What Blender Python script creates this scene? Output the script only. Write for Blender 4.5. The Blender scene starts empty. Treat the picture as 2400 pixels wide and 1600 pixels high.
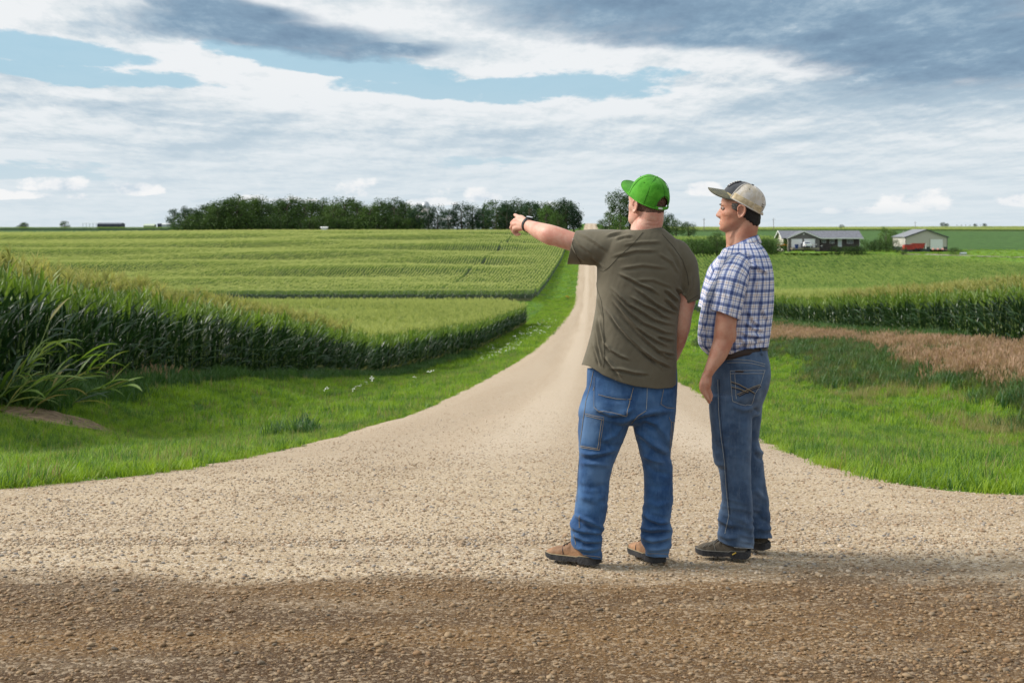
import bpy, bmesh, math, random
import numpy as np
from mathutils import Vector, Matrix, Euler
from mathutils.bvhtree import BVHTree
R = math.radians
rng = np.random.default_rng(7)
random.seed(7)
scene = bpy.context.scene
COL = scene.collection

# ---------------------------------------------------------------- camera
CAM_Z = 1.59
F = 3333.0                      # focal length in photo pixels (50 mm on 36 mm)
HZ = 535.0                      # row of the true horizon in the photo
cam_d = bpy.data.cameras.new("camera")
cam_d.lens = 50.0
cam_d.sensor_width = 36.0
cam_d.shift_y = -265.0 / 2400.0
cam_d.clip_start = 0.1
cam_d.clip_end = 20000.0
cam_d.dof.use_dof = True
cam_d.dof.focus_distance = 6.85
cam_d.dof.aperture_fstop = 8.0
cam = bpy.data.objects.new("camera", cam_d)
cam.location = (0, 0, CAM_Z)
cam.rotation_euler = (R(90), 0, 0)
COL.objects.link(cam)
scene.camera = cam
scene.view_settings.view_transform = 'Standard'
scene.view_settings.look = 'None'
scene.view_settings.gamma = 1.0
scene.view_settings.use_curve_mapping = False
scene.view_settings.exposure = 0.40
scene.cycles.max_bounces = 8
scene.cycles.transparent_max_bounces = 8

# ---------------------------------------------------------------- node helpers
class NT:
    def __init__(self, tree):
        self.t = tree
        self.n = tree.nodes
        self.l = tree.links
    def new(self, typ, **kw):
        nd = self.n.new(typ)
        for k, v in kw.items():
            setattr(nd, k, v)
        return nd
    def put(self, sock, v):
        if isinstance(v, bpy.types.NodeSocket):
            self.l.new(v, sock)
        elif v is not None:
            if hasattr(sock.default_value, '__len__') and not hasattr(v, '__len__'):
                v = (v,) * len(sock.default_value)
            if hasattr(sock.default_value, '__len__') and len(sock.default_value) == 4 and len(v) == 3:
                v = tuple(v) + (1.0,)
            sock.default_value = v
    def m(self, op, a, b=None, c=None, clamp=False):
        nd = self.new('ShaderNodeMath', operation=op, use_clamp=clamp)
        self.put(nd.inputs[0], a)
        if b is not None: self.put(nd.inputs[1], b)
        if c is not None: self.put(nd.inputs[2], c)
        return nd.outputs[0]
    def vm(self, op, a, b=None, s=None):
        nd = self.new('ShaderNodeVectorMath', operation=op)
        self.put(nd.inputs[0], a)
        if b is not None: self.put(nd.inputs[1], b)
        if s is not None: self.put(nd.inputs['Scale'], s)
        return nd.outputs[0]
    def comb(self, x, y, z):
        nd = self.new('ShaderNodeCombineXYZ')
        for i, v in enumerate((x, y, z)): self.put(nd.inputs[i], v)
        return nd.outputs[0]
    def sep(self, v):
        nd = self.new('ShaderNodeSeparateXYZ'); self.put(nd.inputs[0], v)
        return nd.outputs
    def noise(self, vec, scale, detail=3.0, rough=0.55, dist=0.0, out=0):
        nd = self.new('ShaderNodeTexNoise')
        if vec is not None: self.put(nd.inputs['Vector'], vec)
        self.put(nd.inputs['Scale'], scale); self.put(nd.inputs['Detail'], detail)
        self.put(nd.inputs['Roughness'], rough); self.put(nd.inputs['Distortion'], dist)
        return nd.outputs[out]
    def voro(self, vec, scale, feature='F1', out='Distance', rand=1.0):
        nd = self.new('ShaderNodeTexVoronoi', feature=feature)
        if vec is not None: self.put(nd.inputs['Vector'], vec)
        self.put(nd.inputs['Scale'], scale); self.put(nd.inputs['Randomness'], rand)
        return nd.outputs[out]
    def ramp(self, f, stops, interp='LINEAR'):
        nd = self.new('ShaderNodeValToRGB'); cr = nd.color_ramp; cr.interpolation = interp
        while len(cr.elements) > 1: cr.elements.remove(cr.elements[-1])
        for i, (p, c) in enumerate(stops):
            e = cr.elements[0] if i == 0 else cr.elements.new(p)
            e.position = p
            if not hasattr(c, '__len__'): c = (c, c, c)
            e.color = tuple(c) + (1.0,) if len(c) == 3 else c
        self.put(nd.inputs[0], f)
        return nd.outputs[0]
    def mix(self, f, a, b, blend='MIX'):
        nd = self.new('ShaderNodeMix', data_type='RGBA', blend_type=blend)
        self.put(nd.inputs[0], f); self.put(nd.inputs[6], a); self.put(nd.inputs[7], b)
        return nd.outputs[2]
    def sstep(self, x, a, b, lo=0.0, hi=1.0):
        nd = self.new('ShaderNodeMapRange', interpolation_type='SMOOTHSTEP')
        self.put(nd.inputs[0], x)
        self.put(nd.inputs[1], a); self.put(nd.inputs[2], b); self.put(nd.inputs[3], lo); self.put(nd.inputs[4], hi)
        return nd.outputs[0]

# ---------------------------------------------------------------- world: sky with clouds
SUN_DIR = Vector((-0.80, 0.10, 0.62)).normalized()
W = bpy.data.worlds.new("World"); scene.world = W; W.use_nodes = True
nt = NT(W.node_tree); nt.n.clear()
sky = nt.new('ShaderNodeTexSky', sky_type='NISHITA', sun_disc=False)
sky.sun_elevation = math.asin(SUN_DIR.z)
sky.sun_rotation = math.atan2(SUN_DIR.x, SUN_DIR.y)
sky.air_density = 1.2; sky.dust_density = 1.5; sky.ozone_density = 1.5
bg_sky = nt.vm('SCALE', sky.outputs[0], s=0.105)
tc = nt.new('ShaderNodeTexCoord')
dirv = tc.outputs['Generated']
dx, dy, dz = nt.sep(dirv)
az = nt.m('ARCTAN2', dx, dy)
el = nt.m('ARCSINE', dz)
# coordinates on a flat cloud deck overhead, so clouds flatten towards the horizon
zc = nt.m('ADD', nt.m('MAXIMUM', dz, 0.0), 0.075)
PX_ = nt.m('DIVIDE', dx, zc); PY_ = nt.m('MULTIPLY', nt.m('DIVIDE', dy, zc), .52)
deck = nt.comb(PX_, PY_, 0.0)
def dn(scale, off=(0, 0, 0), detail=6, rough=.58, dist=0.0): return nt.noise(nt.vm('ADD', deck, off), scale, detail, rough, dist)
n_big = dn(.45, (3.1, 7.7, 0)); n_mid = dn(1.05, (11.2, 2.3, 0), 9, .64, .15); n_fine = dn(3.6, (5.5, 9.1, 0), 8, .70, .1)
w1 = nt.m('SUBTRACT', n_mid, 0.5); w2 = nt.m('SUBTRACT', dn(1.2, (21.2, 4.3, 0), 6, .6), 0.5)
AZ = nt.m('ADD', az, nt.m('MULTIPLY', w1, 0.14)); EL = nt.m('ADD', el, nt.m('MULTIPLY', w2, 0.035))
def blob(px, py, rx, ry, tilt=0.0, amp=1.0):
    a0 = (px - 1200) / 3333.0; e0 = (535 - py) / 3333.0
    a = nt.m('SUBTRACT', AZ, a0); e = nt.m('SUBTRACT', EL, e0)
    e = nt.m('ADD', e, nt.m('MULTIPLY', a, tilt))
    a = nt.m('DIVIDE', a, rx / 3333.0); e = nt.m('DIVIDE', e, ry / 3333.0)
    d = nt.m('ADD', nt.m('MULTIPLY', a, a), nt.m('MULTIPLY', e, e))
    return nt.m('MULTIPLY', nt.m('MAXIMUM', nt.m('SUBTRACT', 1.0, nt.m('MULTIPLY', d, .5)), 0.0), amp)      # 1 in the middle, .5 at the rim
def union(lst):
    o = lst[0]
    for x in lst[1:]: o = nt.m('MAXIMUM', o, x)
    return o
darkf = union([blob(1820, 20, 680, 125, .03, 1.15), blob(2190, 140, 430, 105, .05, 1.15), blob(1640, 95, 330, 42, .03), blob(2080, 205, 330, 34, .05, .8),
    blob(560, 42, 190, 42, .05), blob(640, 88, 360, 44, .08), blob(890, 122, 220, 24, .02, .95), blob(120, -8, 230, 26, .07, .8)])
greyf = union([blob(330, 262, 380, 36, .05), blob(470, 290, 230, 16, .02), blob(1900, 250, 520, 60, .03), blob(1750, 330, 700, 60, 0, .75), blob(500, 345, 600, 22, 0, .8), blob(1000, 330, 500, 22, 0, .7), blob(250, 90, 240, 20, .05, .8)])
bluef = union([blob(70, 130, 260, 36, .08), blob(250, 186, 250, 22, .05, .95), blob(830, 160, 360, 30, .11), blob(1090, 205, 340, 32, .02), blob(1340, 205, 250, 34, -.02, .85), blob(60, 410, 300, 22, 0, .75), blob(1180, 380, 200, 16, 0, .65)])
# outside the frame, overhead, the same broken deck goes on
ovh = nt.sstep(el, 0.175, 0.26)
bluef = nt.m('MAXIMUM', bluef, nt.m('MULTIPLY', ovh, nt.sstep(dn(.8, (1.7, 31., 0)), .50, .60)))
darkf = nt.m('MAXIMUM', darkf, nt.m('MULTIPLY', ovh, nt.sstep(dn(.8, (41.7, 1., 0)), .52, .64)))
blue_a = nt.sstep(nt.m('ADD', bluef, nt.m('MULTIPLY', nt.m('SUBTRACT', n_fine, .5), 1.1)), .42, .68)
dark_a = nt.sstep(nt.m('ADD', darkf, nt.m('MULTIPLY', nt.m('SUBTRACT', n_mid, .5), .9)), .36, .90)
grey_a = nt.sstep(nt.m('ADD', greyf, nt.m('MULTIPLY', nt.m('SUBTRACT', n_mid, .5), 1.0)), .30, .90)
# relief of the cloud deck: thick parts shade their lee side
emb = nt.m('SUBTRACT', n_mid, dn(1.05, (11.2 - .05, 2.3 - .14, 0), 9, .64, .15))
emf = nt.m('SUBTRACT', n_fine, dn(3.6, (5.5 - .02, 9.1 - .05, 0), 8, .70, .1))
rel = nt.m('ADD', nt.m('MULTIPLY', emb, 2.6), nt.m('MULTIPLY', emf, 1.4))
tone = nt.m('ADD', nt.m('ADD', nt.m('MULTIPLY', nt.m('SUBTRACT', n_mid, .5), 1.15), nt.m('MULTIPLY', nt.m('SUBTRACT', n_big, .5), .8)), nt.m('ADD', rel, .29))
tone = nt.m('ADD', tone, nt.m('MULTIPLY', grey_a, .38))
tone = nt.m('SUBTRACT', tone, union([blob(900, 240, 420, 60, .09, .38), blob(1330, 140, 260, 50, .05, .32), blob(420, 180, 330, 26, .06, .30), blob(1000, 60, 280, 40, .02, .30), blob(60, 60, 260, 40, .02, .25)]))
white_c = nt.ramp(tone, [(0.0, (.84, .865, .885)), (.30, (.715, .77, .805)), (.60, (.56, .65, .72)), (1.0, (.40, .52, .62))])
pale = nt.mix(.80, bg_sky, (.38, .62, .78))
c = nt.mix(nt.m('MULTIPLY', blue_a, .92), white_c, pale)
dkc = nt.ramp(nt.m('ADD', nt.m('MULTIPLY', nt.m('SUBTRACT', n_fine, .5), 1.2), nt.m('ADD', nt.m('MULTIPLY', rel, .7), nt.m('ADD', .42, nt.m('MULTIPLY', w1, 1.0)))), [(0, (.15, .25, .37)), (.45, (.215, .335, .46)), (.75, (.33, .45, .56)), (1., (.52, .61, .69))])
c = nt.mix(nt.m('MULTIPLY', dark_a, .95), c, dkc)
# haze towards the horizon
c = nt.mix(nt.sstep(el, .115, .0, 0, .78), c, (.66, .745, .80))
# small cumulus low over the horizon
cq = nt.comb(az, 0.7, nt.m('MULTIPLY', el, 1.7))
cn = nt.noise(cq, 30.0, 7, .6); cl2 = nt.noise(nt.vm('ADD', cq, (.010, 0, -.016)), 30.0, 7, .6)
def heap(px, py, rx, ry, amp=1.0):
    a = nt.m('DIVIDE', nt.m('SUBTRACT', az, (px - 1200) / 3333.), rx / 3333.); e = nt.m('SUBTRACT', el, (535 - py) / 3333.)
    e = nt.m('DIVIDE', e, nt.mix(nt.m('GREATER_THAN', e, 0.), ry * .45 / 3333., ry * 1.2 / 3333.))
    return nt.m('MULTIPLY', nt.m('MAXIMUM', nt.m('SUBTRACT', 1., nt.m('ADD', nt.m('MULTIPLY', a, a), nt.m('MULTIPLY', e, e))), 0.), amp)
hp_ = union([heap(2130, 490, 120, 42), heap(1960, 498, 170, 16, .9), heap(2330, 480, 130, 22, .9), heap(160, 444, 110, 32), heap(330, 452, 90, 26, .9), heap(80, 466, 260, 18, .9), heap(1640, 452, 70, 26), heap(1640, 500, 400, 20, .6), heap(1130, 466, 60, 32), heap(830, 452, 80, 44, .8), heap(1000, 478, 120, 16, .8), heap(640, 470, 260, 14, .6), heap(1300, 480, 120, 14, .6)])
ca = nt.sstep(nt.m('ADD', hp_, nt.m('MULTIPLY', nt.m('SUBTRACT', cn, .5), 2.8)), .42, .80)
ccol = nt.ramp(nt.m('ADD', .38, nt.m('MULTIPLY', nt.m('SUBTRACT', cl2, cn), 4.0)), [(0., (.93, .925, .92)), (.5, (.84, .86, .88)), (1., (.58, .67, .75))])
c = nt.mix(nt.m('MULTIPLY', ca, nt.sstep(el, .004, .018, .0, .85)), c, ccol)
# below the horizon: plain ground colour
c = nt.mix(nt.sstep(el, -.002, -.03), c, (.20, .26, .16))
bgn = nt.new('ShaderNodeBackground'); nt.put(bgn.inputs[0], c); bgn.inputs[1].default_value = 0.78
wo = nt.new('ShaderNodeOutputWorld'); nt.l.new(bgn.outputs[0], wo.inputs[0])

sun_d = bpy.data.lights.new("sun", 'SUN'); sun_d.energy = 3.7; sun_d.angle = R(24); sun_d.color = (1.0, .955, .88)
sun = bpy.data.objects.new("sun", sun_d); COL.objects.link(sun)
sun.rotation_euler = (-SUN_DIR).to_track_quat('-Z', 'Y').to_euler()

# ---------------------------------------------------------------- object helpers
def tag(o, label=None, cat=None, group=None, kind=None):
    if label: o['label'] = label
    if cat: o['category'] = cat
    if group: o['group'] = group
    if kind: o['kind'] = kind
    return o
def mesh_np(name, verts, faces, mats=(), smooth=False, midx=None, uv=None):
    me = bpy.data.meshes.new(name)
    v = np.asarray(verts, dtype=np.float32)
    if isinstance(faces, np.ndarray):
        nf, k = faces.shape
        me.vertices.add(len(v)); me.vertices.foreach_set('co', v.ravel())
        me.loops.add(nf * k); me.loops.foreach_set('vertex_index', faces.astype(np.int32).ravel())
        me.polygons.add(nf)
        me.polygons.foreach_set('loop_start', np.arange(0, nf * k, k, dtype=np.int32))
        me.polygons.foreach_set('loop_total', np.full(nf, k, dtype=np.int32))
        me.update(calc_edges=True)
    else:
        me.from_pydata([tuple(map(float, p)) for p in v], [], [tuple(int(i) for i in f) for f in faces]); me.update()
    for m in mats: me.materials.append(m)
    if midx is not None: me.polygons.foreach_set('material_index', np.asarray(midx, dtype=np.int32))
    if smooth: me.polygons.foreach_set('use_smooth', np.ones(len(me.polygons), dtype=bool))
    if uv is not None:
        l = me.uv_layers.new(name='uv')
        idx = np.zeros(len(me.loops), dtype=np.int32); me.loops.foreach_get('vertex_index', idx)
        l.data.foreach_set('uv', np.asarray(uv, dtype=np.float32)[idx].ravel())
    me.validate()
    return me
def obj(name, me, parent=None, loc=None, rot=None):
    o = bpy.data.objects.new(name, me); COL.objects.link(o)
    if parent is not None: o.parent = parent
    if loc is not None: o.location = loc
    if rot is not None: o.rotation_euler = rot
    return o
def empty(name, loc=(0, 0, 0), rz=0.0):
    o = bpy.data.objects.new(name, None); o.empty_display_size = .2; COL.objects.link(o)
    o.location = loc; o.rotation_euler = (0, 0, rz)
    return o
class MB:
    """collects faces for ONE mesh"""
    def __init__(self): self.v = []; self.f = []; self.mi = []
    def add(self, vs, fs, mi=0):
        b = len(self.v); self.v += [tuple(p) for p in vs]
        self.f += [tuple(i + b for i in f) for f in fs]; self.mi += [mi] * len(fs)
        return self
    def box(self, x0, x1, y0, y1, z0, z1, mi=0):
        vs = [(x0, y0, z0), (x1, y0, z0), (x1, y1, z0), (x0, y1, z0), (x0, y0, z1), (x1, y0, z1), (x1, y1, z1), (x0, y1, z1)]
        return self.add(vs, [(3, 2, 1, 0), (4, 5, 6, 7), (0, 1, 5, 4), (1, 2, 6, 5), (2, 3, 7, 6), (3, 0, 4, 7)], mi)
    def tube(self, pts, rads, n=8, mi=0, cap=True):
        pts = [Vector(p) for p in pts]
        if not hasattr(rads, '__len__'): rads = [rads] * len(pts)
        rings = []; up = Vector((0, 0, 1))
        for i, p in enumerate(pts):
            t = (pts[min(i + 1, len(pts) - 1)] - pts[max(i - 1, 0)]).normalized()
            a = t.cross(up)
            if a.length < 1e-3: a = t.cross(Vector((0, 1, 0)))
            a.normalize(); b = t.cross(a).normalized(); up = a.cross(t)
            rings.append([p + (a * math.cos(2 * math.pi * k / n) + b * math.sin(2 * math.pi * k / n)) * rads[i] for k in range(n)])
        vs = [q for r_ in rings for q in r_]; fs = []
        for i in range(len(pts) - 1):
            for k in range(n):
                a0 = i * n + k; a1 = i * n + (k + 1) % n
                fs.append((a0, a0 + n, a1 + n, a1))
        if cap:
            fs.append(tuple(range(n))); fs.append(tuple(reversed([(len(pts) - 1) * n + k for k in range(n)])))
        return self.add(vs, fs, mi)
    def build(self, name, mats, parent=None, smooth=False, loc=None, rot=None):
        if not isinstance(mats, (list, tuple)): mats = [mats]
        me = mesh_np(name, self.v, self.f, mats, smooth, self.mi)
        return obj(name, me, parent, loc, rot)
def copy_tree(o, parent=None):
    c = o.copy(); COL.objects.link(c)
    if parent is not None: c.parent = parent
    for ch in list(o.children): copy_tree(ch, c)
    return c

def mat_basic(name, col, rough=.6, spec=.4, metal=0.0, var=.0, scale=5.0, bump=0.0, bscale=40.0, sheen=0.0):
    m = bpy.data.materials.new(name); m.use_nodes = True
    n = NT(m.node_tree); b = n.n['Principled BSDF']
    b.inputs['Roughness'].default_value = rough; b.inputs['Specular IOR Level'].default_value = spec
    b.inputs['Metallic'].default_value = metal
    if sheen: b.inputs['Sheen Weight'].default_value = sheen
    tcn = n.new('ShaderNodeTexCoord').outputs['Object']
    if var > 0:
        f = n.noise(tcn, scale, 4, .6)
        cc_ = n.mix(n.sstep(f, .3, .7), tuple(x * (1 - var) for x in col), tuple(min(1, x * (1 + var)) for x in col))
        n.put(b.inputs['Base Color'], cc_)
    else:
        n.put(b.inputs['Base Color'], col)
    if bump > 0:
        bp = n.new('ShaderNodeBump'); bp.inputs['Strength'].default_value = bump; bp.inputs['Distance'].default_value = .01
        n.put(bp.inputs['Height'], n.noise(tcn, bscale, 4, .6)); n.l.new(bp.outputs[0], b.inputs['Normal'])
    return m
def leaf_mat(name, c1, c2, trans=.35, rough=.45, tcol=None, spec=.35, pos_scale=.12, c3=None):
    """leaf material: random tone per plant plus slow drift over the ground, light passes through"""
    m = bpy.data.materials.new(name); m.use_nodes = True
    n = NT(m.node_tree); b = n.n['Principled BSDF']; out = n.n['Material Output']
    oi = n.new('ShaderNodeObjectInfo').outputs['Random']
    geo = n.new('ShaderNodeNewGeometry')
    f = n.m('ADD', n.m('MULTIPLY', oi, .55), n.m('MULTIPLY', n.noise(geo.outputs['Position'], pos_scale, 3, .6), .9))
    col = n.mix(n.sstep(f, .35, 1.0), c1, c2)
    if c3: col = n.mix(n.sstep(n.noise(geo.outputs['Position'], pos_scale * 2.7, 4, .65), .56, .72, 0, .75), col, c3)
    n.put(b.inputs['Base Color'], col); b.inputs['Roughness'].default_value = rough
    b.inputs['Specular IOR Level'].default_value = spec
    tr = n.new('ShaderNodeBsdfTranslucent')
    n.put(tr.inputs[0], n.mix(1.0, col, tcol or (1.3, 1.35, .7), 'MULTIPLY'))
    mx = n.new('ShaderNodeMixShader'); mx.inputs[0].default_value = trans
    n.l.new(b.outputs[0], mx.inputs[1]); n.l.new(tr.outputs[0], mx.inputs[2]); n.l.new(mx.outputs[0], out.inputs[0])
    return m

def scatter(name, pts, rot, scl, idx, meshes, label=None):
    """ONE 'stuff' object: geometry-nodes instances of small meshes on the given points"""
    me = bpy.data.meshes.new(name)
    pts = np.asarray(pts, dtype=np.float32)
    me.vertices.add(len(pts)); me.vertices.foreach_set('co', pts.ravel())
    a = me.attributes.new('rot', 'FLOAT_VECTOR', 'POINT'); a.data.foreach_set('vector', np.asarray(rot, dtype=np.float32).ravel())
    scl = np.asarray(scl, dtype=np.float32)
    if scl.ndim == 1: scl = np.repeat(scl[:, None], 3, 1)
    a = me.attributes.new('scl', 'FLOAT_VECTOR', 'POINT'); a.data.foreach_set('vector', scl.ravel())
    a = me.attributes.new('idx', 'INT', 'POINT'); a.data.foreach_set('value', np.asarray(idx, dtype=np.int32))
    me.update()
    o = obj(name, me)
    g = bpy.data.node_groups.new(name + '_nodes', 'GeometryNodeTree')
    g.interface.new_socket('Geometry', in_out='INPUT', socket_type='NodeSocketGeometry')
    g.interface.new_socket('Geometry', in_out='OUTPUT', socket_type='NodeSocketGeometry')
    gi = g.nodes.new('NodeGroupInput'); go = g.nodes.new('NodeGroupOutput')
    iop = g.nodes.new('GeometryNodeInstanceOnPoints'); iop.inputs['Pick Instance'].default_value = True
    g.links.new(gi.outputs[0], iop.inputs['Points'])
    g2i = g.nodes.new('GeometryNodeGeometryToInstance')
    for mm in reversed(meshes):
        t = bpy.data.objects.new('template', mm)
        oi = g.nodes.new('GeometryNodeObjectInfo'); oi.inputs['Object'].default_value = t
        g.links.new(oi.outputs['Geometry'], g2i.inputs[0])
    g.links.new(g2i.outputs[0], iop.inputs['Instance'])
    def at(nm, dt):
        x = g.nodes.new('GeometryNodeInputNamedAttribute'); x.data_type = dt; x.inputs['Name'].default_value = nm
        return x.outputs['Attribute']
    g.links.new(at('idx', 'INT'), iop.inputs['Instance Index'])
    e2r = g.nodes.new('FunctionNodeEulerToRotation'); g.links.new(at('rot', 'FLOAT_VECTOR'), e2r.inputs[0])
    g.links.new(e2r.outputs[0], iop.inputs['Rotation'])
    g.links.new(at('scl', 'FLOAT_VECTOR'), iop.inputs['Scale'])
    g.links.new(iop.outputs[0], go.inputs[0])
    md = o.modifiers.new('scatter', 'NODES'); md.node_group = g
    tag(o, label, kind='stuff')
    return o
# ================================================================ terrain
SK = 185.0 / F                                   # the road runs slightly right of the view axis
KV = np.array([-80, 0, 7, 10, 13, 17, 24, 32, 42, 53, 65, 85, 108, 123, 150, 180, 230, 285, 330, 390, 400, 480, 540, 570, 620, 700, 778, 850, 1000, 1500, 3000, 9000.])
ZR = np.array([0, 0, 0, -.2, -.6, -1.1, -1.85, -2.55, -3.3, -4.1, -4.95, -6.3, -7.6, -8.3, -9.4, -10.4, -12, -13.4, -11.6, -7.8, -7.3, -3.8, -1.6, -.8, .5, 2.2, 3.9, 4.4, 3.2, 0, 0, 0.])
ZL = np.array([0, 0, 0, -.15, -.45, -.8, -1.4, -2.05, -2.85, -4.0, -5.2, -7.3, -8.5, -8.9, -9.5, -10.1, -12.2, -13.5, -12.0, -8.7, -8.2, -4.2, -2.0, -1.2, -.9, -1.6, -2.0, -2.0, -1.5, .5, 1.0, 0.])
ZT = np.array([0, 0, 0, -.2, -.45, -.8, -1.3, -1.8, -2.4, -3.0, -3.7, -4.9, -6.1, -6.8, -7.7, -9.2, -10.4, -8.9, -6.0, -3.15, -3.1, -2.6, -2.2, -2.0, -1.7, -1.2, -.75, -.3, 1.6, 0, 0, 0.])
_vv = np.concatenate([np.arange(-80, 200, .5), np.arange(200, 9001, 4.)])
def _smooth(zk):
    z = np.interp(_vv, KV, zk)
    n1 = int(280 / .5)
    k = np.hanning(13); k /= k.sum(); a = np.convolve(np.pad(z[:n1], 6, 'edge'), k, 'valid')
    k2 = np.hanning(13); k2 /= k2.sum(); b = np.convolve(np.pad(z[n1:], 6, 'edge'), k2, 'valid')
    z2 = np.concatenate([a, b])
    z2[n1 - 8:n1 + 8] = np.interp(_vv[n1 - 8:n1 + 8], [_vv[n1 - 9], _vv[n1 + 8]], [z2[n1 - 9], z2[n1 + 8]])
    return z2
_zr, _zl, _zt = _smooth(ZR), _smooth(ZL), _smooth(ZT)
def sst(x, a, b):
    t = np.clip((x - a) / (b - a), 0, 1); return t * t * (3 - 2 * t)
def H(x, y):
    x = np.asarray(x, float); y = np.asarray(y, float)
    u = x - SK * y
    zr = np.interp(y, _vv, _zr); zl = np.interp(y, _vv, _zl); zt = np.interp(y, _vv, _zt)
    wl = sst(-u, 5.0, 11.5); wr = sst(u, 4.5, 15.0)
    z = zr * (1 - wl - wr) + zl * wl + zt * wr
    n = sst(y, 11, 24)
    z = z - .42 * n * np.exp(-((u + 8.2) / 1.9) ** 2) - .55 * n * np.exp(-((u - 8.5) / 2.2) ** 2)
    z = z - .10 * sst(np.abs(u), 3.6, 4.6) * n
    z = z + .05 * sst(y, 9, 14) * sst(np.abs(u), 4.5, 7) * (np.sin(x * 1.3 + y * .7) + np.sin(x * .6 - y * 1.1 + 1))
    # terraces of the far left field
    e = sst(y, 292, 330) * sst(y, 560, 525) * sst(-u, 10, 30)
    z = z + e * (.62 * np.sin(2 * np.pi * (y + .16 * u + 9 * np.sin(u / 55.)) / 47.) + .38 * np.sin(2 * np.pi * (y - .1 * u + 7 * np.sin(u / 31.)) / 29.))
    e1 = sst(y, 60, 90) * sst(y, 178, 150) * sst(-u, 14, 24)
    z = z + e1 * .25 * np.sin(2 * np.pi * (y + 4 * np.sin(u / 20.)) / 38.)
    e2 = sst(y, 350, 420) * sst(y, 1400, 700) * sst(u, 12, 30)
    z = z + e2 * .35 * np.sin(y / 37. + x / 60.)
    # the left crest falls away to the far left
    z = z - sst(-u, 120, 240) * sst(y, 380, 540) * sst(y, 1100, 700) * 1.0
    return z
def cast(px, py, dmax=2500.):
    """where the line of sight through a photo pixel meets the terrain"""
    d = np.concatenate([np.arange(2.5, 60, .05), np.arange(60, 400, .5), np.arange(400, dmax, 2.)])
    X = (px - 1200) / F * d; Z = CAM_Z - (py - HZ) / F * d
    h = H(X, d); k = np.argmax(h >= Z)
    return X[k], d[k], h[k]
# road edges, read along the verge
def edge(pts):
    P = [cast(px * 1.0204, py * 1.0204) for px, py in pts]
    return np.array([[p[0], p[1]] for p in P])
EL_ = edge([(0, 1131), (150, 1112), (320, 1094), (480, 1067), (640, 1035), (800, 993), (950, 950), (1070, 895), (1140, 858), (1200, 822), (1250, 783), (1290, 735)])
ER_ = edge([(2352, 1140), (2200, 1131), (2060, 1112), (1950, 1085), (1850, 1050), (1750, 1008), (1690, 965), (1640, 925), (1600, 898), (1560, 878)])
print('left edge', np.round(EL_, 2).tolist()); print('right edge', np.round(ER_, 2).tolist())
_evL = np.concatenate([[8.0], EL_[:-1, 1], [200, 300, 2000.]]); _euL = np.concatenate([[-60.], EL_[:-1, 0] - SK * EL_[:-1, 1], [-3.7, -3.3, -3.2]])
_evR = np.concatenate([[8.0], ER_[:, 1], [80, 2000.]]); _euR = np.concatenate([[60.], ER_[:, 0] - SK * ER_[:, 1], [3.3, 3.2]])
_o = np.argsort(_evL); _evL = _evL[_o]; _euL = _euL[_o]
_o = np.argsort(_evR); _evR = _evR[_o]; _euR = _euR[_o]
def uL(v): return np.interp(v, _evL, _euL)
def uR(v): return np.interp(v, _evR, _euR)
# corn edge lines
def cL(v): return np.interp(v, [20, 28, 42, 53, 85, 108, 123, 180, 284, 290, 400, 540], [-11.4, -11.6, -12.7, -12.3, -13, -11.8, -9.9, -8.4, -8.4, -11.6, -8.6, -7.5])
def cR(v): return np.full_like(np.asarray(v, float), 16.5)

def vline():
    return np.concatenate([np.arange(-12, 8, .5), np.arange(8, 34, .25), np.arange(34, 90, .6), np.arange(90, 300, 2.), np.arange(300, 620, 3.), np.arange(620, 1200, 12.), np.arange(1200, 3000, 60.), np.arange(3000, 9001, 400.)])
ul = np.concatenate([-np.array([5000, 3000, 2000, 1300, 900, 650, 500]), -np.arange(420, 60, -12.), -np.arange(60, 20, -2.), np.arange(-20, 24, .45), np.arange(24, 70, 2.5), np.arange(70, 420, 12.), [500, 650, 900, 1300, 2000, 3000, 5000]])
vl = vline()
U, V = np.meshgrid(ul, vl)
X = U + SK * V; Zg = H(X, V)
nv, nu = U.shape
verts = np.stack([X, V, Zg], -1).reshape(-1, 3)
i = np.arange(nv - 1)[:, None] * nu + np.arange(nu - 1)[None]
faces = np.stack([i, i + 1, i + nu + 1, i + nu], -1).reshape(-1, 4)
# what grows where (crop colour of the ground sheet)
uu = U.ravel(); vv_ = V.ravel(); xx = X.ravel()
G_GRASS = np.array([.085, .175, .03]); G_SOIL = np.array([.045, .055, .022]); G_SOY = np.array([.062, .128, .036]); G_LAWN = np.array([.15, .26, .05]); G_FAR = np.array([.055, .11, .035])
colr = np.tile(G_GRASS, (len(uu), 1))
def setc(mask, c):
    colr[mask] = c
pxs = xx / np.maximum(vv_, 1) * F + 1200
f1 = (uu < cL(vv_) - .6) & (vv_ > 24) & (vv_ < 181); f2 = (uu < cL(vv_) - .6) & (vv_ > 290) & (vv_ < 575)
f3 = (uu > 16.8) & (vv_ > 50) & (vv_ < 150); f4 = (uu > 13) & (vv_ > 172) & (vv_ < 322)
for m_ in (f1, f2, f3, f4): setc(m_, G_SOIL)
setc((vv_ > 322) & (vv_ < 372) & (uu > 13), G_LAWN)
setc((vv_ >= 372) & (uu > 10), G_SOY)
setc((vv_ > 575) & (uu < -10), G_FAR)
setc((vv_ > 862) & (uu > 10), np.array([.14, .20, .06]))
setc((vv_ > 1500), np.array([.05, .10, .04]))
me = mesh_np('ground', verts, faces, smooth=True)
ca = me.color_attributes.new('crop', 'FLOAT_COLOR', 'POINT')
ca.data.foreach_set('color', np.concatenate([colr, np.ones((len(colr), 1))], 1).astype(np.float32).ravel())
m = bpy.data.materials.new('ground_cover'); m.use_nodes = True
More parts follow.
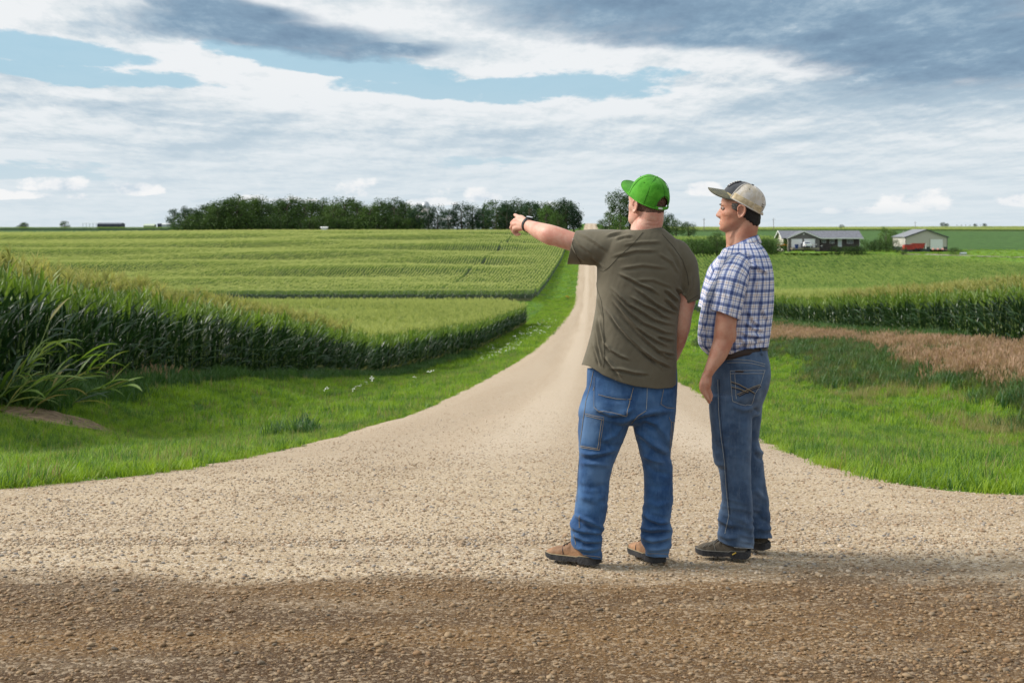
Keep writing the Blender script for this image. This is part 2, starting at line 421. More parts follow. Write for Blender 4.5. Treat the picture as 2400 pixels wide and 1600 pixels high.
n = NT(m.node_tree); b = n.n['Principled BSDF']; b.inputs['Roughness'].default_value = .9; b.inputs['Specular IOR Level'].default_value = .1
at = n.new('ShaderNodeAttribute', attribute_name='crop').outputs['Color']
geo = n.new('ShaderNodeNewGeometry').outputs['Position']
nz = n.noise(geo, .35, 6, .65); nz2 = n.noise(geo, 9.0, 4, .7)
cc_ = n.mix(n.sstep(nz, .3, .7), n.mix(1., at, (.72, .74, .7), 'MULTIPLY'), n.mix(1., at, (1.25, 1.2, 1.1), 'MULTIPLY'))
cc_ = n.mix(n.sstep(nz2, .5, .75, 0, .5), cc_, (.06, .05, .03))
n.put(b.inputs['Base Color'], cc_)
bp = n.new('ShaderNodeBump'); bp.inputs['Strength'].default_value = .6; bp.inputs['Distance'].default_value = .05
n.put(bp.inputs['Height'], n.noise(geo, 14., 5, .7)); n.l.new(bp.outputs[0], b.inputs['Normal'])
me.materials.append(m)
tag(obj('ground', me), kind='structure')

# ---------------------------------------------------------------- gravel road
def road_mat():
    m = bpy.data.materials.new('gravel_road'); m.use_nodes = True
    n = NT(m.node_tree); b = n.n['Principled BSDF']; b.inputs['Roughness'].default_value = .88; b.inputs['Specular IOR Level'].default_value = .25
    geo = n.new('ShaderNodeNewGeometry').outputs['Position']
    x, y, z = n.sep(geo)
    along = n.comb(n.m('SUBTRACT', x, n.m('MULTIPLY', y, SK)), n.m('MULTIPLY', y, .12), 0.)
    cross = n.comb(n.m('MULTIPLY', x, .18), y, 0.)
    # tan gravel up the road, darker brown towards the camera with a wavering border
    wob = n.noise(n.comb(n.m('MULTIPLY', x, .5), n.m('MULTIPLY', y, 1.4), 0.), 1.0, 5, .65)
    near_w = n.m('MULTIPLY', n.sstep(n.m('ADD', y, n.m('MULTIPLY', n.m('SUBTRACT', wob, .5), 3.0)), 7.0, 6.15), n.sstep(n.noise(cross, 2.6, 5, .65), .70, .52, .78, 1.))
    band = n.noise(cross, 1.7, 4, .6)
    band2 = n.noise(n.comb(n.m('SUBTRACT', x, n.m('MULTIPLY', y, SK)), n.m('MULTIPLY', y, .03), 0.), .9, 4, .55)
    dry = n.mix(n.sstep(band2, .35, .65), (.345, .245, .135), (.455, .345, .215))
    dry = n.mix(n.sstep(band, .5, .66, 0, .65), dry, (.30, .21, .12))
    far = n.sstep(y, 9, 30)
    dry = n.mix(far, dry, n.mix(n.sstep(band2, .38, .62), (.37, .268, .165), (.47, .36, .245)))
    near_col = n.mix(n.sstep(band, .36, .64), (.060, .029, .008), (.160, .086, .028))
    uu_ = n.m('SUBTRACT', n.m('SUBTRACT', x, n.m('MULTIPLY', y, SK)), .25)
    lane = n.m('SUBTRACT', n.m('ABSOLUTE', n.m('ADD', uu_, n.m('MULTIPLY', n.m('SUBTRACT', band2, .5), .9))), 1.25)
    lane = n.m('MULTIPLY', n.sstep(n.m('ABSOLUTE', lane), .75, .15), n.sstep(y, 9.5, 20, 0, .75))
    dry = n.mix(n.m('MULTIPLY', n.m('SUBTRACT', 1., lane), n.sstep(y, 9.5, 16, 0, .55)), dry, (.34, .245, .155))
    dry = n.mix(lane, dry, (.50, .395, .285))
    col = n.mix(near_w, dry, near_col)
    cell = n.new('ShaderNodeTexVoronoi'); n.put(cell.inputs['Vector'], geo); cell.inputs['Scale'].default_value = 62
    cell2 = n.new('ShaderNodeTexVoronoi'); n.put(cell2.inputs['Vector'], geo); cell2.inputs['Scale'].default_value = 150
    g1 = n.sep(cell.outputs['Color'])[0]; g2 = n.sep(cell2.outputs['Color'])[0]
    col = n.mix(n.sstep(g1, .72, .90, 0, .65), col, n.mix(near_w, (.60, .52, .42), (.36, .27, .18)))
    col = n.mix(n.sstep(g1, .24, .06, 0, .70), col, n.mix(near_w, (.25, .19, .14), (.08, .05, .03)))
    col = n.mix(n.sstep(g2, .6, 1., 0, .5), col, n.mix(near_w, (.62, .54, .44), (.30, .22, .14)))
    col = n.mix(n.sstep(g2, .4, 0., 0, .5), col, n.mix(near_w, (.28, .21, .15), (.08, .05, .03)))
    n.put(b.inputs['Base Color'], col)
    hgt = n.m('ADD', n.m('MULTIPLY', n.m('SUBTRACT', 1., cell.outputs['Distance']), .6), n.m('ADD', n.m('MULTIPLY', n.m('SUBTRACT', 1., cell2.outputs['Distance']), .3), n.noise(geo, 24, 5, .7)))
    bp = n.new('ShaderNodeBump'); bp.inputs['Strength'].default_value = .8; bp.inputs['Distance'].default_value = .009
    n.put(bp.inputs['Height'], hgt); n.l.new(bp.outputs[0], b.inputs['Normal'])
    return m
vr = np.concatenate([np.arange(-12, 7.9, .4), np.arange(8.0, 30, .15), np.arange(30, 100, .6), np.arange(100, 300, 2.), np.arange(300, 900, 4.)])
tt = np.linspace(0, 1, 61)
rows = []
for v in vr:
    a, b_ = (-60., 60.) if v < 8.0 else (float(uL(v)), float(uR(v)))
    wig = 0 if v < 8 else (.10 * math.sin(v * 1.1) + .07 * math.sin(v * 2.3 + 2 * math.sin(v * .7)) + .05 * math.sin(v * 5.3 + 1)) * min(1, (v - 8))
    t_ = tt if v < 8 else tt
    us = a + wig + (b_ - wig * .7 - a) * t_
    xs = us + SK * v
    crown = .10 * (1 - ((t_ - .5) * 2) ** 2) * min(1, max(0, (v - 9) / 14))
    # shallow wheel lanes on the going-away road
    un = (t_ - .5) * 2
    crown = crown - .025 * np.exp(-((np.abs(un) - .42) / .13) ** 2) * min(1, max(0, (v - 10) / 8))
    rows.append(np.stack([xs, np.full_like(xs, v), H(xs, np.full_like(xs, v)) + .006 + crown], -1))
rv = np.concatenate(rows); nr, nc = len(vr), len(tt)
i = np.arange(nr - 1)[:, None] * nc + np.arange(nc - 1)[None]
rf = np.stack([i, i + 1, i + nc + 1, i + nc], -1).reshape(-1, 4)
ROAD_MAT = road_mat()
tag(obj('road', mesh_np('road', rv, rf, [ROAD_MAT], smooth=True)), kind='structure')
def on_road(x, y):
    u = x - SK * y
    return (y < 8.0) | ((u > uL(y)) & (u < uR(y)))

# ---------------------------------------------------------------- loose stones
def pebble(seed, sub=1):
    bm = bmesh.new(); bmesh.ops.create_icosphere(bm, subdivisions=sub, radius=.5)
    r_ = random.Random(seed); s = (1, r_.uniform(.65, .95), r_.uniform(.4, .62))
    for v in bm.verts:
        f = 1 + r_.uniform(-.16, .16); v.co = Vector((v.co.x * s[0] * f, v.co.y * s[1] * f, v.co.z * s[2] * f))
    for f_ in bm.faces: f_.smooth = (sub > 1)
    me = bpy.data.meshes.new('pebble'); bm.to_mesh(me); bm.free(); return me
def stone_mat(name, base_stops, near_mul=(.60, .50, .37)):
    m = bpy.data.materials.new(name); m.use_nodes = True
    n = NT(m.node_tree); b = n.n['Principled BSDF']; b.inputs['Roughness'].default_value = .7; b.inputs['Specular IOR Level'].default_value = .3
    oi = n.new('ShaderNodeObjectInfo').outputs['Random']
    geo = n.new('ShaderNodeNewGeometry').outputs['Position']
    c = n.ramp(oi, base_stops)
    y = n.sep(geo)[1]
    near_w = n.sstep(y, 6.9, 6.1)  # stones get darker and browner towards the camera
    c = n.mix(near_w, c, n.mix(1., c, near_mul, 'MULTIPLY'))
    c = n.mix(n.sstep(n.noise(geo, 90, 3, .6), .4, .7, 0, .4), c, (.30, .22, .15))
    n.put(b.inputs['Base Color'], n.mix(1., c, (.82, .80, .78), 'MULTIPLY')); return m
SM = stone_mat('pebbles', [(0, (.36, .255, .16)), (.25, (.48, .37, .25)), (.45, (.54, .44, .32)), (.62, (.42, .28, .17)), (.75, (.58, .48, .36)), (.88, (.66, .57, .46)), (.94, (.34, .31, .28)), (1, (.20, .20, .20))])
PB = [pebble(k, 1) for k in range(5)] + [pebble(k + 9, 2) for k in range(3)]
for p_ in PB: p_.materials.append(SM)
def gravel_pts(n, y0, y1, s0, s1, powr=2.6, thin=False):
    # uniform over the ground inside the widened view wedge
    y = 1 / rng.uniform(1 / y1, 1 / y0, n) if thin else np.sqrt(rng.uniform(y0 * y0, y1 * y1, n)); x = rng.uniform(-.44, .44, n) * y
    k = on_road(x, y) | ((on_road(x + .3, y) | on_road(x - .3, y)) & (rng.uniform(0, 1, len(x)) < .5)); x = x[k]; y = y[k]
    cl = .5 + .5 * np.sin(x * 2.1 + 3 * np.sin(y * 1.3)) * np.sin(y * 3.1 + x)      # loose patches
    k = rng.uniform(0, 1, len(x)) < .35 + .65 * cl; x = x[k]; y = y[k]
    s = s0 + (s1 - s0) * rng.uniform(0, 1, len(x)) ** powr
    return x, y, s
P = [gravel_pts(60000, 3.0, 7.5, .004, .024, 3.2), gravel_pts(3200, 3.0, 7.5, .014, .040, 3.4), gravel_pts(110000, 7.3, 40, .006, .024, 2.8, True), gravel_pts(1500, 7.3, 30, .016, .04, 2.5, True)]
x = np.concatenate([p[0] for p in P]); y = np.concatenate([p[1] for p in P]); s = np.concatenate([p[2] for p in P])
def road_z(x, y):
    u = x - SK * y; a = np.where(y < 8, -60, uL(y)); b_ = np.where(y < 8, 60, uR(y)); t_ = (u - a) / (b_ - a)
    return H(x, y) + .006 + .10 * (1 - ((t_ - .5) * 2) ** 2) * np.clip((y - 9) / 14, 0, 1)
z = road_z(x, y) + s * .10
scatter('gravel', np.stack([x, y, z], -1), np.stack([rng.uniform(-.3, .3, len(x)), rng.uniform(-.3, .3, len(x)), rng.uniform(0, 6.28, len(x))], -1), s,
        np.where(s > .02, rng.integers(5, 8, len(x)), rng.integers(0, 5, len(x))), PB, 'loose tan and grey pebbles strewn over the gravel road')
# ================================================================ maize
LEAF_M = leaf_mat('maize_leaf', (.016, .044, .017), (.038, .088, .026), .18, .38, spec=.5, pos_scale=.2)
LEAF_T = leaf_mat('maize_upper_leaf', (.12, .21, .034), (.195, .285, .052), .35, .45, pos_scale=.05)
LEAF_D = leaf_mat('maize_dry_leaf', (.42, .34, .17), (.30, .30, .10), .3, .6)
TASSEL = leaf_mat('maize_tassel', (.34, .35, .13), (.49, .46, .21), .35, .7, pos_scale=.05)
TASSEL_G = leaf_mat('maize_tassel_green', (.38, .43, .16), (.54, .56, .25), .35, .7, pos_scale=.02)
STALK = leaf_mat('maize_stalk', (.12, .20, .05), (.22, .28, .08), .1, .5)
def leaf_strip(r_, h, az, L, w, e0, droop, nseg, fold=True, twist=0.):
    """one maize leaf: returns vertices and faces of an arching folded blade"""
    ca, sa = math.cos(az), math.sin(az); vs = []; fs = []
    p = Vector((0, 0, h)); e = e0
    for k in range(nseg + 1):
        t = k / nseg
        wk = w * (0.55 + 1.6 * t) if t < .28 else w * max(0.02, (1 - ((t - .28) / .72) ** 1.7))
        d = Vector((ca * math.cos(e), sa * math.cos(e), math.sin(e)))
        side = Vector((-sa, ca, 0)); up = side.cross(d) * -1
        tw = twist * t; s2 = side * math.cos(tw) + up * math.sin(tw); u2 = up * math.cos(tw) - side * math.sin(tw)
        if fold:
            vs += [p + s2 * wk / 2 + u2 * wk * .16, p - u2 * wk * .10, p - s2 * wk / 2 + u2 * wk * .16]
        else:
            vs += [p + s2 * wk / 2, p - s2 * wk / 2]
        p = p + d * (L / nseg); e -= droop / nseg * (.5 + 1.2 * t)
    m_ = 3 if fold else 2
    for k in range(nseg):
        for j in range(m_ - 1):
            a = k * m_ + j; fs.append((a, a + 1, a + m_ + 1, a + m_))
    return vs, fs
def plant_spec(seed, H_=2.25, nl=12):
    r_ = random.Random(seed); out = []; base_az = r_.uniform(0, 3.14)
    for k in range(nl):
        t = k / (nl - 1); h = .22 + t * (H_ - .55)
        az = base_az + (k % 2) * math.pi + r_.uniform(-.5, .5)
        L = (.62 + .32 * math.sin(math.pi * min(1, t * 1.15))) * r_.uniform(.85, 1.12)
        e0 = R(52 + 22 * t + r_.uniform(-8, 8)); dr = R(r_.uniform(75, 125) * (1.05 - .55 * t))
        out.append((h, az, L * (1 - .25 * t * t), (.085 - .02 * t) * r_.uniform(.85, 1.1), e0, dr, r_.uniform(-.8, .8)))
    return r_, out
def tassel_mb(mb, r_, H_, mi, n=7, L=.34):
    for k in range(n):
        az = r_.uniform(0, 6.28); e = R(88 if k == 0 else r_.uniform(45, 78)); l_ = L * (1.15 if k == 0 else r_.uniform(.6, .95)); w = .016
        d = Vector((math.cos(az) * math.cos(e), math.sin(az) * math.cos(e), math.sin(e))); s = Vector((-math.sin(az), math.cos(az), 0)) * w / 2
        b0 = Vector((0, 0, H_ + .03 * (k % 3))); m1 = b0 + d * l_ * .55; t1 = b0 + d * l_ + Vector((math.cos(az), math.sin(az), -.6)) * .05
        q = d.cross(s).normalized() * w / 2
        mb.add([b0 - s, b0 + s, m1 + s * 1.5, m1 - s * 1.5, t1], [(0, 1, 2, 3), (3, 2, 4)], mi)
        mb.add([b0 - q, b0 + q, m1 + q * 1.5, m1 - q * 1.5, t1], [(0, 1, 2, 3), (3, 2, 4)], mi)
def whole_plant(seed, nseg, fold, nl, tn=7, tm=TASSEL, H_=2.25, wmul=1.0):
    r_, sp = plant_spec(seed, H_, nl); mb = MB()
    mb.tube([(0, 0, -.05), (0, 0, 1.1), (.01, 0, H_ + .1)], [.014, .012, .006], 3 if nseg < 5 else 5, 2, cap=False)
    for k, (h, az, L, w, e0, dr, tw) in enumerate(sp):
        vs, fs = leaf_strip(r_, h, az, L, w * wmul, e0, dr, nseg, fold, tw)
        top = k >= nl - max(3, nl // 3)
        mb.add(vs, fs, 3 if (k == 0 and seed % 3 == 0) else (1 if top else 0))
    tassel_mb(mb, r_, H_, 4, tn)
    return mesh_np('maize_plant', mb.v, mb.f, [LEAF_M, LEAF_T, STALK, LEAF_D, tm], smooth=fold, midx=mb.mi)
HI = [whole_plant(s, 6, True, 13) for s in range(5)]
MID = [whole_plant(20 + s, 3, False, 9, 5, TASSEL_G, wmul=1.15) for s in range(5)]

def chunk_mesh(seed, length, nplants, tm, lf=LEAF_T, width=.26, H_=2.2):
    """a piece of far crop row, its plants joined"""
    r_ = random.Random(seed); mb = MB()
    for i in range(nplants):
        y = (i + r_.uniform(.2, .8)) / nplants * length - length / 2; x = r_.gauss(0, .04); hh = H_ + r_.uniform(-.16, .1)
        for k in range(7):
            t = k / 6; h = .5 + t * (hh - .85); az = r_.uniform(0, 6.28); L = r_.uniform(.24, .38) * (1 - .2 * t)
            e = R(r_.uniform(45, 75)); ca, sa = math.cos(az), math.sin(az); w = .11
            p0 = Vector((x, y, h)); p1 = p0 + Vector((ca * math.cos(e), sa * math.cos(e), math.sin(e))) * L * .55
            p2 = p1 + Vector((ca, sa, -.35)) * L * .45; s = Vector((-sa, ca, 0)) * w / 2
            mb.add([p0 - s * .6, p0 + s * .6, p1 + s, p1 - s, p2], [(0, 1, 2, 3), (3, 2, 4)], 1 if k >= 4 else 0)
        for k in range(3):
            az = r_.uniform(0, 6.28); s = Vector((math.cos(az), math.sin(az), 0)) * .035; p0 = Vector((x, y, hh)); l_ = Vector((r_.gauss(0, .09), r_.gauss(0, .09), .33))
            mb.add([p0 - s, p0 + s, p0 + l_], [(0, 1, 2)], 2)
    return mesh_np('maize_row', mb.v, mb.f, [LEAF_M, lf, tm], midx=mb.mi)
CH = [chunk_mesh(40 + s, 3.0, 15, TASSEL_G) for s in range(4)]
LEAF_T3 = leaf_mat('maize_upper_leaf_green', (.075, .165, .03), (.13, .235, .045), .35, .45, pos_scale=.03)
TASSEL_3 = leaf_mat('maize_tassel_fresh', (.20, .30, .08), (.34, .42, .13), .35, .7, pos_scale=.02)
CH3 = [chunk_mesh(60 + s, 3.0, 15, TASSEL_3, LEAF_T3) for s in range(4)]

def rows_points(edge_fn, side, v0, v1, step, nrows, jit, first=0, skip=(), sp=.762, pxlim=(-330, 2730), jv=0.):
    xs, ys, rr = [], [], []
    for k in range(first, nrows):
        if k in skip: continue
        v = np.arange(v0, v1, step) + rng.uniform(0, step) ; v = v + rng.uniform(-jit, jit, len(v))
        u = edge_fn(v) + side * sp * k + rng.normal(0, .025, len(v)); x = u + SK * v
        px = 1200 + F * x / v; ok = (px > pxlim[0]) & (px < pxlim[1])
        xs.append(x[ok]); ys.append(v[ok]); rr.append(np.full(ok.sum(), k))
    return np.concatenate(xs), np.concatenate(ys), np.concatenate(rr)
lean = lambda n, s=.06: rng.normal(0, s, n)
# ---- near left field
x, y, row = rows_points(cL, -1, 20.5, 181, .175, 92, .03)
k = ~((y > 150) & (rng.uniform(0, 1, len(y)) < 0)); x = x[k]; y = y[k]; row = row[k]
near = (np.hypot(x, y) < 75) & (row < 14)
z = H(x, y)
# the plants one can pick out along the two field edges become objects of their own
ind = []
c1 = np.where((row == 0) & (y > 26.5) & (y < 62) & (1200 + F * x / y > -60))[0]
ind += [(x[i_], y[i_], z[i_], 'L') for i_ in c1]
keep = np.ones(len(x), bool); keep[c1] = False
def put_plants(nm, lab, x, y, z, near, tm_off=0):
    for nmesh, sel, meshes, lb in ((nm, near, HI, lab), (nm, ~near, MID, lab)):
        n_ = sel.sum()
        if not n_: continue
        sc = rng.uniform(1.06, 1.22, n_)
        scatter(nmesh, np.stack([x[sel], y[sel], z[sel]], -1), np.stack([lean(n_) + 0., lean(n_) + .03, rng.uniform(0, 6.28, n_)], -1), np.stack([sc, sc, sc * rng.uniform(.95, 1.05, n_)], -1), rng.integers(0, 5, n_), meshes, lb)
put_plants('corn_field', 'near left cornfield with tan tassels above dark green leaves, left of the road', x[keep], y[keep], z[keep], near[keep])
# ---- right field behind the pinkish grass
x, y, row = rows_points(cR, 1, 22, 150, .175, 66, .03)
z = H(x, y); near = (np.hypot(x, y) < 95) & (row < 9)
c2 = np.where((row == 0) & (y > 52.5) & (y < 85) & (1200 + F * x / y < 2440))[0]
nleft = 300 - len(ind); c2 = c2[np.argsort(y[c2])][:nleft]
ind += [(x[i_], y[i_], z[i_], 'R') for i_ in c2]
keep = np.ones(len(x), bool); keep[c2] = False
put_plants('corn_field', 'near right cornfield standing behind the pinkish grass bank', x[keep], y[keep], z[keep], near[keep])
# ---- far fields, in joined row pieces that follow the slope
def put_rows(nm, lab, x, y, meshes, extra=0., zs=1.0):
    n_ = len(x); sl = (H(x + SK * 1.5, y + 1.5) - H(x - SK * 1.5, y - 1.5)) / 3.0
    rot = np.stack([np.arctan(sl), np.zeros(n_), np.full(n_, -math.atan(SK) + extra)], -1)
    s = np.stack([np.full(n_, 1.0), np.full(n_, 1.04), rng.uniform(.93, 1.05, n_) * zs], -1)
    scatter(nm, np.stack([x, y, H(x, y)], -1), rot, s, rng.integers(0, len(meshes), n_), meshes, lab)
x, y, row = rows_points(cL, -1, 297, 572, 3.0, 330, .0, skip=(26,))
put_rows('corn_field', 'rolling far cornfield left of the road with its rows running uphill', x, y, CH)
# end rows across the near end of the far field
xs = []; ys = []
for k_ in range(7):
    vv = 290.0 + .76 * k_; xa = np.arange(-165, float(cL(vv)) + SK * vv - 1.5, 3.0); xs.append(xa); ys.append(np.full(len(xa), vv) + .3 * np.sin(xa * .3))
x = np.concatenate(xs); y = np.concatenate(ys)
scatter('corn_field', np.stack([x, y, H(x, y)], -1), np.stack([np.zeros(len(x)), np.zeros(len(x)), np.full(len(x), math.pi / 2)], -1), np.ones(len(x)), rng.integers(0, 4, len(x)), CH, 'end rows of the far left cornfield planted across its lower edge')
# right far field, greener, below the house
def cR3(v): return np.full_like(np.asarray(v, float), 13.5)
x, y, row = rows_points(cR3, 1, 173, 322, 3.0, 150, .0, first=0)
k = y < 322 - np.clip((x - 88) * .9, 0, 45); x = x[k]; y = y[k]
put_rows('corn_field', 'fresh green cornfield in front of the house and shed', x, y, CH3)
# strips on the skyline
x, y, row = rows_points(lambda v: np.full_like(v, 11.), 1, 845, 1000, 6.0, 420, 0., sp=1.0)
put_rows('corn_field', 'cornfield along the skyline behind the house and shed', x, y, CH, zs=.6)
x, y, row = rows_points(lambda v: np.full_like(v, 20.), 1, 383, 420, 3.0, 44, 0., pxlim=(1400, 1832))
put_rows('corn_field', 'patch of corn behind the hedge left of the house', x, y, CH3)
xs = np.arange(-560, -120, 2.6); y = []; x = []
for k_ in range(10): x.append(xs); y.append(np.full(len(xs), 1180 + 3. * k_))
x = np.concatenate(x); y = np.concatenate(y)
scatter('corn_field', np.stack([x, y, H(x, y) + .3], -1), np.stack([np.zeros(len(x)), np.zeros(len(x)), np.full(len(x), math.pi / 2)], -1), np.full(len(x), 1.25), rng.integers(0, 4, len(x)), CH3, 'dark corn strip on the far left skyline')

# ---- individual plants at the two field edges
def proto(seed, parts):
    r_, sp = plant_spec(100 + seed, 2.25, 12)
    root = empty('corn_plant')
    mb = MB(); mb.tube([(0, 0, -.05), (.006, 0, .7), (-.004, .005, 1.5), (.01, 0, 2.35)], [.015, .014, .011, .006], 6, 0); mb.build('stalk', STALK, root, True)
    mb = MB(); tassel_mb(mb, r_, 2.25, 0); mb.build('tassel', TASSEL, root)
    fol = MB()
    for k, (h, az, L, w, e0, dr, tw) in enumerate(sp):
        vs, fs = leaf_strip(r_, h, az, L, w, e0, dr, 6, True, tw)
        if parts:
            mb = MB().add(vs, fs); mb.build('leaf', LEAF_T if k > 8 else LEAF_M, root, True)
        else:
            fol.add(vs, fs, 1 if k > 8 else 0)
    if not parts: fol.build('leaves', [LEAF_M, LEAF_T], root, True)
    return root
ind.sort(key=lambda p: p[1])
PR_A = [proto(s, True) for s in range(3)]; PR_B = [proto(10 + s, False) for s in range(4)]
usedA = set(); nA = 0
for j, (x_, y_, z_, sd) in enumerate(ind):
    A = (y_ < 33.0) or (sd == 'R' and y_ < 56)
    pr = PR_A[j % 3] if A else PR_B[j % 4]
    o = pr if id(pr) not in usedA else copy_tree(pr)
    usedA.add(id(pr))
    s_ = random.uniform(1.08, 1.22)
    o.location = (x_, y_, z_); o.rotation_euler = (random.gauss(0, .05), random.gauss(.03, .05), random.uniform(0, 6.28)); o.scale = (s_, s_, s_)
    if sd == 'L': tag(o, 'tall tasselled corn plant in the outermost row of the left field', 'corn plant', 'corn plants along the left field edge')
    else: tag(o, 'tall tasselled corn plant facing the pinkish grass bank on the right', 'corn plant', 'corn plants along the right field edge')

# ---- bent and fallen stalks at the near left corner
def bent(seed, x_, y_, az, bendz, length, label):
    r_ = random.Random(seed); root = empty('bent_corn_stalk', (x_, y_, float(H(x_, y_))), 0)
    pts = []; e = R(72); p = Vector((0, 0, 0)); n_ = 7
    for k in range(n_ + 1):
        pts.append(p.copy()); e = max(R(bendz), e - R(11) * (k < 4) - R(4))
        p = p + Vector((math.cos(az) * math.cos(e), math.sin(az) * math.cos(e), math.sin(e))) * length / n_
    MB().tube(pts, [.014 - .001 * k for k in range(n_ + 1)], 5).build('stalk', STALK, root, True)
    for k in range(12):
        i_ = 1 + int(k * .55); q = pts[min(i_, n_)]
        a2 = az + r_.uniform(-.9, .9); L = r_.uniform(.5, .85)
        vs, fs = leaf_strip(r_, 0, a2, L, r_.uniform(.06, .095), R(r_.uniform(5, 65)), R(r_.uniform(20, 90)), 5, True, r_.uniform(-1, 1))
        MB().add([Vector(v) + q for v in vs], fs).build('leaf', [LEAF_T, LEAF_M, LEAF_D, BENT][r_.choice([0, 0, 1, 1, 0, 3, 2])], root, True)
    tag(root, label, 'corn plant')
BENT = leaf_mat('bent_leaf', (.16, .24, .06), (.30, .36, .12), .3, .5)
for q in [(1, -9.3, 25.9, .5, 28, 2.1, 'bent corn stalk leaning right, longest of the broken clump at lower left'),
          (2, -9.1, 26.6, .15, 20, 1.9, 'broken corn stalk lying towards the grass beyond the bare soil patch'),
          (3, -9.6, 26.2, .9, 45, 2.0, 'pale bent corn stalk standing half upright in the broken clump'),
          (4, -9.9, 25.8, 2.4, 18, 1.7, 'bent corn stalk leaning left at the edge of the photo'),
          (5, -9.4, 26.9, 1.2, 58, 2.3, 'yellow green corn stalk rising steeply out of the broken clump'),
          (6, -8.6, 27.6, -.2, 10, 1.6, 'fallen corn stalk stretched flat to the right over the grass'),
          (7, -9.7, 26.5, -1.8, 12, 1.5, 'fallen corn stalk lying towards the road beside the soil patch'),
          (8, -8.9, 26.3, .3, 32, 1.8, 'bent corn stalk with yellowing leaves over the soil patch'),
          (9, -9.9, 26.8, .0, 40, 1.9, 'dark leaved bent corn stalk behind the pale ones')]:
    bent(*(q[:5] + (q[5] * .82,) + q[6:]))
# bare soil patch under them
mb = MB(); ring = []
for k in range(28):
    a_ = k / 28 * 6.283; rx = 1.0 + .18 * math.sin(3 * a_) + .1 * math.sin(7 * a_); x_ = -8.5 + rx * math.cos(a_) * 1.0; y_ = 26.2 + rx * .95 * math.sin(a_)
    ring.append((x_, y_, float(H(x_, y_)) + .05))
mb.add([(-8.5, 26.2, float(H(-8.5, 26.2)) + .07)] + ring, [(0, 1 + k, 1 + (k + 1) % 28) for k in range(28)])
SOILM = mat_basic('bare_soil', (.22, .155, .10), .9, .1, var=.4, scale=6, bump=1., bscale=25)
tag(mb.build('bare_soil', SOILM), kind='structure')

# ================================================================ grass and roadside plants
def tuft(seed, nb, h, spread, w, lean_=.5, segs=3, seed_head=False):
    r_ = random.Random(seed); mb = MB()
    for k in range(nb):
        a = r_.uniform(0, 6.28); rr = spread * math.sqrt(r_.random()); b0 = Vector((math.cos(a) * rr, math.sin(a) * rr, -.02))
        az = r_.uniform(0, 6.28); ln = r_.uniform(.1, lean_); hh = h * r_.uniform(.55, 1.15); s = Vector((-math.sin(az), math.cos(az), 0)) * w / 2
        pts = []
        for j in range(segs + 1):
            t = j / segs; pts.append(b0 + Vector((math.cos(az) * ln * hh * t * t, math.sin(az) * ln * hh * t * t, hh * (t - .25 * ln * t * t))))
        vs = []; fs = []
        for j in range(segs): vs += [pts[j] - s * (1 - j / segs * .6), pts[j] + s * (1 - j / segs * .6)]
        vs.append(pts[-1])
        for j in range(segs - 1): fs.append((2 * j, 2 * j + 1, 2 * j + 3, 2 * j + 2))
        fs.append((2 * segs - 2, 2 * segs - 1, 2 * segs)); mb.add(vs, fs, 0)
        if seed_head and k % 3 == 0:
            p = pts[-1]
            for q in range(4):
                aa = r_.uniform(0, 6.28); d = Vector((math.cos(aa) * .045, math.sin(aa) * .045, .03 + .035 * q)); s3 = Vector((-math.sin(aa), math.cos(aa), 0)) * .008
                mb.add([p - s3 - Vector((0, 0, .06)), p + s3 - Vector((0, 0, .06)), p + d + s3, p + d - s3], [(0, 1, 2, 3)], 1)
    return mb
GR1 = leaf_mat('grass_blade', (.15, .265, .018), (.25, .37, .028), .40, .5, pos_scale=.45, c3=(.28, .35, .04))
GR2 = leaf_mat('grass_blade_dark', (.05, .13, .022), (.095, .19, .03), .35, .5, pos_scale=.8)
DRY = leaf_mat('dry_grass', (.34, .25, .14), (.24, .24, .08), .3, .7, pos_scale=.6)
PG_ = leaf_mat('seeding_grass_blade', (.13, .15, .05), (.24, .20, .10), .3, .7, pos_scale=.6)
PINK = leaf_mat('pinkish_seed_heads', (.34, .21, .15), (.46, .31, .22), .3, .8, pos_scale=.5)
WEED = leaf_mat('weed_leaf', (.035, .095, .025), (.075, .15, .035), .3, .5, pos_scale=.6)
def mk(mb, mats): return mesh_np('tuft', mb.v, mb.f, mats, midx=mb.mi)
T_NEAR = [mk(tuft(s, 24, .115, .10, .006, .9), [GR1]) for s in range(3)] + [mk(tuft(5, 18, .14, .09, .0065, .7), [GR2])] + [mk(tuft(6, 12, .19, .1, .005, .5), [DRY])]
T_MID = [mk(tuft(s + 10, 24, .16, .2, .014, .8, 2), [GR1]) for s in range(3)] + [mk(tuft(15, 22, .19, .18, .014, .7, 2), [GR2])] + [mk(tuft(16, 14, .26, .2, .012, .5, 2), [DRY])]
T_FAR = [mk(tuft(s + 20, 26, .22, .5, .04, .8, 1), [GR1]) for s in range(3)] + [mk(tuft(25, 24, .24, .45, .04, .7, 1), [GR2])] + [mk(tuft(26, 16, .3, .4, .03, .5, 1), [DRY])]
def gpts(n, v0, v1, ua, ub):
    v = rng.uniform(v0, v1, n); a = ua(v); b_ = ub(v); u = a + (b_ - a) * rng.uniform(0, 1, n); x = u + SK * v
    px = 1200 + F * x / v; k = (px > -260) & (px < 2660)
    return x[k], v[k]
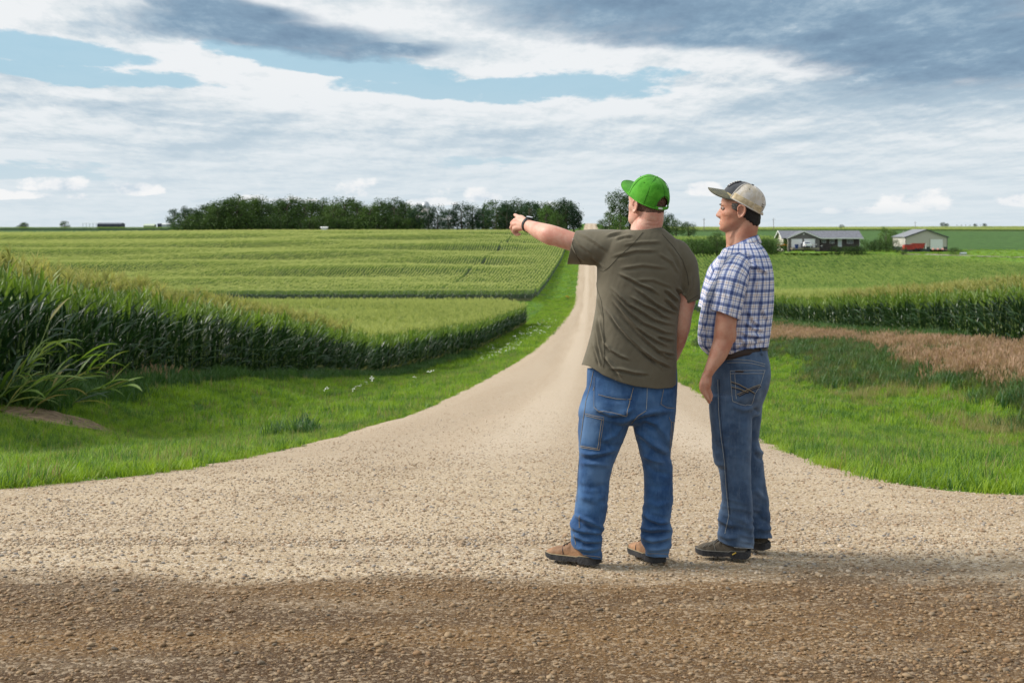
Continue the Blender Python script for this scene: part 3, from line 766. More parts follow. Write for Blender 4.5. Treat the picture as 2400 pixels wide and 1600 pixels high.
def put_grass(nm, x, y, meshes, lab, s0=.7, s1=1.35, wts=(.27, .27, .26, .15, .05), sink=0.0, zmul=1.0):
    n_ = len(x); wv = 1.0 * np.array(wts); wv = wv / wv.sum()
    patch = .5 + .5 * np.sin(x * .9 + 2 * np.sin(y * .33)) * np.sin(y * .45 + x * .3)
    idx = rng.choice(len(meshes), n_, p=wv)
    if len(meshes) >= 4:
        sw = rng.uniform(0, 1, n_) < (patch - .72) * 1.2; idx[sw] = 3
    s = rng.uniform(s0, s1, n_)
    scatter(nm, np.stack([x, y, H(x, y) - sink], -1), np.stack([rng.normal(0, .12, n_), rng.normal(0, .12, n_), rng.uniform(0, 6.28, n_)], -1), np.stack([s, s, s * zmul * rng.uniform(.7, 1.2, n_)], -1), idx, meshes, lab)
LA = lambda v: cL(v) - .4
LB = lambda v: uL(v) - .04
RA = lambda v: uR(v) + .04
RB = lambda v: cR(v) + 1.0
def near_edge(lo, hi, n, side):
    # ragged fringe creeping over the gravel
    v = rng.uniform(8.6, 40, n); u = (uL(v) if side < 0 else uR(v)) + side * np.abs(rng.normal(0, .26, n)) * 1. - side * rng.uniform(0, .12, n) * (rng.uniform(0, 1, n) < .4)
    return u + SK * v, v
a = gpts(36000, 8.1, 30, lambda v: np.maximum(uL(v) - 14, -13.0 - 0 * v), LB); b_ = gpts(50000, 8.1, 30, RA, lambda v: np.minimum(uR(v) + 16, 17.5 + 0 * v))
e1 = near_edge(0, 0, 3500, -1); e2 = near_edge(0, 0, 3500, 1)
x = np.concatenate([a[0], b_[0], e1[0], e2[0]]); y = np.concatenate([a[1], b_[1], e1[1], e2[1]])
wn = lambda a, b_, s: (np.sin(a * 3.1 * s + 2 * np.sin(b_ * 1.7)) + np.sin(a * 7.3 * s - b_ * 5.1) * .6 + np.sin(b_ * 6.1 * s + a * 2.2) * .6) / 2.2
k = ~on_road(x + .38 * wn(x, y, 1.), y - .10 + .30 * wn(y, x, .8)) | (~on_road(x, y) & (rng.uniform(0, 1, len(x)) < .12)); x = x[k]; y = y[k]
k = (np.hypot(x + 8.5, (y - 26.2)) > .95) | (rng.uniform(0, 1, len(x)) < .12); x = x[k]; y = y[k]
put_grass('grass', x, y, T_NEAR, 'bright green roadside grass nearest the gravel crossing', .7, 1.4)
a = gpts(20000, 29, 100, LA, LB); b_ = gpts(26000, 29, 100, RA, RB)
x = np.concatenate([a[0], b_[0]]); y = np.concatenate([a[1], b_[1]])
put_grass('grass', x, y, T_MID, 'green grass in the ditches along the gravel road')
a = gpts(11000, 98, 300, LA, LB); b_ = gpts(9000, 98, 300, RA, lambda v: np.where(v < 172, 17.5, 14.)); c_ = gpts(6000, 178, 292, lambda v: np.full_like(v, -75.), LA); d_ = gpts(5000, 148, 174, lambda v: np.full_like(v, 15.), lambda v: np.full_like(v, 70.))
e_ = gpts(6000, 300, 640, lambda v: cL(v) - .5, LB); f_ = gpts(7000, 300, 640, RA, lambda v: np.full_like(v, 14.)); g_ = gpts(9000, 318, 374, lambda v: np.full_like(v, 13.), lambda v: np.full_like(v, 130.))
x = np.concatenate([q[0] for q in (a, b_, c_, d_, e_, f_, g_)]); y = np.concatenate([q[1] for q in (a, b_, c_, d_, e_, f_, g_)])
k = ~((y > 300) & (y < 330) & (x - SK * y > 13) & (y < 320)); x = x[k]; y = y[k]
put_grass('grass', x, y, T_FAR, 'green grass along the far road and around the farmyard', .8, 1.4)
# taller, darker and drier growth on the right bank
PNK = [mk(tuft(s + 40, 16, .52, .16, .008, .55, 3, True), [PG_, PINK]) for s in range(3)]
WD = [mk(tuft(s + 50, 26, .55, .22, .03, .9, 3), [WEED]) for s in range(3)] + [mk(tuft(55, 18, .6, .2, .012, .5, 3), [GR2])]
OLV = leaf_mat('olive_weed', (.055, .082, .025), (.115, .120, .042), .3, .6, pos_scale=.5, c3=(.22, .155, .09))
WDO = WD[:1] + [mk(tuft(58 + s, 26, .42, .2, .009, .8, 3), [OLV]) for s in range(4)]
def band(n, v0, v1, a0, a1, meshes, nm, lab, s0=.7, s1=1.25, dens=None, k3=None):
    v = v0 + (v1 - v0) * rng.uniform(0, 1, n) ** 1.5; u = np.asarray(a0(v)) + (np.asarray(a1(v)) - np.asarray(a0(v))) * rng.uniform(0, 1, n) + rng.normal(0, .3, n); x = u + SK * v
    k = (1200 + F * x / v < 2700) & (1200 + F * x / v > -300)
    if dens is not None: k &= rng.uniform(0, 1, n) < dens(x, v)
    x = x[k]; v = v[k]; s = rng.uniform(s0, s1, len(x))
    scatter(nm, np.stack([x, v, H(x, v)], -1), np.stack([rng.normal(0, .1, len(x)), rng.normal(0, .1, len(x)), rng.uniform(0, 6.28, len(x))], -1), s, rng.integers(0, len(meshes), len(x)), meshes, lab)
blotch = lambda x, v: np.clip(.55 + .75 * np.sin(x * 1.1 + 2 * np.sin(v * .21)) * np.sin(v * .17 + x * .4), 0, 1)
band(11500, 34, 140, lambda v: 12.2 + 1.2 * np.sin(v * .11), lambda v: 15.9 + 0 * v, PNK, 'tall_grass', 'pinkish brown seeding grass on the bank below the right cornfield', .65, 1.05, dens=lambda x, v: .12 + .88 * blotch(x * .7, v))
band(13000, 28, 140, lambda v: 9.6 + 1.0 * np.sin(v * .2), lambda v: 15.6 + .0 * v, WDO, 'weeds', 'dark green weeds and tall grass below the pinkish grass on the right', .6, 1.1)
band(3000, 62, 150, lambda v: 14.8 + 0 * v, lambda v: 16.6 + 0 * v, WD, 'weeds', 'bushy green weeds at the foot of the right corn', .9, 1.6)
band(2200, 22, 60, lambda v: 8.2 + 0 * v, lambda v: 10.0 + 0 * v, [mk(tuft(70 + s, 24, .3, .16, .008, .7, 3), [DRY]) for s in range(2)], 'dry_grass', 'brown dry grass at the foot of the right bank', dens=blotch)
band(5000, 27, 120, lambda v: cL(v) - .2, lambda v: cL(v) + 1.0, WD, 'weeds', 'dark weeds in the shade along the left corn', .5, 1.0)
band(60, 34, 44, lambda v: cL(v) + .1, lambda v: cL(v) + .7, PNK[:1] + [mk(tuft(80, 20, .5, .2, .01, .6, 3), [DRY])], 'dry_grass', 'tan dry grass at the foot of the left corn', .6, 1.0)
BROAD = [mk(tuft(95 + s, 18, .10, .10, .018, 1.4, 3), [GR2]) for s in range(3)]
for sd_, a0_, a1_ in (('left', lambda v: np.maximum(cL(v), uL(v) - 12) + .5, LB), ('right', RA, lambda v: np.minimum(uR(v) + 11, 14.) + 0 * v)):
    band(500, 14, 60, a0_, (lambda v, f=a1_: f(v) - 1.2) if sd_ == 'left' else a1_, BROAD, 'broadleaf_weeds', 'low broad leaved weeds among the %s verge grass' % sd_, .6, 1.5)
# leafy weed clumps and white flowers on the left verge
band(14, 24.6, 25.9, lambda v: -5.5 + 0 * v, lambda v: -4.9 + 0 * v, WD[:3], 'weeds', 'dark leafy weed clump in the left verge', .5, .9)
def flower(seed):
    r_ = random.Random(seed); mb = MB()
    mb.tube([(0, 0, 0), (.01, 0, .5)], [.004, .003], 3, 0, cap=False)
    for k in range(5):
        a_ = r_.uniform(0, 6.28); rr = r_.uniform(.02, .10); c = Vector((math.cos(a_) * rr, math.sin(a_) * rr, .5 + r_.uniform(0, .12)))
        mb.add([c + Vector((math.cos(q * 1.047) * .035, math.sin(q * 1.047) * .035, .006 * (q % 2))) for q in range(6)], [tuple(range(6))], 1)
    return mb
WHITE = mat_basic('white_petals', (.80, .80, .74), .7); STEMG = mat_basic('flower_stem', (.10, .20, .05), .7)
FLW = [mk(flower(s), [STEMG, WHITE]) for s in range(3)]
band(130, 98, 132, lambda v: -8.9 + 0 * v, lambda v: -5.0 + 0 * v, FLW, 'white_wildflowers', 'white wildflowers in a patch on the left verge', .55, 1.1, dens=lambda x, v: .05 + .7 * .88 * blotch(x * 1.4, v * 1.5))
band(45, 130, 185, lambda v: -7.4 + 0 * v, lambda v: -4.2 + 0 * v, FLW, 'white_wildflowers', 'scattered white wildflowers farther down the left verge', 0.9, 1.4)
band(8, 42, 62, lambda v: -8.2 + 0 * v, lambda v: -6. + 0 * v, FLW, 'white_wildflowers', 'few pale wildflowers among the near left grass', .7, 1.1)
# ================================================================ trees
BARK = mat_basic('bark', (.12, .10, .08), .9, .1, var=.3, scale=3)
def foliage(name, c1, c2): return leaf_mat(name, c1, c2, .22, .6, spec=.2, pos_scale=.35)
FO = [foliage('foliage_dark', (.026, .058, .018), (.062, .11, .03)), foliage('foliage_mid', (.045, .088, .022), (.09, .15, .038)),
      foliage('foliage_bluish', (.022, .052, .028), (.042, .085, .042)), foliage('foliage_light', (.07, .14, .03), (.12, .20, .05))]
def tree_meshes(seed, h, w, trunk_h, nclump, ncard, cs, fm, kind='round'):
    r_ = random.Random(seed); tm = MB(); cm = MB()
    tm.tube([(0, 0, -1), (.1, 0, h * .25), (-.1, .1, h * .55), (0, 0, h * .8)], [.035 * h, .026 * h, .018 * h, .006 * h], 7)
    cl = []
    for k in range(nclump):
        t = (k + r_.random()) / nclump; z = trunk_h + (h - trunk_h) * (.10 + .86 * t)
        if kind == 'cone': prof = (1 - t) ** .8 * .95 + .05
        else: prof = math.sqrt(max(.05, 1 - (2 * t - .85) ** 2 / 1.45)) if t > .1 else .6
        a = r_.uniform(0, 6.28); rr = w / 2 * prof * (r_.uniform(.35, 1.0) ** .6)
        c = Vector((math.cos(a) * rr, math.sin(a) * rr, z)); cr = w * r_.uniform(.13, .24) * (.55 if kind == 'cone' else 1)
        cl.append((c, cr))
        if k % 3 == 0:
            z0 = max(h * .15, z - rr * .8); tm.tube([(0, 0, z0), tuple(Vector((c.x * .5, c.y * .5, (z0 + z) / 2 + .2))), tuple(c)], [.012 * h, .008 * h, .002 * h], 4, 0, cap=False)
    for c, cr in cl:
        for q in range(ncard):
            d = Vector((r_.gauss(0, 1), r_.gauss(0, 1), r_.gauss(0, .8))).normalized() * cr * (r_.random() ** .4)
            p = c + d; s = cs * r_.uniform(.6, 1.3)
            a1 = Vector((r_.gauss(0, 1), r_.gauss(0, 1), r_.gauss(0, .7))).normalized(); a2 = a1.cross(Vector((r_.gauss(0, 1), r_.gauss(0, 1), r_.gauss(0, 1)))).normalized()
            cm.add([p - a1 * s, p - a2 * s * .5, p + a1 * s, p + a2 * s * .5], [(0, 1, 2, 3)])
    return mesh_np('trunk', tm.v, tm.f, [BARK], smooth=True), mesh_np('crown', cm.v, cm.f, [fm])
TV = {}
def tv(key, *a, **k):
    if key not in TV: TV[key] = tree_meshes(*a, **k)
    return TV[key]
for s in range(4): tv(('d', s), 10 + s, 12, 9.5, 1.2, 52, 60, .27, FO[0])
for s in range(3): tv(('m', s), 20 + s, 12, 9, 1.0, 48, 60, .27, FO[1])
for s in range(3): tv(('b', s), 30 + s, 12, 7.5, 2.0, 40, 60, .26, FO[2])
for s in range(2): tv(('c', s), 40 + s, 12, 5.0, .6, 40, 40, .26, FO[2], kind='cone')
for s in range(2): tv(('l', s), 50 + s, 12, 9, .6, 40, 44, .34, FO[3])
for s in range(2): tv(('o', s), 60 + s, 12, 9.5, 1.8, 46, 56, .27, FO[2])     # open, high crown with bare trunk
def tree(key, px, D, py_top, z0=None, wmul=1.0, label=None, cat='tree', group=None, name='tree', embed=0.):
    x = (px - 1200) / F * D; zb = float(H(x, D)) if z0 is None else z0
    ht = CAM_Z + (HZ - py_top) / F * D - zb; s = ht / 12.0
    tm, cm = TV[key]; root = empty(name, (x, D, zb), random.uniform(0, 6.28)); root.scale = (s * wmul, s * wmul, s)
    obj('trunk', tm, root); obj('crown', cm, root)
    tag(root, label, cat, group); return root
S_ = 1.0204
prof = [(400, 480), (425, 476), (445, 480), (470, 471), (500, 463), (520, 458), (545, 452), (575, 456), (600, 455), (640, 460), (660, 454), (700, 458), (740, 458), (765, 468), (790, 456), (820, 462), (850, 470), (880, 460), (905, 458), (930, 466), (960, 470), (985, 486), (1005, 474), (1030, 482), (1060, 468), (1085, 472), (1110, 478), (1140, 462), (1165, 466), (1190, 460), (1215, 462), (1240, 466), (1262, 472), (1285, 464), (1300, 458), (1318, 472), (1330, 492)]
ordn = ['leftmost', 'second', 'third', 'fourth', 'fifth', 'sixth', 'seventh', 'eighth', 'ninth', 'tenth', 'eleventh', 'twelfth', 'thirteenth', 'fourteenth', 'fifteenth', 'sixteenth', 'seventeenth', 'eighteenth', 'nineteenth', 'twentieth', 'twenty-first', 'twenty-second', 'twenty-third', 'twenty-fourth', 'twenty-fifth', 'twenty-sixth', 'twenty-seventh', 'twenty-eighth', 'twenty-ninth', 'thirtieth', 'thirty-first', 'thirty-second', 'thirty-third', 'thirty-fourth', 'thirty-fifth', 'thirty-sixth', 'last']
look = {'d': 'dense dark green tree', 'm': 'full mid green tree', 'b': 'dark bluish green tree', 'o': 'open crowned tree with bare trunk', 'c': 'narrow pointed conifer', 'l': 'light green bushy tree'}
for i_, (px, py) in enumerate(prof):
    if px < 430: ky = ('b', i_ % 3)
    elif px < 960: ky = [('d', i_ % 4), ('m', i_ % 3), ('d', (i_ + 1) % 4)][i_ % 3]
    elif px < 1075 and px > 975: ky = ('o', i_ % 2)
    elif px < 1290: ky = [('b', i_ % 3), ('d', i_ % 4)][i_ % 2]
    else: ky = ('b', i_ % 3)
    tree(ky, px * S_, 590 + random.uniform(-8, 8), py * S_, wmul=random.uniform(.95, 1.2) * (.75 if px < 430 or px > 1310 else 1), label='%s, %s from the left end of the windbreak' % (look[ky[0]], ordn[min(i_, 36)]), group='trees of the windbreak')
# second rank fills the belt, except where the farmstead shows through
j = 0
for px in list(range(455, 960, 26)) + list(range(1120, 1320, 26)):
    py = np.interp(px, [p[0] for p in prof], [p[1] for p in prof]) + random.uniform(4, 14); ky = [('d', j % 4), ('m', j % 3), ('b', j % 3)][j % 3]
    tree(ky, px * S_, 612 + random.uniform(-6, 10), py * S_, wmul=1.25, label='tree of the rear rank of the windbreak, %s from its left end' % ordn[min(j, 36)], group='trees in the rear rank of the windbreak'); j += 1
tree(('c', 0), 1112 * S_, 616, 470 * S_, label='narrow pointed conifer rising above the middle of the windbreak')
# low shrubs under the belt
SHR = [tree_meshes(90 + s, 12, 18, 0, 34, 40, .5, FO[k_]) for s, k_ in ((0, 0), (1, 1), (2, 3))]
for s in range(3): TV[('s', s)] = SHR[s]
j = 0
for px in range(425, 975, 22):
    tree(('s', [0, 1, 0, 1][j % 4]), px * S_, 582, (497 + random.uniform(-5, 6)) * S_, name='shrub', cat='shrub', label='low dark shrub under the windbreak, %s from its left end' % ordn[min(j, 36)], group='shrubs under the windbreak'); j += 1
for px, py, lb in [(416, 508, 'light green shrub at the left end of the windbreak')]:
    tree(('s', 2), px * S_, 585, py * S_, name='shrub', cat='shrub', label=lb)
tree(('l', 0), 1254 * S_, 560, 477 * S_, wmul=1.0, label='light green tree in front of the right end of the windbreak')
tree(('m', 1), 1282 * S_, 566, 490 * S_, wmul=.9, label='smaller green tree beside the light green one near the road')
# right of the road
tree(('d', 1), 1424 * S_, 600, 440 * S_, wmul=.78, label='tallest dark tree right of the road, behind the green cap')
tree(('d', 2), 1446 * S_, 606, 447 * S_, wmul=.7, label='tall dark tree just behind the man in the green cap')
tree(('m', 0), 1400 * S_, 590, 487 * S_, wmul=1.0, label='rounded green tree nearest the right side of the far road')
tree(('l', 1), 1425 * S_, 580, 494 * S_, wmul=1.1, label='lighter green bushy tree below the tallest tree by the road')
tree(('d', 0), 1378 * S_ + 6, 592, 505 * S_, wmul=1.1, label='low dark tree at the very edge of the far road')
tree(('d', 3), 1475 * S_, 600, 470 * S_, wmul=.9, label='dark tree hidden mostly by the green cap')
tree(('d', 0), 1515 * S_, 590, 489 * S_, wmul=1.1, label='dark tree to the right of the olive shirted neck')
tree(('b', 1), 1537 * S_, 596, 492 * S_, wmul=1.0, label='dark bluish tree between the two men')
tree(('m', 2), 1553 * S_, 585, 505 * S_, wmul=1.2, label='low green tree between the two men')
tree(('d', 2), 1581 * S_, 570, 511 * S_, wmul=1.5, label='round dark bush like tree nearest the second man')
# hedge left of the house and shrubs around the yard
j = 0
HL = ['round green shrub in the hedge left of the house', 'yellowish green shrub in the hedge left of the house']
for px in list(range(1592, 1655, 11)) + list(range(1735, 1792, 10)):
    py = 551 + random.uniform(-3, 4) - (6 if 1640 < px < 1660 else 0)
    tree(('s', [1, 0, 2, 1][j % 4]), px * S_, 347 + random.uniform(-3, 3), py * S_, wmul=.85, name='shrub', cat='shrub', label=HL[1 if [1, 0, 2, 1][j % 4] == 2 else 0] + ', %s from the left' % ordn[j], group='shrubs of the hedge left of the house'); j += 1
tree(('m', 1), 1645 * S_, 352, 534 * S_, wmul=1.1, label='small bright green tree in the hedge behind the second man')
tree(('l', 1), 2035 * S_, 380, 523 * S_, wmul=1.0, label='large rounded green tree left of the metal shed')
tree(('m', 2), 2050 * S_, 386, 530 * S_, wmul=1.0, label='darker tree behind the large one left of the metal shed')
j = 0
for px in (1985, 1998, 2010, 2022, 2036, 2052):
    tree(('s', [0, 1, 0][j % 3]), px * S_, 366, (552 + random.uniform(-4, 4)) * S_, wmul=.8, name='shrub', cat='shrub', label='low dark shrub between the house and the metal shed, %s from the left' % ordn[j], group='shrubs between house and shed'); j += 1
for j, px in enumerate((1920, 1940, 1955, 1968, 1978)):
    tree(('s', 0), px * S_, 348.2, (566 + random.uniform(-1, 1)) * S_, wmul=1.0, name='shrub', cat='shrub', label='small foundation shrub before the brick wall of the grey house, %s from the left' % ordn[j], group='foundation shrubs of the house')
tree(('s', 0), 2195 * S_, 352, 569 * S_, wmul=1.3, name='shrub', cat='shrub', label='dark shrub right of the metal shed beside the farm track')
tree(('s', 0), 2072 * S_, 353, 568 * S_, wmul=1., name='shrub', cat='shrub', label='dark shrub at the left corner of the metal shed')
for px, py, D, lb in [(1933, 516, 850, 'dark bush on the field edge above the house roof'), (2165, 511, 1300, 'dark far tree on the skyline above the metal shed'), (2174, 513, 1300, 'far tree right next to the dark one above the metal shed'), (2240, 514, 1300, 'left one of the small far trees on the right skyline'), (2262, 513, 1300, 'right one of the small far trees on the right skyline')]:
    tree(('d', 1) if D > 900 else ('s', 0), px * S_, D, py * S_, z0=CAM_Z + (HZ - 527) / F * D - 2, wmul=1.6 if D > 900 else 1, label=lb, cat='tree' if D > 900 else 'shrub', name='tree' if D > 900 else 'shrub')
for j, px in enumerate((2198, 2208, 2218, 2228, 2252)):
    tree(('s', 0), px * S_, 1350, 516.5 * S_, z0=CAM_Z + (HZ - 527) / F * 1350 - 1, name='shrub', cat='shrub', label='tiny far shrub along the right skyline, %s from the left' % ordn[j], group='far shrubs on the right skyline')
for px, py, lb in [(52, 512, 'dark far tree on the left skyline'), (58, 511, 'far tree beside the dark one at the left edge'), (148, 508, 'lone far tree on the left skyline before the barn')]:
    tree(('d', 1), px * S_, 1250, py * S_, z0=CAM_Z - 2, wmul=1.3, label=lb)
tree(('s', 0), 44 * S_, 1250, 518 * S_, z0=CAM_Z - 1, name='shrub', cat='shrub', label='tiny shrub left of the two far trees at the left edge')

# ================================================================ farm buildings
def P3(px, py, D): return Vector(((px - 1200) / F * D, D, CAM_Z + (HZ - py) / F * D))
WHITEP = mat_basic('white_paint', (.78, .78, .76), .5, .3)
GARD = mat_basic('garage_door_white', (.80, .80, .80), .5, .3, bump=.2, bscale=6)
SHING = mat_basic('grey_shingles', (.17, .175, .20), .85, .2, var=.22, scale=2.5, bump=.6, bscale=9)
GREYW = mat_basic('grey_siding', (.155, .145, .14), .8, .2, var=.1, scale=2)
BRICK = mat_basic('dark_brick', (.085, .07, .068), .85, .2, var=.35, scale=4, bump=.6, bscale=12)
BEIGE = mat_basic('beige_siding', (.52, .48, .42), .7, .2, var=.06, scale=1)
GLASS = mat_basic('window_glass', (.06, .08, .10), .08, .8)
DOORG = mat_basic('door_glass_pale', (.55, .62, .62), .3, .5)
DK = mat_basic('dark_metal', (.07, .075, .09), .5, .4)
sc_ = 350 / F
D0 = 350.0; gz = CAM_Z - 45 * sc_ ; X_ = lambda px: (px - 1200) * sc_
hs = empty('house', (X_(1831), D0, gz)); hx = X_(1831)
L_ = lambda px: X_(px) - hx            # local x from a photo column
ev = 2.42; rd = 4.15; dep = 8.4
# walls
w = MB(); wl, wr = L_(1836), L_(2016)
w.box(L_(1917), wr, .6, .8, -1, ev)                    # recessed brick front
w.build('brick_wall', BRICK, hs)
w = MB(); w.box(wl, wr, dep - .2, dep, -1, ev); w.box(wr - .2, wr, .8, dep - .2, -1, ev); w.box(wl, wl + .2, .0, dep - .2, -1, ev)
w.add([(wl, 0, ev), (wl, dep, ev), (wl, dep / 2, rd - .15)], [(0, 1, 2)]); w.add([(wr, 0, ev), (wr, dep / 2, rd - .15), (wr, dep, ev)], [(0, 1, 2)])
w.build('side_wall', BEIGE, hs)
g0, g1, gm = L_(1845), L_(1918), L_(1881); gf = -1.3    # garage block stands forward
w = MB(); d0, d1, d2, d3 = L_(1852), L_(1878), L_(1882), L_(1908); dh = 2.14
for a_, b_ in ((g0, d0), (d1, d2), (d3, g1)): w.box(a_, b_, gf, gf + .2, -1, ev)
w.box(d0, d1, gf, gf + .2, dh, ev); w.box(d2, d3, gf, gf + .2, dh, ev)
w.add([(g0, gf, ev), (g1, gf, ev), (gm, gf, rd - .35), (g0, gf + .2, ev), (g1, gf + .2, ev), (gm, gf + .2, rd - .35)], [(0, 1, 2), (5, 4, 3), (0, 2, 5, 3), (1, 4, 5, 2)])
w.box(g1 - .2, g1, gf + .2, .8, -1, ev)
w.build('garage_wall', GREYW, hs)
w = MB(); w.box(g0 - .001 - .05, g0, gf, 0.0, -1, ev); w.build('garage_side_wall', BEIGE, hs)
for a_, b_ in ((d0, d1), (d2, d3)):
    o = MB().box(a_ + .01, b_ - .01, gf + .08, gf + .12, 0, dh - .01).build('garage_door', GARD, hs)
    for q in range(4): MB().box(a_ + .02, b_ - .02, gf + .055, gf + .078, q * dh / 4 + .03, (q + 1) * dh / 4 - .03).build('door_panel', GARD, o)
def slab(pts, th, nm, mat, par):
    """a thick roof plane from four corners"""
    p = [Vector(q) for q in pts]; n_ = (p[1] - p[0]).cross(p[3] - p[0]).normalized() * th
    vs = p + [q - n_ for q in p]
    return MB().add(vs, [(0, 1, 2, 3), (7, 6, 5, 4), (0, 4, 5, 1), (1, 5, 6, 2), (2, 6, 7, 3), (3, 7, 4, 0)]).build(nm, mat, par)
rx0, rx1 = L_(1831), L_(2023)
roof = slab([(rx0, -.5, ev - .1), (rx1, -.5, ev - .1), (rx1, dep / 2, rd), (rx0, dep / 2, rd)], .14, 'roof', SHING, hs)
slab([(rx0, dep / 2, rd), (rx1, dep / 2, rd), (rx1, dep + .5, ev - .1), (rx0, dep + .5, ev - .1)], .14, 'rear_slope', SHING, roof)
ga, gb = g0 - .45, g1 + .45; gzz = ev - .18; gr = rd - .12; yb = 3.6
slab([(ga, gf - .45, gzz), (gm, gf - .45, gr), (gm, yb, gr), (ga, yb, gzz)], -.14, 'garage_roof_slope', SHING, roof)
slab([(gm, gf - .45, gr), (gb, gf - .45, gzz), (gb, yb, gzz), (gm, yb, gr)], -.14, 'garage_roof_slope', SHING, roof)
def beam(a, b, h, t, nm, mat, par):
    a = Vector(a); b = Vector(b); d = Vector((0, 0, h)); q = Vector((0, t, 0))
    return MB().add([a, b, b + d, a + d, a + q, b + q, b + d + q, a + d + q], [(0, 1, 2, 3), (7, 6, 5, 4), (0, 4, 5, 1), (3, 2, 6, 7), (0, 3, 7, 4), (1, 5, 6, 2)]).build(nm, mat, par)
beam((ga, gf - .52, gzz - .16), (gm, gf - .52, gr - .16), .24, .06, 'fascia', WHITEP, hs)
beam((gm, gf - .52, gr - .16), (gb, gf - .52, gzz - .16), .24, .06, 'fascia', WHITEP, hs)
beam((gb, -.57, ev - .30), (rx1, -.57, ev - .30), .24, .06, 'fascia', WHITEP, hs)
fx = rx0 - .03
for ya, za, yb2, zb in ((-.5, ev - .1, dep / 2, rd), (dep / 2, rd, dep + .5, ev - .1)):
    MB().add([(fx, ya, za - .22), (fx, yb2, zb - .22), (fx, yb2, zb + .05), (fx, ya, za + .05), (fx - .05, ya, za - .22), (fx - .05, yb2, zb - .22), (fx - .05, yb2, zb + .05), (fx - .05, ya, za + .05)], [(0, 1, 2, 3), (7, 6, 5, 4), (0, 4, 5, 1), (3, 2, 6, 7), (0, 3, 7, 4), (1, 5, 6, 2)]).build('fascia', WHITEP, hs)
MB().box(wr - .05, wr + .06, .52, .62, -.6, ev - .1).build('corner_board', WHITEP, hs)
mb = MB(); mb.add([(gm + math.cos(q * .785) * .16, gf - .03, gr - .75 + math.sin(q * .785) * .16) for q in range(8)], [tuple(range(7, -1, -1))]); mb.build('gable_vent', WHITEP, hs)
def window(par, xa, xb, y, za, zb, n_, fm=WHITEP, gm_=GLASS):
    f = MB(); t = .07
    f.box(xa, xb, y - .06, y - .01, za - t, za); f.box(xa, xb, y - .06, y - .01, zb, zb + t); f.box(xa - t, xa, y - .06, y - .01, za - t, zb + t); f.box(xb, xb + t, y - .06, y - .01, za - t, zb + t)
    for q in range(1, n_): xm = xa + (xb - xa) * q / n_; f.box(xm - .035, xm + .035, y - .06, y - .01, za, zb)
    f = f.build('window', fm, par)
    for q in range(n_):
        a_ = xa + (xb - xa) * q / n_ + .036; b_ = xa + (xb - xa) * (q + 1) / n_ - .036
        MB().box(a_, b_, y - .035, y - .015, za + .002, zb - .002).build('pane', gm_, f)
window(hs, L_(1928), L_(1936), .6, 1.25, 2.0, 2); window(hs, L_(1947), L_(1955.5), .6, 1.05, 2.0, 2); window(hs, L_(1987), L_(2000), .6, 1.05, 2.0, 3)
o = MB().box(L_(1965), L_(1974), .52, .59, .15, 2.12).build('front_door', WHITEP, hs); MB().box(L_(1966), L_(1973), .50, .515, .35, 2.0).build('pane', DOORG, o)
tag(hs, 'long low grey house with two white garage doors', 'house')
tag(MB().box(X_(1850), X_(1912), 346.0, 348.6, gz - .5, gz - .02).build('driveway_pad', mat_basic('pale_gravel', (.27, .24, .19), .9, .1, var=.2, scale=1)), kind='structure')
# metal shed
D1 = 365.0; s1_ = D1 / F; gz1 = CAM_Z - 48.5 * s1_; X1 = lambda px: (px - 1200) * s1_
sh = empty('metal_shed', (X1(2122), D1, gz1)); LX = lambda px: X1(px) - X1(2122)
a_, b_, m_x = 0.0, LX(2220), LX(2171); ev2 = 3.1; pk = 4.98; dp = 12.0
d0, d1, dh = LX(2180), LX(2210), 2.5
wains = .55
w = MB()
w.box(a_, d0, 0, .15, wains, ev2); w.box(d1, b_, 0, .15, wains, ev2); w.box(d0, d1, 0, .15, dh, ev2)
w.add([(a_, 0, ev2), (b_, 0, ev2), (m_x, 0, pk - .1), (a_, .15, ev2), (b_, .15, ev2), (m_x, .15, pk - .1)], [(0, 1, 2), (5, 4, 3)])
w.box(a_, a_ + .15, .15, dp, wains, ev2); w.box(b_ - .15, b_, .15, dp, wains, ev2); w.box(a_, b_, dp, dp + .15, wains, ev2)
TIN = bpy.data.materials.new('ribbed_tin'); TIN.use_nodes = True
n = NT(TIN.node_tree); b = n.n['Principled BSDF']; ob = n.sep(n.new('ShaderNodeTexCoord').outputs['Object'])
rib = n.m('PINGPONG', n.m('ADD', ob[0], ob[1]), .15)
n.put(b.inputs['Base Color'], n.mix(n.sstep(rib, .0, .02), (.40, .375, .335), (.50, .47, .415))); b.inputs['Roughness'].default_value = .55
w.build('wall', TIN, sh)
w = MB(); w.box(a_ - .01, d0, -.01, .14, -1, wains - .002); w.box(d1, b_ + .01, -.01, .14, -1, wains - .002); w.box(a_ - .01, a_ + .14, .142, dp, -1, wains - .002); w.box(b_ - .14, b_ + .01, .142, dp, -1, wains - .002)
w.build('wainscot', mat_basic('dark_green_tin', (.05, .065, .06), .6), sh)
ov = .35
r1 = slab([(a_ - ov, -ov, ev2 - .12), (m_x, -ov, pk), (m_x, dp + ov, pk), (a_ - ov, dp + ov, ev2 - .12)], -.1, 'roof', mat_basic('grey_tin_roof', (.20, .205, .225), .5, .4, bump=.3, bscale=3), sh)
slab([(m_x, -ov, pk), (b_ + ov, -ov, ev2 - .12), (b_ + ov, dp + ov, ev2 - .12), (m_x, dp + ov, pk)], -.1, 'right_slope', DK, r1)
beam((a_ - ov, -ov - .06, ev2 - .30), (m_x, -ov - .06, pk - .18), .24, .05, 'rake_trim', DK, sh); beam((m_x, -ov - .06, pk - .18), (b_ + ov, -ov - .06, ev2 - .30), .24, .05, 'rake_trim', DK, sh)
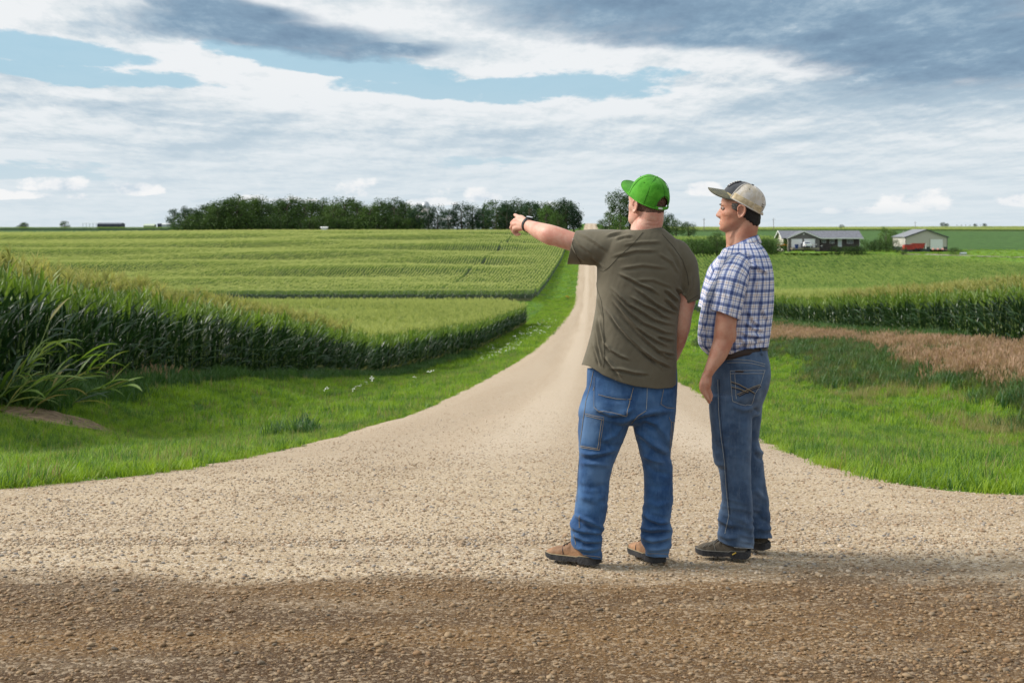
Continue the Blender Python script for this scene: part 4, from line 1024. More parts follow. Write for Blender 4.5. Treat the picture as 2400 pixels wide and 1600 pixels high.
for xq in (a_ - .03, b_ - .10): MB().box(xq, xq + .13, -.06, -.011, -.5, ev2 - .15).build('corner_trim', DK, sh)
MB().box(d0 - .12, d0, -.05, 0, 0, dh + .12).build('door_trim', mat_basic('tan_trim', (.25, .22, .18), .6), sh); MB().box(d1, d1 + .12, -.05, 0, 0, dh + .12).build('door_trim', TIN, sh)
o = MB().box(d0 + .005, d1 - .005, .04, .08, 0, dh - .005).build('garage_door', GARD, sh)
for q in range(4): MB().box(d0 + .04, d1 - .04, .02, .038, q * dh / 4 + .03, (q + 1) * dh / 4 - .03).build('door_panel', GARD, o)
tag(sh, 'tan metal shed with dark gable trim and white overhead door', 'shed')
MB_ = MB().tube([(0, 0, 0), (0, 0, 4.6)], .06, 6).tube([(0, 0, 4.6), (.25, 0, 4.75)], .04, 5)
o = MB_.build('yard_post', mat_basic('pale_post', (.5, .5, .47), .7)); o.location = (X1(2104), 360, gz1 - .1); tag(o, 'thin pale post by the left side of the metal shed', 'post')
# red trailer
RED = mat_basic('red_paint', (.42, .055, .04), .5, .3, var=.2, scale=1.5); TYRE = mat_basic('tyre', (.02, .02, .022), .8)
Dt = 355.0; tz = CAM_Z - 54 * Dt / F
tr = empty('farm_wagon', ((2120 - 1200) / F * Dt, Dt, tz)); k = Dt / F
wl_ = 49 * k
mb = MB(); mb.add([(0, 0, .45), (18 * k, 0, .45), (18 * k, 0, 1.6), (0, 0, 1.6), (0, 2, .45), (18 * k, 2, .45), (18 * k, 2, 1.6), (0, 2, 1.6)], [(0, 1, 5, 4), (0, 3, 2, 1), (4, 5, 6, 7), (0, 4, 7, 3), (1, 2, 6, 5)])
mb.build('front_box', RED, tr)
for q in range(5): MB().box(.05 + q * .42, .12 + q * .42, -.05, -.003, .45, 1.62).build('stake', RED, tr)
MB().add([(18 * k + .01, .1, .5), (44 * k, .1, .75), (wl_, .1, 2.0), (18 * k + .01, .1, 1.85), (18 * k + .01, 1.9, .5), (44 * k, 1.9, .75), (wl_, 1.9, 2.0), (18 * k + .01, 1.9, 1.85)], [(0, 1, 5, 4), (0, 3, 2, 1), (4, 5, 6, 7), (0, 4, 7, 3), (1, 2, 6, 5)]).build('hopper', RED, tr)
MB().box(18 * k, wl_ + .05, .02, .09, 1.88, 2.02).build('top_rail', RED, tr)
MB().box(wl_ - .02, wl_ + .35, .3, 1.7, .6, 2.0).build('tail_panel', WHITEP, tr)
MB().box(.3, 20 * k, -.02, 1.5, 1.62, 1.75).build('load', DK, tr)
for xq in (27 * k, 37 * k):
    for yq in (.0, 1.75): MB().tube([(xq, yq - .1, .38), (xq, yq + .15, .38)], .40, 14).build('wheel', TYRE, tr, True)
MB().box(-.9, 0, .9, 1.1, .45, .55).build('drawbar', RED, tr)
MB().box(8 * k, 40 * k, .3, .42, .38, .48).build('chassis', DK, tr)
tag(tr, 'red farm wagon with sloping hopper parked before the metal shed', 'trailer')
# flat red hay rack lying right of it
mb = MB(); mb.box(0, 33 * k, 0, 1.8, .35, .45)
o = empty('flat_rack', ((2188 - 1200) / F * 357, 357, CAM_Z - 53.5 * 357 / F)); MB().box(0, 3.5, 0, 1.8, .30, .42).build('deck', mat_basic('faded_red', (.42, .20, .17), .7), o)
for q in range(3): MB().box(.1 + q * 1.2, .2 + q * 1.2, .1, 1.7, .43, .75).build('hoop', mat_basic('rusty_pink', (.45, .25, .22), .7) if q == 0 else bpy.data.materials['rusty_pink'], o)
for xq in (.6, 2.8): MB().tube([(xq, -.05, .18), (xq, .1, .18)], .2, 10).build('wheel', TYRE, o)
tag(o, 'low faded red flat rack on the grass before the white shed door', 'trailer')
# pickup in front of the garage, seen from behind
pk_ = empty('pickup_truck', ((1896.5 - 1200) / F * 344, 344, CAM_Z - 46.5 * 344 / F)); WHT = mat_basic('car_white', (.75, .76, .78), .3, .5)
MB().box(-.92, .92, 0, 5.0, .38, .95).build('body', WHT, pk_)
mb = MB(); mb.add([(-.82, 1.9, .95), (.82, 1.9, .95), (.68, 2.1, 1.50), (-.68, 2.1, 1.50), (-.82, 3.9, .95), (.82, 3.9, .95), (.68, 3.4, 1.50), (-.68, 3.4, 1.50)], [(0, 1, 2, 3), (1, 5, 6, 2), (5, 4, 7, 6), (4, 0, 3, 7), (3, 2, 6, 7)]); mb.build('cab', WHT, pk_)
MB().add([(-.70, 1.93, 1.05), (.70, 1.93, 1.05), (.6, 2.06, 1.42), (-.6, 2.06, 1.42)], [(0, 1, 2, 3)]).build('rear_window', GLASS, pk_)
for s in (-1, 1):
    MB().box(s * .86 - .05, s * .86 + .05, -.03, -.002, .62, .88).build('tail_light', mat_basic('tail_red', (.4, .02, .02), .4) if s < 0 else bpy.data.materials['tail_red'], pk_)
    for yq in (1.0, 4.1): MB().tube([(s * .92 - .12, yq, .35), (s * .92 + .02, yq, .35)], .36, 14).build('wheel', TYRE, pk_, True)
MB().box(-.9, .9, -.12, -.01, .36, .50).build('bumper', DK, pk_)
tag(pk_, 'white pickup truck parked facing the right garage door', 'pickup')
BLUE = mat_basic('blue_plastic', (.02, .04, .17), .5)
for px, w_, h_, mt, lb, D in [(1867, .75, 1.05, BLUE, 'dark blue wheeled bin standing before the garage doors', 343.5), (1879.5, .5, 1.0, DK, 'black bin between the two garage doors', 347.5)]:
    o = empty('wheeled_bin', ((px - 1200) / F * D, D, CAM_Z - 48.5 * D / F if mt is BLUE else gz - .02))
    MB().add([(-w_ * .42, -.3, .08), (w_ * .42, -.3, .08), (w_ / 2, -.35, h_), (-w_ / 2, -.35, h_), (-w_ * .42, .3, .08), (w_ * .42, .3, .08), (w_ / 2, .35, h_), (-w_ / 2, .35, h_)], [(0, 1, 2, 3), (1, 5, 6, 2), (5, 4, 7, 6), (4, 0, 3, 7), (0, 4, 5, 1)]).build('tub', mt, o)
    MB().box(-w_ / 2 - .03, w_ / 2 + .03, -.38, .38, h_ + .002, h_ + .07).build('lid', mt, o)
    for s in (-1, 1): MB().tube([(s * w_ * .4 - .03, .3, .1), (s * w_ * .4 + .03, .3, .1)], .1, 8).build('wheel', TYRE, o)
    tag(o, lb, 'bin')
# clutter along the house front
for px, w_, h_, mt, lb in [(1913, .7, .75, DK, 'small dark grill beside the right garage door'), (1926, .55, .5, DK, 'small dark garden tub in front of the first house window')]:
    o = empty('garden_tub', ((px - 1200) / F * 347, 347, gz - .03)); MB().tube([(0, 0, 0), (0, 0, h_ * .6), (0, 0, h_)], [w_ * .3, w_ * .42, w_ * .5], 10).build('tub', mt, o); MB().tube([(0, 0, h_ + .01), (0, 0, h_ + .05)], [w_ * .53, w_ * .5], 10).build('rim', WHITEP, o); tag(o, lb, 'tub')
# culvert pipe
o = MB().tube([(0, 0, .3), (1.6, .3, .3)], .32, 14, cap=False).tube([(0, 0, .3), (1.6, .3, .3)], .27, 14, cap=False).build('culvert_pipe', mat_basic('galvanised', (.5, .53, .56), .4, .5, metal=.3), smooth=True)
o.location = ((2250 - 1200) / F * 343, 343, CAM_Z - 62.5 * 343 / F); tag(o, 'short pale metal culvert pipe lying by the farm track', 'pipe')
# farm track
mb = MB(); tp = [(97, 355), (105, 352), (116, 346), (130, 341), (150, 336), (180, 330)]
vs = []
for x_, y_ in tp:
    for q in (-1.6, 0, 1.6): vs.append((x_, y_ + q, float(H(x_, y_ + q)) + .10))
fs = []
for q in range(len(tp) - 1):
    for r in range(2): a = q * 3 + r; fs.append((a, a + 3, a + 4, a + 1))
tag(mb.add(vs, fs).build('farm_track', bpy.data.materials['pale_gravel']), kind='structure')
# orange flowers
OR = mat_basic('orange_petals', (.75, .28, .03), .7)
def lily(seed):
    r_ = random.Random(seed); mb = MB()
    for k in range(26):
        x_, y_ = r_.gauss(0, .3), r_.gauss(0, .3); hh = r_.uniform(.45, .8)
        mb.tube([(x_ * .6, y_ * .6, 0), (x_, y_, hh)], .012, 3, 0, cap=False)
        c_ = Vector((x_, y_, hh))
        for q in range(3):
            a_ = r_.uniform(0, 6.28); d = Vector((math.cos(a_), math.sin(a_), .5)) * .09; s = Vector((-math.sin(a_), math.cos(a_), 0)) * .05
            mb.add([c_, c_ + d + s, c_ + d * 1.4, c_ + d - s], [(0, 1, 2, 3)], 1)
    return mb
LM = [mk(lily(s), [STEMG, OR]) for s in range(2)]
for q, (px, lb) in enumerate([(1825, 'leftmost orange lily clump at the left corner of the house'), (1832, 'middle orange lily clump at the left corner of the house'), (1839, 'right orange lily clump next to the left garage wall')]):
    o = obj('lily_clump', LM[q % 2]); D = 346; o.location = ((px - 1200) / F * D, D, gz - .15); o.scale = (1.6, 1.6, 1.2); tag(o, lb, 'flowers')
o = obj('lily_clump', LM[0]); o.location = (11.3, 291.5, float(H(11.3, 291.5))); o.scale = (1.1, 1.1, 1.2); tag(o, 'small orange flower clump on the far left verge of the road', 'flowers')
# rounded dry bush on the verge near the field corner
# utility poles
WOOD = mat_basic('weathered_wood', (.22, .19, .16), .9)
for px, pyt, pyb, D, lb in [(1650, 511, 534, 700, 'thin far utility pole just left of the second man’s face'), (1813, 511, 534, 700, 'thin far utility pole right of the second man’s cap'), (2145, 519, 530, 900, 'thin far utility pole on the skyline left of the shed peak')]:
    o = empty('utility_pole', ((px - 1200) / F * D, D, CAM_Z + (HZ - pyb) / F * D - 1.0)); hh = (pyb - pyt) / F * D + 1.0
    MB().tube([(0, 0, 0), (0, 0, hh)], [.16, .11], 6).build('post', WOOD, o); MB().box(-.9, .9, -.06, .06, hh - .9, hh - .78).build('crossarm', WOOD, o); tag(o, lb.replace('’s', "'s"), 'utility pole')
# silo and farmstead behind the windbreak
Ds = 640.0; xs_ = (997.5 - 1200) / F * Ds; zt = CAM_Z + (HZ - 488) / F * Ds
CONC = mat_basic('silo_concrete', (.42, .40, .38), .8, .2, var=.12, scale=.8); DOME = mat_basic('silo_dome', (.45, .47, .50), .4, .5, metal=.3)
si = empty('silo', (xs_, Ds, -2)); rr = 2.05
MB().tube([(0, 0, 0), (0, 0, zt + 2)], rr, 24).build('barrel', CONC, si, True)
for q in range(9): MB().tube([(0, 0, 1 + q * 1.3), (0, 0, 1.07 + q * 1.3)], rr + .03, 24).build('hoop', DK, si)
MB().tube([(0, 0, zt + 2 + rr * math.sin(R(a_)) * 1.55) for a_ in range(0, 91, 15)], [max(.02, (rr + .05) * math.cos(R(a_))) for a_ in range(0, 91, 15)], 24).build('dome', DOME, si, True)
tag(si, 'tall grey silo with a metal dome rising behind the windbreak', 'silo')
def farmbox(nm, px0, px1, pyt, pyb, D, dp_, wallm, roofm, lb, cat, rise=.35, opens=0):
    k = D / F; o = empty(nm, ((px0 - 1200) * k, D, CAM_Z + (HZ - pyb) * k)); w_ = (px1 - px0) * k; h_ = (pyb - pyt) * k; e_ = h_ * (1 - rise)
    MB().box(0, w_, 0, dp_, -2, e_).build('wall', wallm, o)
    MB().add([(-.3, -.3, e_), (w_ + .3, -.3, e_), (w_ + .3, dp_ / 2, h_), (-.3, dp_ / 2, h_), (-.3, dp_ + .3, e_), (w_ + .3, dp_ + .3, e_)], [(0, 1, 2, 3), (3, 2, 5, 4), (0, 3, 4), (1, 5, 2), (0, 4, 5, 1)]).build('roof', roofm, o)
    for q in range(opens): MB().box(w_ * (q + .3) / opens, w_ * (q + .7) / opens, -.05, -.01, .3, e_ * .7).build('opening', DK, o)
    tag(o, lb, cat)
WROOF = mat_basic('pale_roof', (.6, .6, .6), .6)
farmbox('farm_building', 970, 1012, 500, 530, 628, 6, WHITEP, WROOF, 'white farm building showing between trunks below the silo', 'building', opens=2)
farmbox('farm_building', 1030, 1062, 508, 531, 632, 6, WHITEP, WROOF, 'white building seen through the open trunks right of the silo', 'building', opens=2)
farmbox('farm_building', 912, 932, 514, 531, 630, 5, WHITEP, WROOF, 'small white outbuilding glimpsed left of the silo', 'building', opens=1)
farmbox('farm_building', 1095, 1122, 518, 531, 632, 5, WHITEP, WROOF, 'small white outbuilding seen far right between trunks', 'building', opens=1)
farmbox('farm_building', 752, 766, 531.5, 537, 570, 3, WHITEP, WHITEP, 'tiny white shed at the field edge below the windbreak', 'shed')
DKB = mat_basic('dark_barn_wall', (.055, .06, .085), .7)
farmbox('long_barn', 228, 283, 522, 533, 1240, 14, DKB, mat_basic('dark_barn_roof', (.10, .11, .14), .6), 'long dark low barn on the left skyline', 'barn', .3, 3)
k = 1240 / F; o = empty('open_shed', ((194 - 1200) * k, 1240, CAM_Z + (HZ - 533) * k)); PG = mat_basic('pale_grey', (.5, .53, .55), .6)
for q in range(5): MB().box(q * 2.9, q * 2.9 + .35, 0, .3, -2, 3.3).build('post', PG, o)
MB().add([(-.3, -.5, 3.3), (12.2, -.5, 3.6), (12.2, 9, 3.9), (-.3, 9, 3.6), (-.3, -.5, 3.5), (12.2, -.5, 3.8), (12.2, 9, 4.1), (-.3, 9, 3.8)], [(0, 1, 5, 4), (4, 5, 6, 7), (0, 3, 2, 1), (1, 2, 6, 5)]).build('roof', PG, o)
tag(o, 'pale open fronted shed adjoining the dark barn on the left skyline', 'shed')
farmbox('far_shed', 336, 360, 525, 533, 1230, 10, mat_basic('pale_green_wall', (.30, .36, .25), .7), mat_basic('pale_green_roof', (.42, .48, .36), .7), 'small pale green shed on the skyline left of the windbreak', 'shed', .5)
farmbox('far_shed', 369, 376, 523.5, 532, 1230, 5, DKB, DKB, 'tiny dark shed on the skyline left of the windbreak', 'shed', .2)
farmbox('far_shed', 377, 402, 523.5, 532, 1245, 8, PG, WROOF, 'pale low shed on the skyline touching the windbreak', 'shed', .3)
# ================================================================ people
def W3(px, py, y): return np.array([(px - 1200) / F * y, y, CAM_Z - (py - HZ) / F * y])
def dense(tab, n):
    """smoothly resample a table whose first column is the running coordinate"""
    tab = np.array(tab, float); t = tab[:, 0]; T = np.linspace(t[0], t[-1], n); out = [T]
    for c in range(1, tab.shape[1]):
        v = np.interp(T, t, tab[:, c]); k = max(1, int(n / len(tab) * .45)) * 2 + 1
        w_ = np.hanning(k + 2)[1:-1]; w_ /= w_.sum()
        vp = np.concatenate([2 * v[0] - v[1:k // 2 + 1][::-1], v, 2 * v[-1] - v[-k // 2:-1][::-1][:k // 2]]) if k > 1 else v
        out.append(np.convolve(vp, w_, 'valid')[:n] if k > 1 else v)
    return np.stack(out, 1)
def grid_faces(nr, ns, closed=True):
    i = np.arange(nr - 1)[:, None] * ns; j = np.arange(ns)[None]; j2 = (j + 1) % ns
    return np.stack([i + j, i + j2, i + ns + j2, i + ns + j], -1).reshape(-1, 4)
def loft(tab, Y, nr, ns, ex=2.2, cap=True, hemfn=None):
    """tab: py, left px, right px, half depth (m), depth offset (m).  Horizontal rings."""
    T = dense(tab, nr); th = np.linspace(0, 2 * np.pi, ns, endpoint=False)
    c, s = np.cos(th), np.sin(th); cx = np.sign(c) * np.abs(c) ** (2 / ex); sy = np.sign(s) * np.abs(s) ** (2 / ex)
    V = np.zeros((nr, ns, 3))
    for i in range(nr):
        py, L, R_, ry, yo = T[i]; yc = Y + yo; xc = ((L + R_) / 2 - 1200) / F * yc; rx = (R_ - L) / 2 / F * yc
        V[i, :, 0] = xc + rx * cx; V[i, :, 1] = yc + ry * sy; V[i, :, 2] = CAM_Z - (py - HZ) / F * yc
    V = V.reshape(-1, 3); Fq = grid_faces(nr, ns)
    if cap:
        a = len(V); V = np.vstack([V, V[:ns].mean(0), V[(nr - 1) * ns:nr * ns].mean(0)])
        j = np.arange(ns); j2 = (j + 1) % ns
        Fl = [tuple(f) for f in Fq] + [(a, q2, q1) for q1, q2 in zip(j, j2)] + [(a + 1, (nr - 1) * ns + q1, (nr - 1) * ns + q2) for q1, q2 in zip(j, j2)]
        return V, Fl
    return V, Fq
def tube(path, rad, ns=20, nr=None, flat=None, up=(0, 0, 1), caps=True):
    """round-ended tube; path (n,3); rad list of r or (r_side, r_up)"""
    path = np.array(path, float); rad = np.array([r if hasattr(r, '__len__') else (r, r) for r in rad], float)
    d = np.r_[0, np.cumsum(np.linalg.norm(np.diff(path, axis=0), axis=1))]
    nr = nr or max(8, int(d[-1] / .006)); T = np.linspace(0, d[-1], nr)
    P = np.stack([np.interp(T, d, path[:, k]) for k in range(3)], 1); Rr = np.stack([np.interp(T, d, rad[:, k]) for k in range(2)], 1)
    k = max(1, int(nr / len(path) * .35)) * 2 + 1
    if k > 1 and len(path) > 2:
        w_ = np.hanning(k + 2)[1:-1]; w_ /= w_.sum(); pad = k // 2
        def sm(v): return np.convolve(np.concatenate([2 * v[0] - v[1:pad + 1][::-1], v, 2 * v[-1] - v[-pad - 1:-1][::-1]]), w_, 'valid')
        P = np.stack([sm(P[:, q]) for q in range(3)], 1); Rr = np.stack([sm(Rr[:, q]) for q in range(2)], 1)
    if caps:
        t0 = P[0] - P[1]; t0 /= np.linalg.norm(t0); t1 = P[-1] - P[-2]; t1 /= np.linalg.norm(t1)
        a = np.radians([80, 60, 40, 20])
        r0 = Rr[0].mean(); r1 = Rr[-1].mean()
        P = np.vstack([P[0] + t0 * r0 * np.sin(a)[:, None], P, P[-1] + t1 * r1 * np.sin(a[::-1])[:, None]])
        Rr = np.vstack([Rr[0] * np.cos(a)[:, None], Rr, Rr[-1] * np.cos(a[::-1])[:, None]])
    up = np.array(up, float); th = np.linspace(0, 2 * np.pi, ns, endpoint=False); V = []
    for i in range(len(P)):
        t = P[min(i + 1, len(P) - 1)] - P[max(i - 1, 0)]; t /= np.linalg.norm(t)
        s = np.cross(t, up)
        if np.linalg.norm(s) < .05: s = np.cross(t, (1, 0, 0))
        s /= np.linalg.norm(s); u = np.cross(s, t)
        V.append(P[i] + np.cos(th)[:, None] * s * Rr[i, 0] + np.sin(th)[:, None] * u * Rr[i, 1])
    n_ = len(P); V = np.vstack(V); Fl = [tuple(f) for f in grid_faces(n_, ns)]
    Fl.append(tuple(range(ns))); Fl.append(tuple(reversed(range((n_ - 1) * ns, n_ * ns))))
    return V, Fl
def union_mesh(parts, voxel):
    V = []; Fl = []; b = 0
    for v, f in parts:
        V.append(np.asarray(v)); Fl += [tuple(int(i) + b for i in q) for q in f]; b += len(v)
    me = mesh_np('tmp', np.vstack(V), Fl)
    o = bpy.data.objects.new('tmp', me); COL.objects.link(o)
    bm = bmesh.new(); bm.from_mesh(me)
    bm.to_mesh(me); bm.free()
    md = o.modifiers.new('r', 'REMESH'); md.mode = 'VOXEL'; md.voxel_size = voxel
    dg = bpy.context.evaluated_depsgraph_get(); dg.update()
    m2 = bpy.data.meshes.new_from_object(o.evaluated_get(dg))
    n_ = len(m2.vertices); co = np.zeros(n_ * 3, np.float32); m2.vertices.foreach_get('co', co)
    nf = len(m2.polygons); li = np.zeros(len(m2.loops), np.int32); m2.loops.foreach_get('vertex_index', li)
    bpy.data.objects.remove(o); bpy.data.meshes.remove(me); bpy.data.meshes.remove(m2)
    return co.reshape(-1, 3).astype(float), li.reshape(-1, 4)
def edges_of(Fq):
    e = np.vstack([Fq[:, [0, 1]], Fq[:, [1, 2]], Fq[:, [2, 3]], Fq[:, [3, 0]]]); e.sort(1); return np.unique(e, axis=0)
def smooth(V, Fq, it, lam=.5, mask=None):
    e = edges_of(Fq); n_ = len(V); deg = np.bincount(e.ravel(), minlength=n_).astype(float); deg[deg == 0] = 1
    for _ in range(it):
        s = np.zeros_like(V)
        for k in range(3):
            s[:, k] = np.bincount(e[:, 0], V[e[:, 1], k], n_) + np.bincount(e[:, 1], V[e[:, 0], k], n_)
        d = (s / deg[:, None] - V) * lam
        V = V + (d if mask is None else d * mask[:, None])
    return V
def normals(V, Fq):
    d = np.cross(V[Fq[:, 2]] - V[Fq[:, 0]], V[Fq[:, 3]] - V[Fq[:, 1]]); N = np.zeros_like(V)
    for k in range(4):
        for c in range(3): N[:, c] += np.bincount(Fq[:, k], d[:, c], len(V))
    return N / np.maximum(np.linalg.norm(N, axis=1), 1e-12)[:, None]
def topx(V): return np.stack([1200 + F * V[:, 0] / V[:, 1], HZ + F * (CAM_Z - V[:, 2]) / V[:, 1]], 1)
def stroke_disp(V, N, strokes):
    """sum of folds: (points in photo pixels, height in m, width in px[, facing sign])"""
    p = topx(V); face = N[:, 1] < .25; d = np.zeros(len(V)); wy = np.clip(.35 - 2.2 * N[:, 1], 0, 1)
    for st in strokes:
        pts, amp, w = np.array(st[0], float), st[1], st[2]
        lo = pts.min(0) - 3.2 * w; hi = pts.max(0) + 3.2 * w
        m = face & (p[:, 0] > lo[0]) & (p[:, 0] < hi[0]) & (p[:, 1] > lo[1]) & (p[:, 1] < hi[1])
        if not m.any(): continue
        q = p[m]; best = np.full(len(q), 1e9); tb = np.zeros(len(q)); L = np.r_[0, np.cumsum(np.linalg.norm(np.diff(pts, axis=0), axis=1))]
        for i in range(len(pts) - 1):
            a, b_ = pts[i], pts[i + 1]; ab = b_ - a; t = np.clip(((q - a) @ ab) / (ab @ ab), 0, 1)
            dd = np.linalg.norm(q - a - t[:, None] * ab, axis=1); k = dd < best; best[k] = dd[k]; tb[k] = (L[i] + t[k] * (L[i + 1] - L[i])) / L[-1]
        taper = np.minimum(1, np.minimum(tb, 1 - tb) * 5 + .12)
        d[m] += amp * taper * np.exp(-(best / w) ** 2 / 2)
    return d * wy
def vnoise(V, sc, seed, oct_=3):
    """cheap smooth noise from summed plane waves"""
    r_ = np.random.default_rng(seed); o = np.zeros(len(V))
    for k in range(oct_ * 5):
        f = sc * 2 ** (k // 5) * r_.uniform(.7, 1.3); dv = r_.normal(0, 1, 3); dv /= np.linalg.norm(dv)
        o += np.sin(V @ dv * f + r_.uniform(0, 6.28) + 1.3 * np.sin(V @ np.roll(dv, 1) * f * .6)) / 2 ** (k // 5)
    return o / 5
def cut(V, Fq, fn, eps=.007):
    """keep the side where fn < 0 and pull the new border onto fn = 0"""
    f = fn(V); keep = (f[Fq] < eps * .5).all(1); Fq = Fq[keep]
    e = np.vstack([Fq[:, [0, 1]], Fq[:, [1, 2]], Fq[:, [2, 3]], Fq[:, [3, 0]]]); es = np.sort(e, 1)
    u, c = np.unique(es, axis=0, return_counts=True); bd = np.unique(u[c == 1].ravel())
    bd = bd[np.abs(f[bd]) < 2.2 * eps]
    for _ in range(2):
        B = V[bd]; f0 = fn(B); g = np.zeros_like(B)
        for k in range(3): D_ = B.copy(); D_[:, k] += 1e-3; g[:, k] = (fn(D_) - f0) / 1e-3
        V[bd] = B - g * (f0 / np.maximum((g ** 2).sum(1), .05))[:, None]
    used = np.unique(Fq.ravel()); mp = -np.ones(len(V), int); mp[used] = np.arange(len(used))
    return V[used], mp[Fq]
class Person:
    def __init__(self, base, label):
        self.b = np.array(base); self.root = empty('person', tuple(base)); tag(self.root, label, 'person')
    def put(self, name, V, Fq, mats, parent=None, smooth_=True, uv=None, midx=None, solid=0.):
        if not isinstance(mats, (list, tuple)): mats = [mats]
        me = mesh_np(name, np.asarray(V) - self.b, Fq, mats, smooth_, midx, uv)
        o = obj(name, me, parent or self.root)
        if solid: md = o.modifiers.new('thickness', 'SOLIDIFY'); md.thickness = solid; md.offset = -1
        return o
def bvh(V, Fq): return BVHTree.FromPolygons([tuple(v) for v in V], [tuple(int(i) for i in f) for f in Fq])
CAMP = Vector((0, 0, CAM_Z))
def hit(tree_, px, py):
    d = Vector(((px - 1200) / F, 1, -(py - HZ) / F)).normalized(); r_ = tree_.ray_cast(CAMP, d)
    return r_[0], r_[1]
def stitch(P, tree_, pts, name, mat, parent, r=.0011, off=.0012, step=1.6):
    """a thread lying on the cloth"""
    pts = np.array(pts, float); L = np.r_[0, np.cumsum(np.linalg.norm(np.diff(pts, axis=0), axis=1))]; T = np.arange(0, L[-1] + .1, step)
    path = []
    for t in T:
        h, nn = hit(tree_, np.interp(t, L, pts[:, 0]), np.interp(t, L, pts[:, 1]))
        if h is not None and (not path or (h - path[-1]).length < .03): path.append(h + nn * off * (1 if nn.y < 0 else -1))
    if len(path) < 3: return None
    mb = MB().tube([p - Vector(P.b) for p in path], r, 4)
    return mb.build(name, mat, parent)
def patch(P, tree_, corners, name, mat, parent, off=.003, n=14, round_=0.):
    """a flat piece (pocket) lying on the cloth; corners TL, TR, BR, BL in photo pixels"""
    c = np.array(corners, float); V = []; ok = True
    for i in range(n + 1):
        for j in range(n + 1):
            s, t = j / n, i / n
            p = (c[0] * (1 - s) + c[1] * s) * (1 - t) + (c[3] * (1 - s) + c[2] * s) * t
            h, nn = hit(tree_, p[0], p[1])
            if h is None: h = V[-1] if V else Vector(W3(p[0], p[1], 6.8)); V.append(h); continue
            e = min(s, 1 - s, t, 1 - t) * n; V.append(h + nn * (off if e > .5 else .0) * (1 if nn.y < 0 else -1) + nn * .0006)
    fs = [(i * (n + 1) + j, i * (n + 1) + j + 1, (i + 1) * (n + 1) + j + 1, (i + 1) * (n + 1) + j) for i in range(n) for j in range(n)]
    return P.put(name, np.array([tuple(v) for v in V]), np.array(fs), mat, parent)

# ---------------------------------------------------------------- materials
def skin(name, base, red, mott=.5, ss=.04):
    m = bpy.data.materials.new(name); m.use_nodes = True; n = NT(m.node_tree); b = n.n['Principled BSDF']
    tco = n.new('ShaderNodeTexCoord').outputs['Object']
    f = n.noise(tco, 11, 5, .65); f2 = n.noise(tco, 110, 3, .6)
    c = n.mix(n.sstep(f, .38, .68, 0, mott), base, red); c = n.mix(n.sstep(f2, .5, .75, 0, .25), c, red)
    n.put(b.inputs['Base Color'], c); b.inputs['Roughness'].default_value = .5; b.inputs['Specular IOR Level'].default_value = .35
    b.inputs['Subsurface Weight'].default_value = .12; b.inputs['Subsurface Radius'].default_value = (1, .35, .2); b.inputs['Subsurface Scale'].default_value = .012
    bp = n.new('ShaderNodeBump'); bp.inputs['Strength'].default_value = .35; bp.inputs['Distance'].default_value = .002
    n.put(bp.inputs['Height'], n.noise(tco, 180, 3, .6)); n.l.new(bp.outputs[0], b.inputs['Normal']); return m
def cloth(name, c1, c2, sc=7., weave=900., bs=.25, rough=.9, fade=None):
    m = bpy.data.materials.new(name); m.use_nodes = True; n = NT(m.node_tree); b = n.n['Principled BSDF']
    tco = n.new('ShaderNodeTexCoord').outputs['Object']
    f = n.noise(tco, sc, 5, .62, .3); c = n.mix(n.sstep(f, .32, .68), c1, c2)
    if fade:
        s = n.sep(tco); str_ = n.noise(n.comb(n.m('MULTIPLY', s[0], 60.), n.m('MULTIPLY', s[1], 60.), n.m('MULTIPLY', s[2], 12.)), 1., 4, .7)
        c = n.mix(n.sstep(str_, .45, .75, 0, .22), c, fade); c = n.mix(n.sstep(n.noise(tco, 4.5, 3, .5), .48, .68, 0, .55), c, fade)
    n.put(b.inputs['Base Color'], c); b.inputs['Roughness'].default_value = rough; b.inputs['Specular IOR Level'].default_value = .15
    b.inputs['Sheen Weight'].default_value = .12
    bp = n.new('ShaderNodeBump'); bp.inputs['Strength'].default_value = bs; bp.inputs['Distance'].default_value = .004
    n.put(bp.inputs['Height'], n.m('ADD', n.m('MULTIPLY', n.noise(tco, 45, 4, .6), 1.), n.m('MULTIPLY', n.noise(tco, 350, 2, .6), .35))); n.l.new(bp.outputs[0], b.inputs['Normal']); return m
SKIN1 = skin('skin_pale', (.62, .37, .28), (.52, .20, .145), .75); SKIN2 = skin('skin_tanned', (.50, .265, .18), (.40, .14, .085), .7)
TEE = cloth('olive_jersey', (.116, .101, .070), (.145, .128, .092), 5.); TEE_D = cloth('olive_seam', (.045, .04, .028), (.05, .045, .03))
DEN1 = cloth('blue_denim', (.020, .058, .150), (.048, .118, .255), 9., fade=(.12, .21, .36), bs=.45); DEN2 = cloth('faded_denim', (.032, .060, .118), (.078, .128, .215), 8., fade=(.20, .26, .35), bs=.45)
THR = mat_basic('pale_thread', (.38, .38, .36), .8); THR2 = mat_basic('tan_thread', (.30, .24, .15), .8); DTHR = mat_basic('dark_thread', (.02, .02, .03), .8)
BLACK = mat_basic('black_rubber', (.012, .012, .014), .5); STEEL = mat_basic('watch_face', (.72, .76, .78), .15, .8)
SOLE = mat_basic('dark_sole', (.035, .035, .038), .75, .3, var=.3, scale=20, bump=.5, bscale=90); LEATH = mat_basic('tan_leather', (.27, .145, .075), .65, .3, var=.35, scale=14, bump=.4, bscale=60)
SUED = mat_basic('taupe_suede', (.085, .07, .052), .9, .2, var=.3, scale=16, bump=.4, bscale=80); GREYS = mat_basic('grey_trim', (.16, .15, .13), .8); YEL = mat_basic('yellow_tab', (.6, .40, .06), .6)
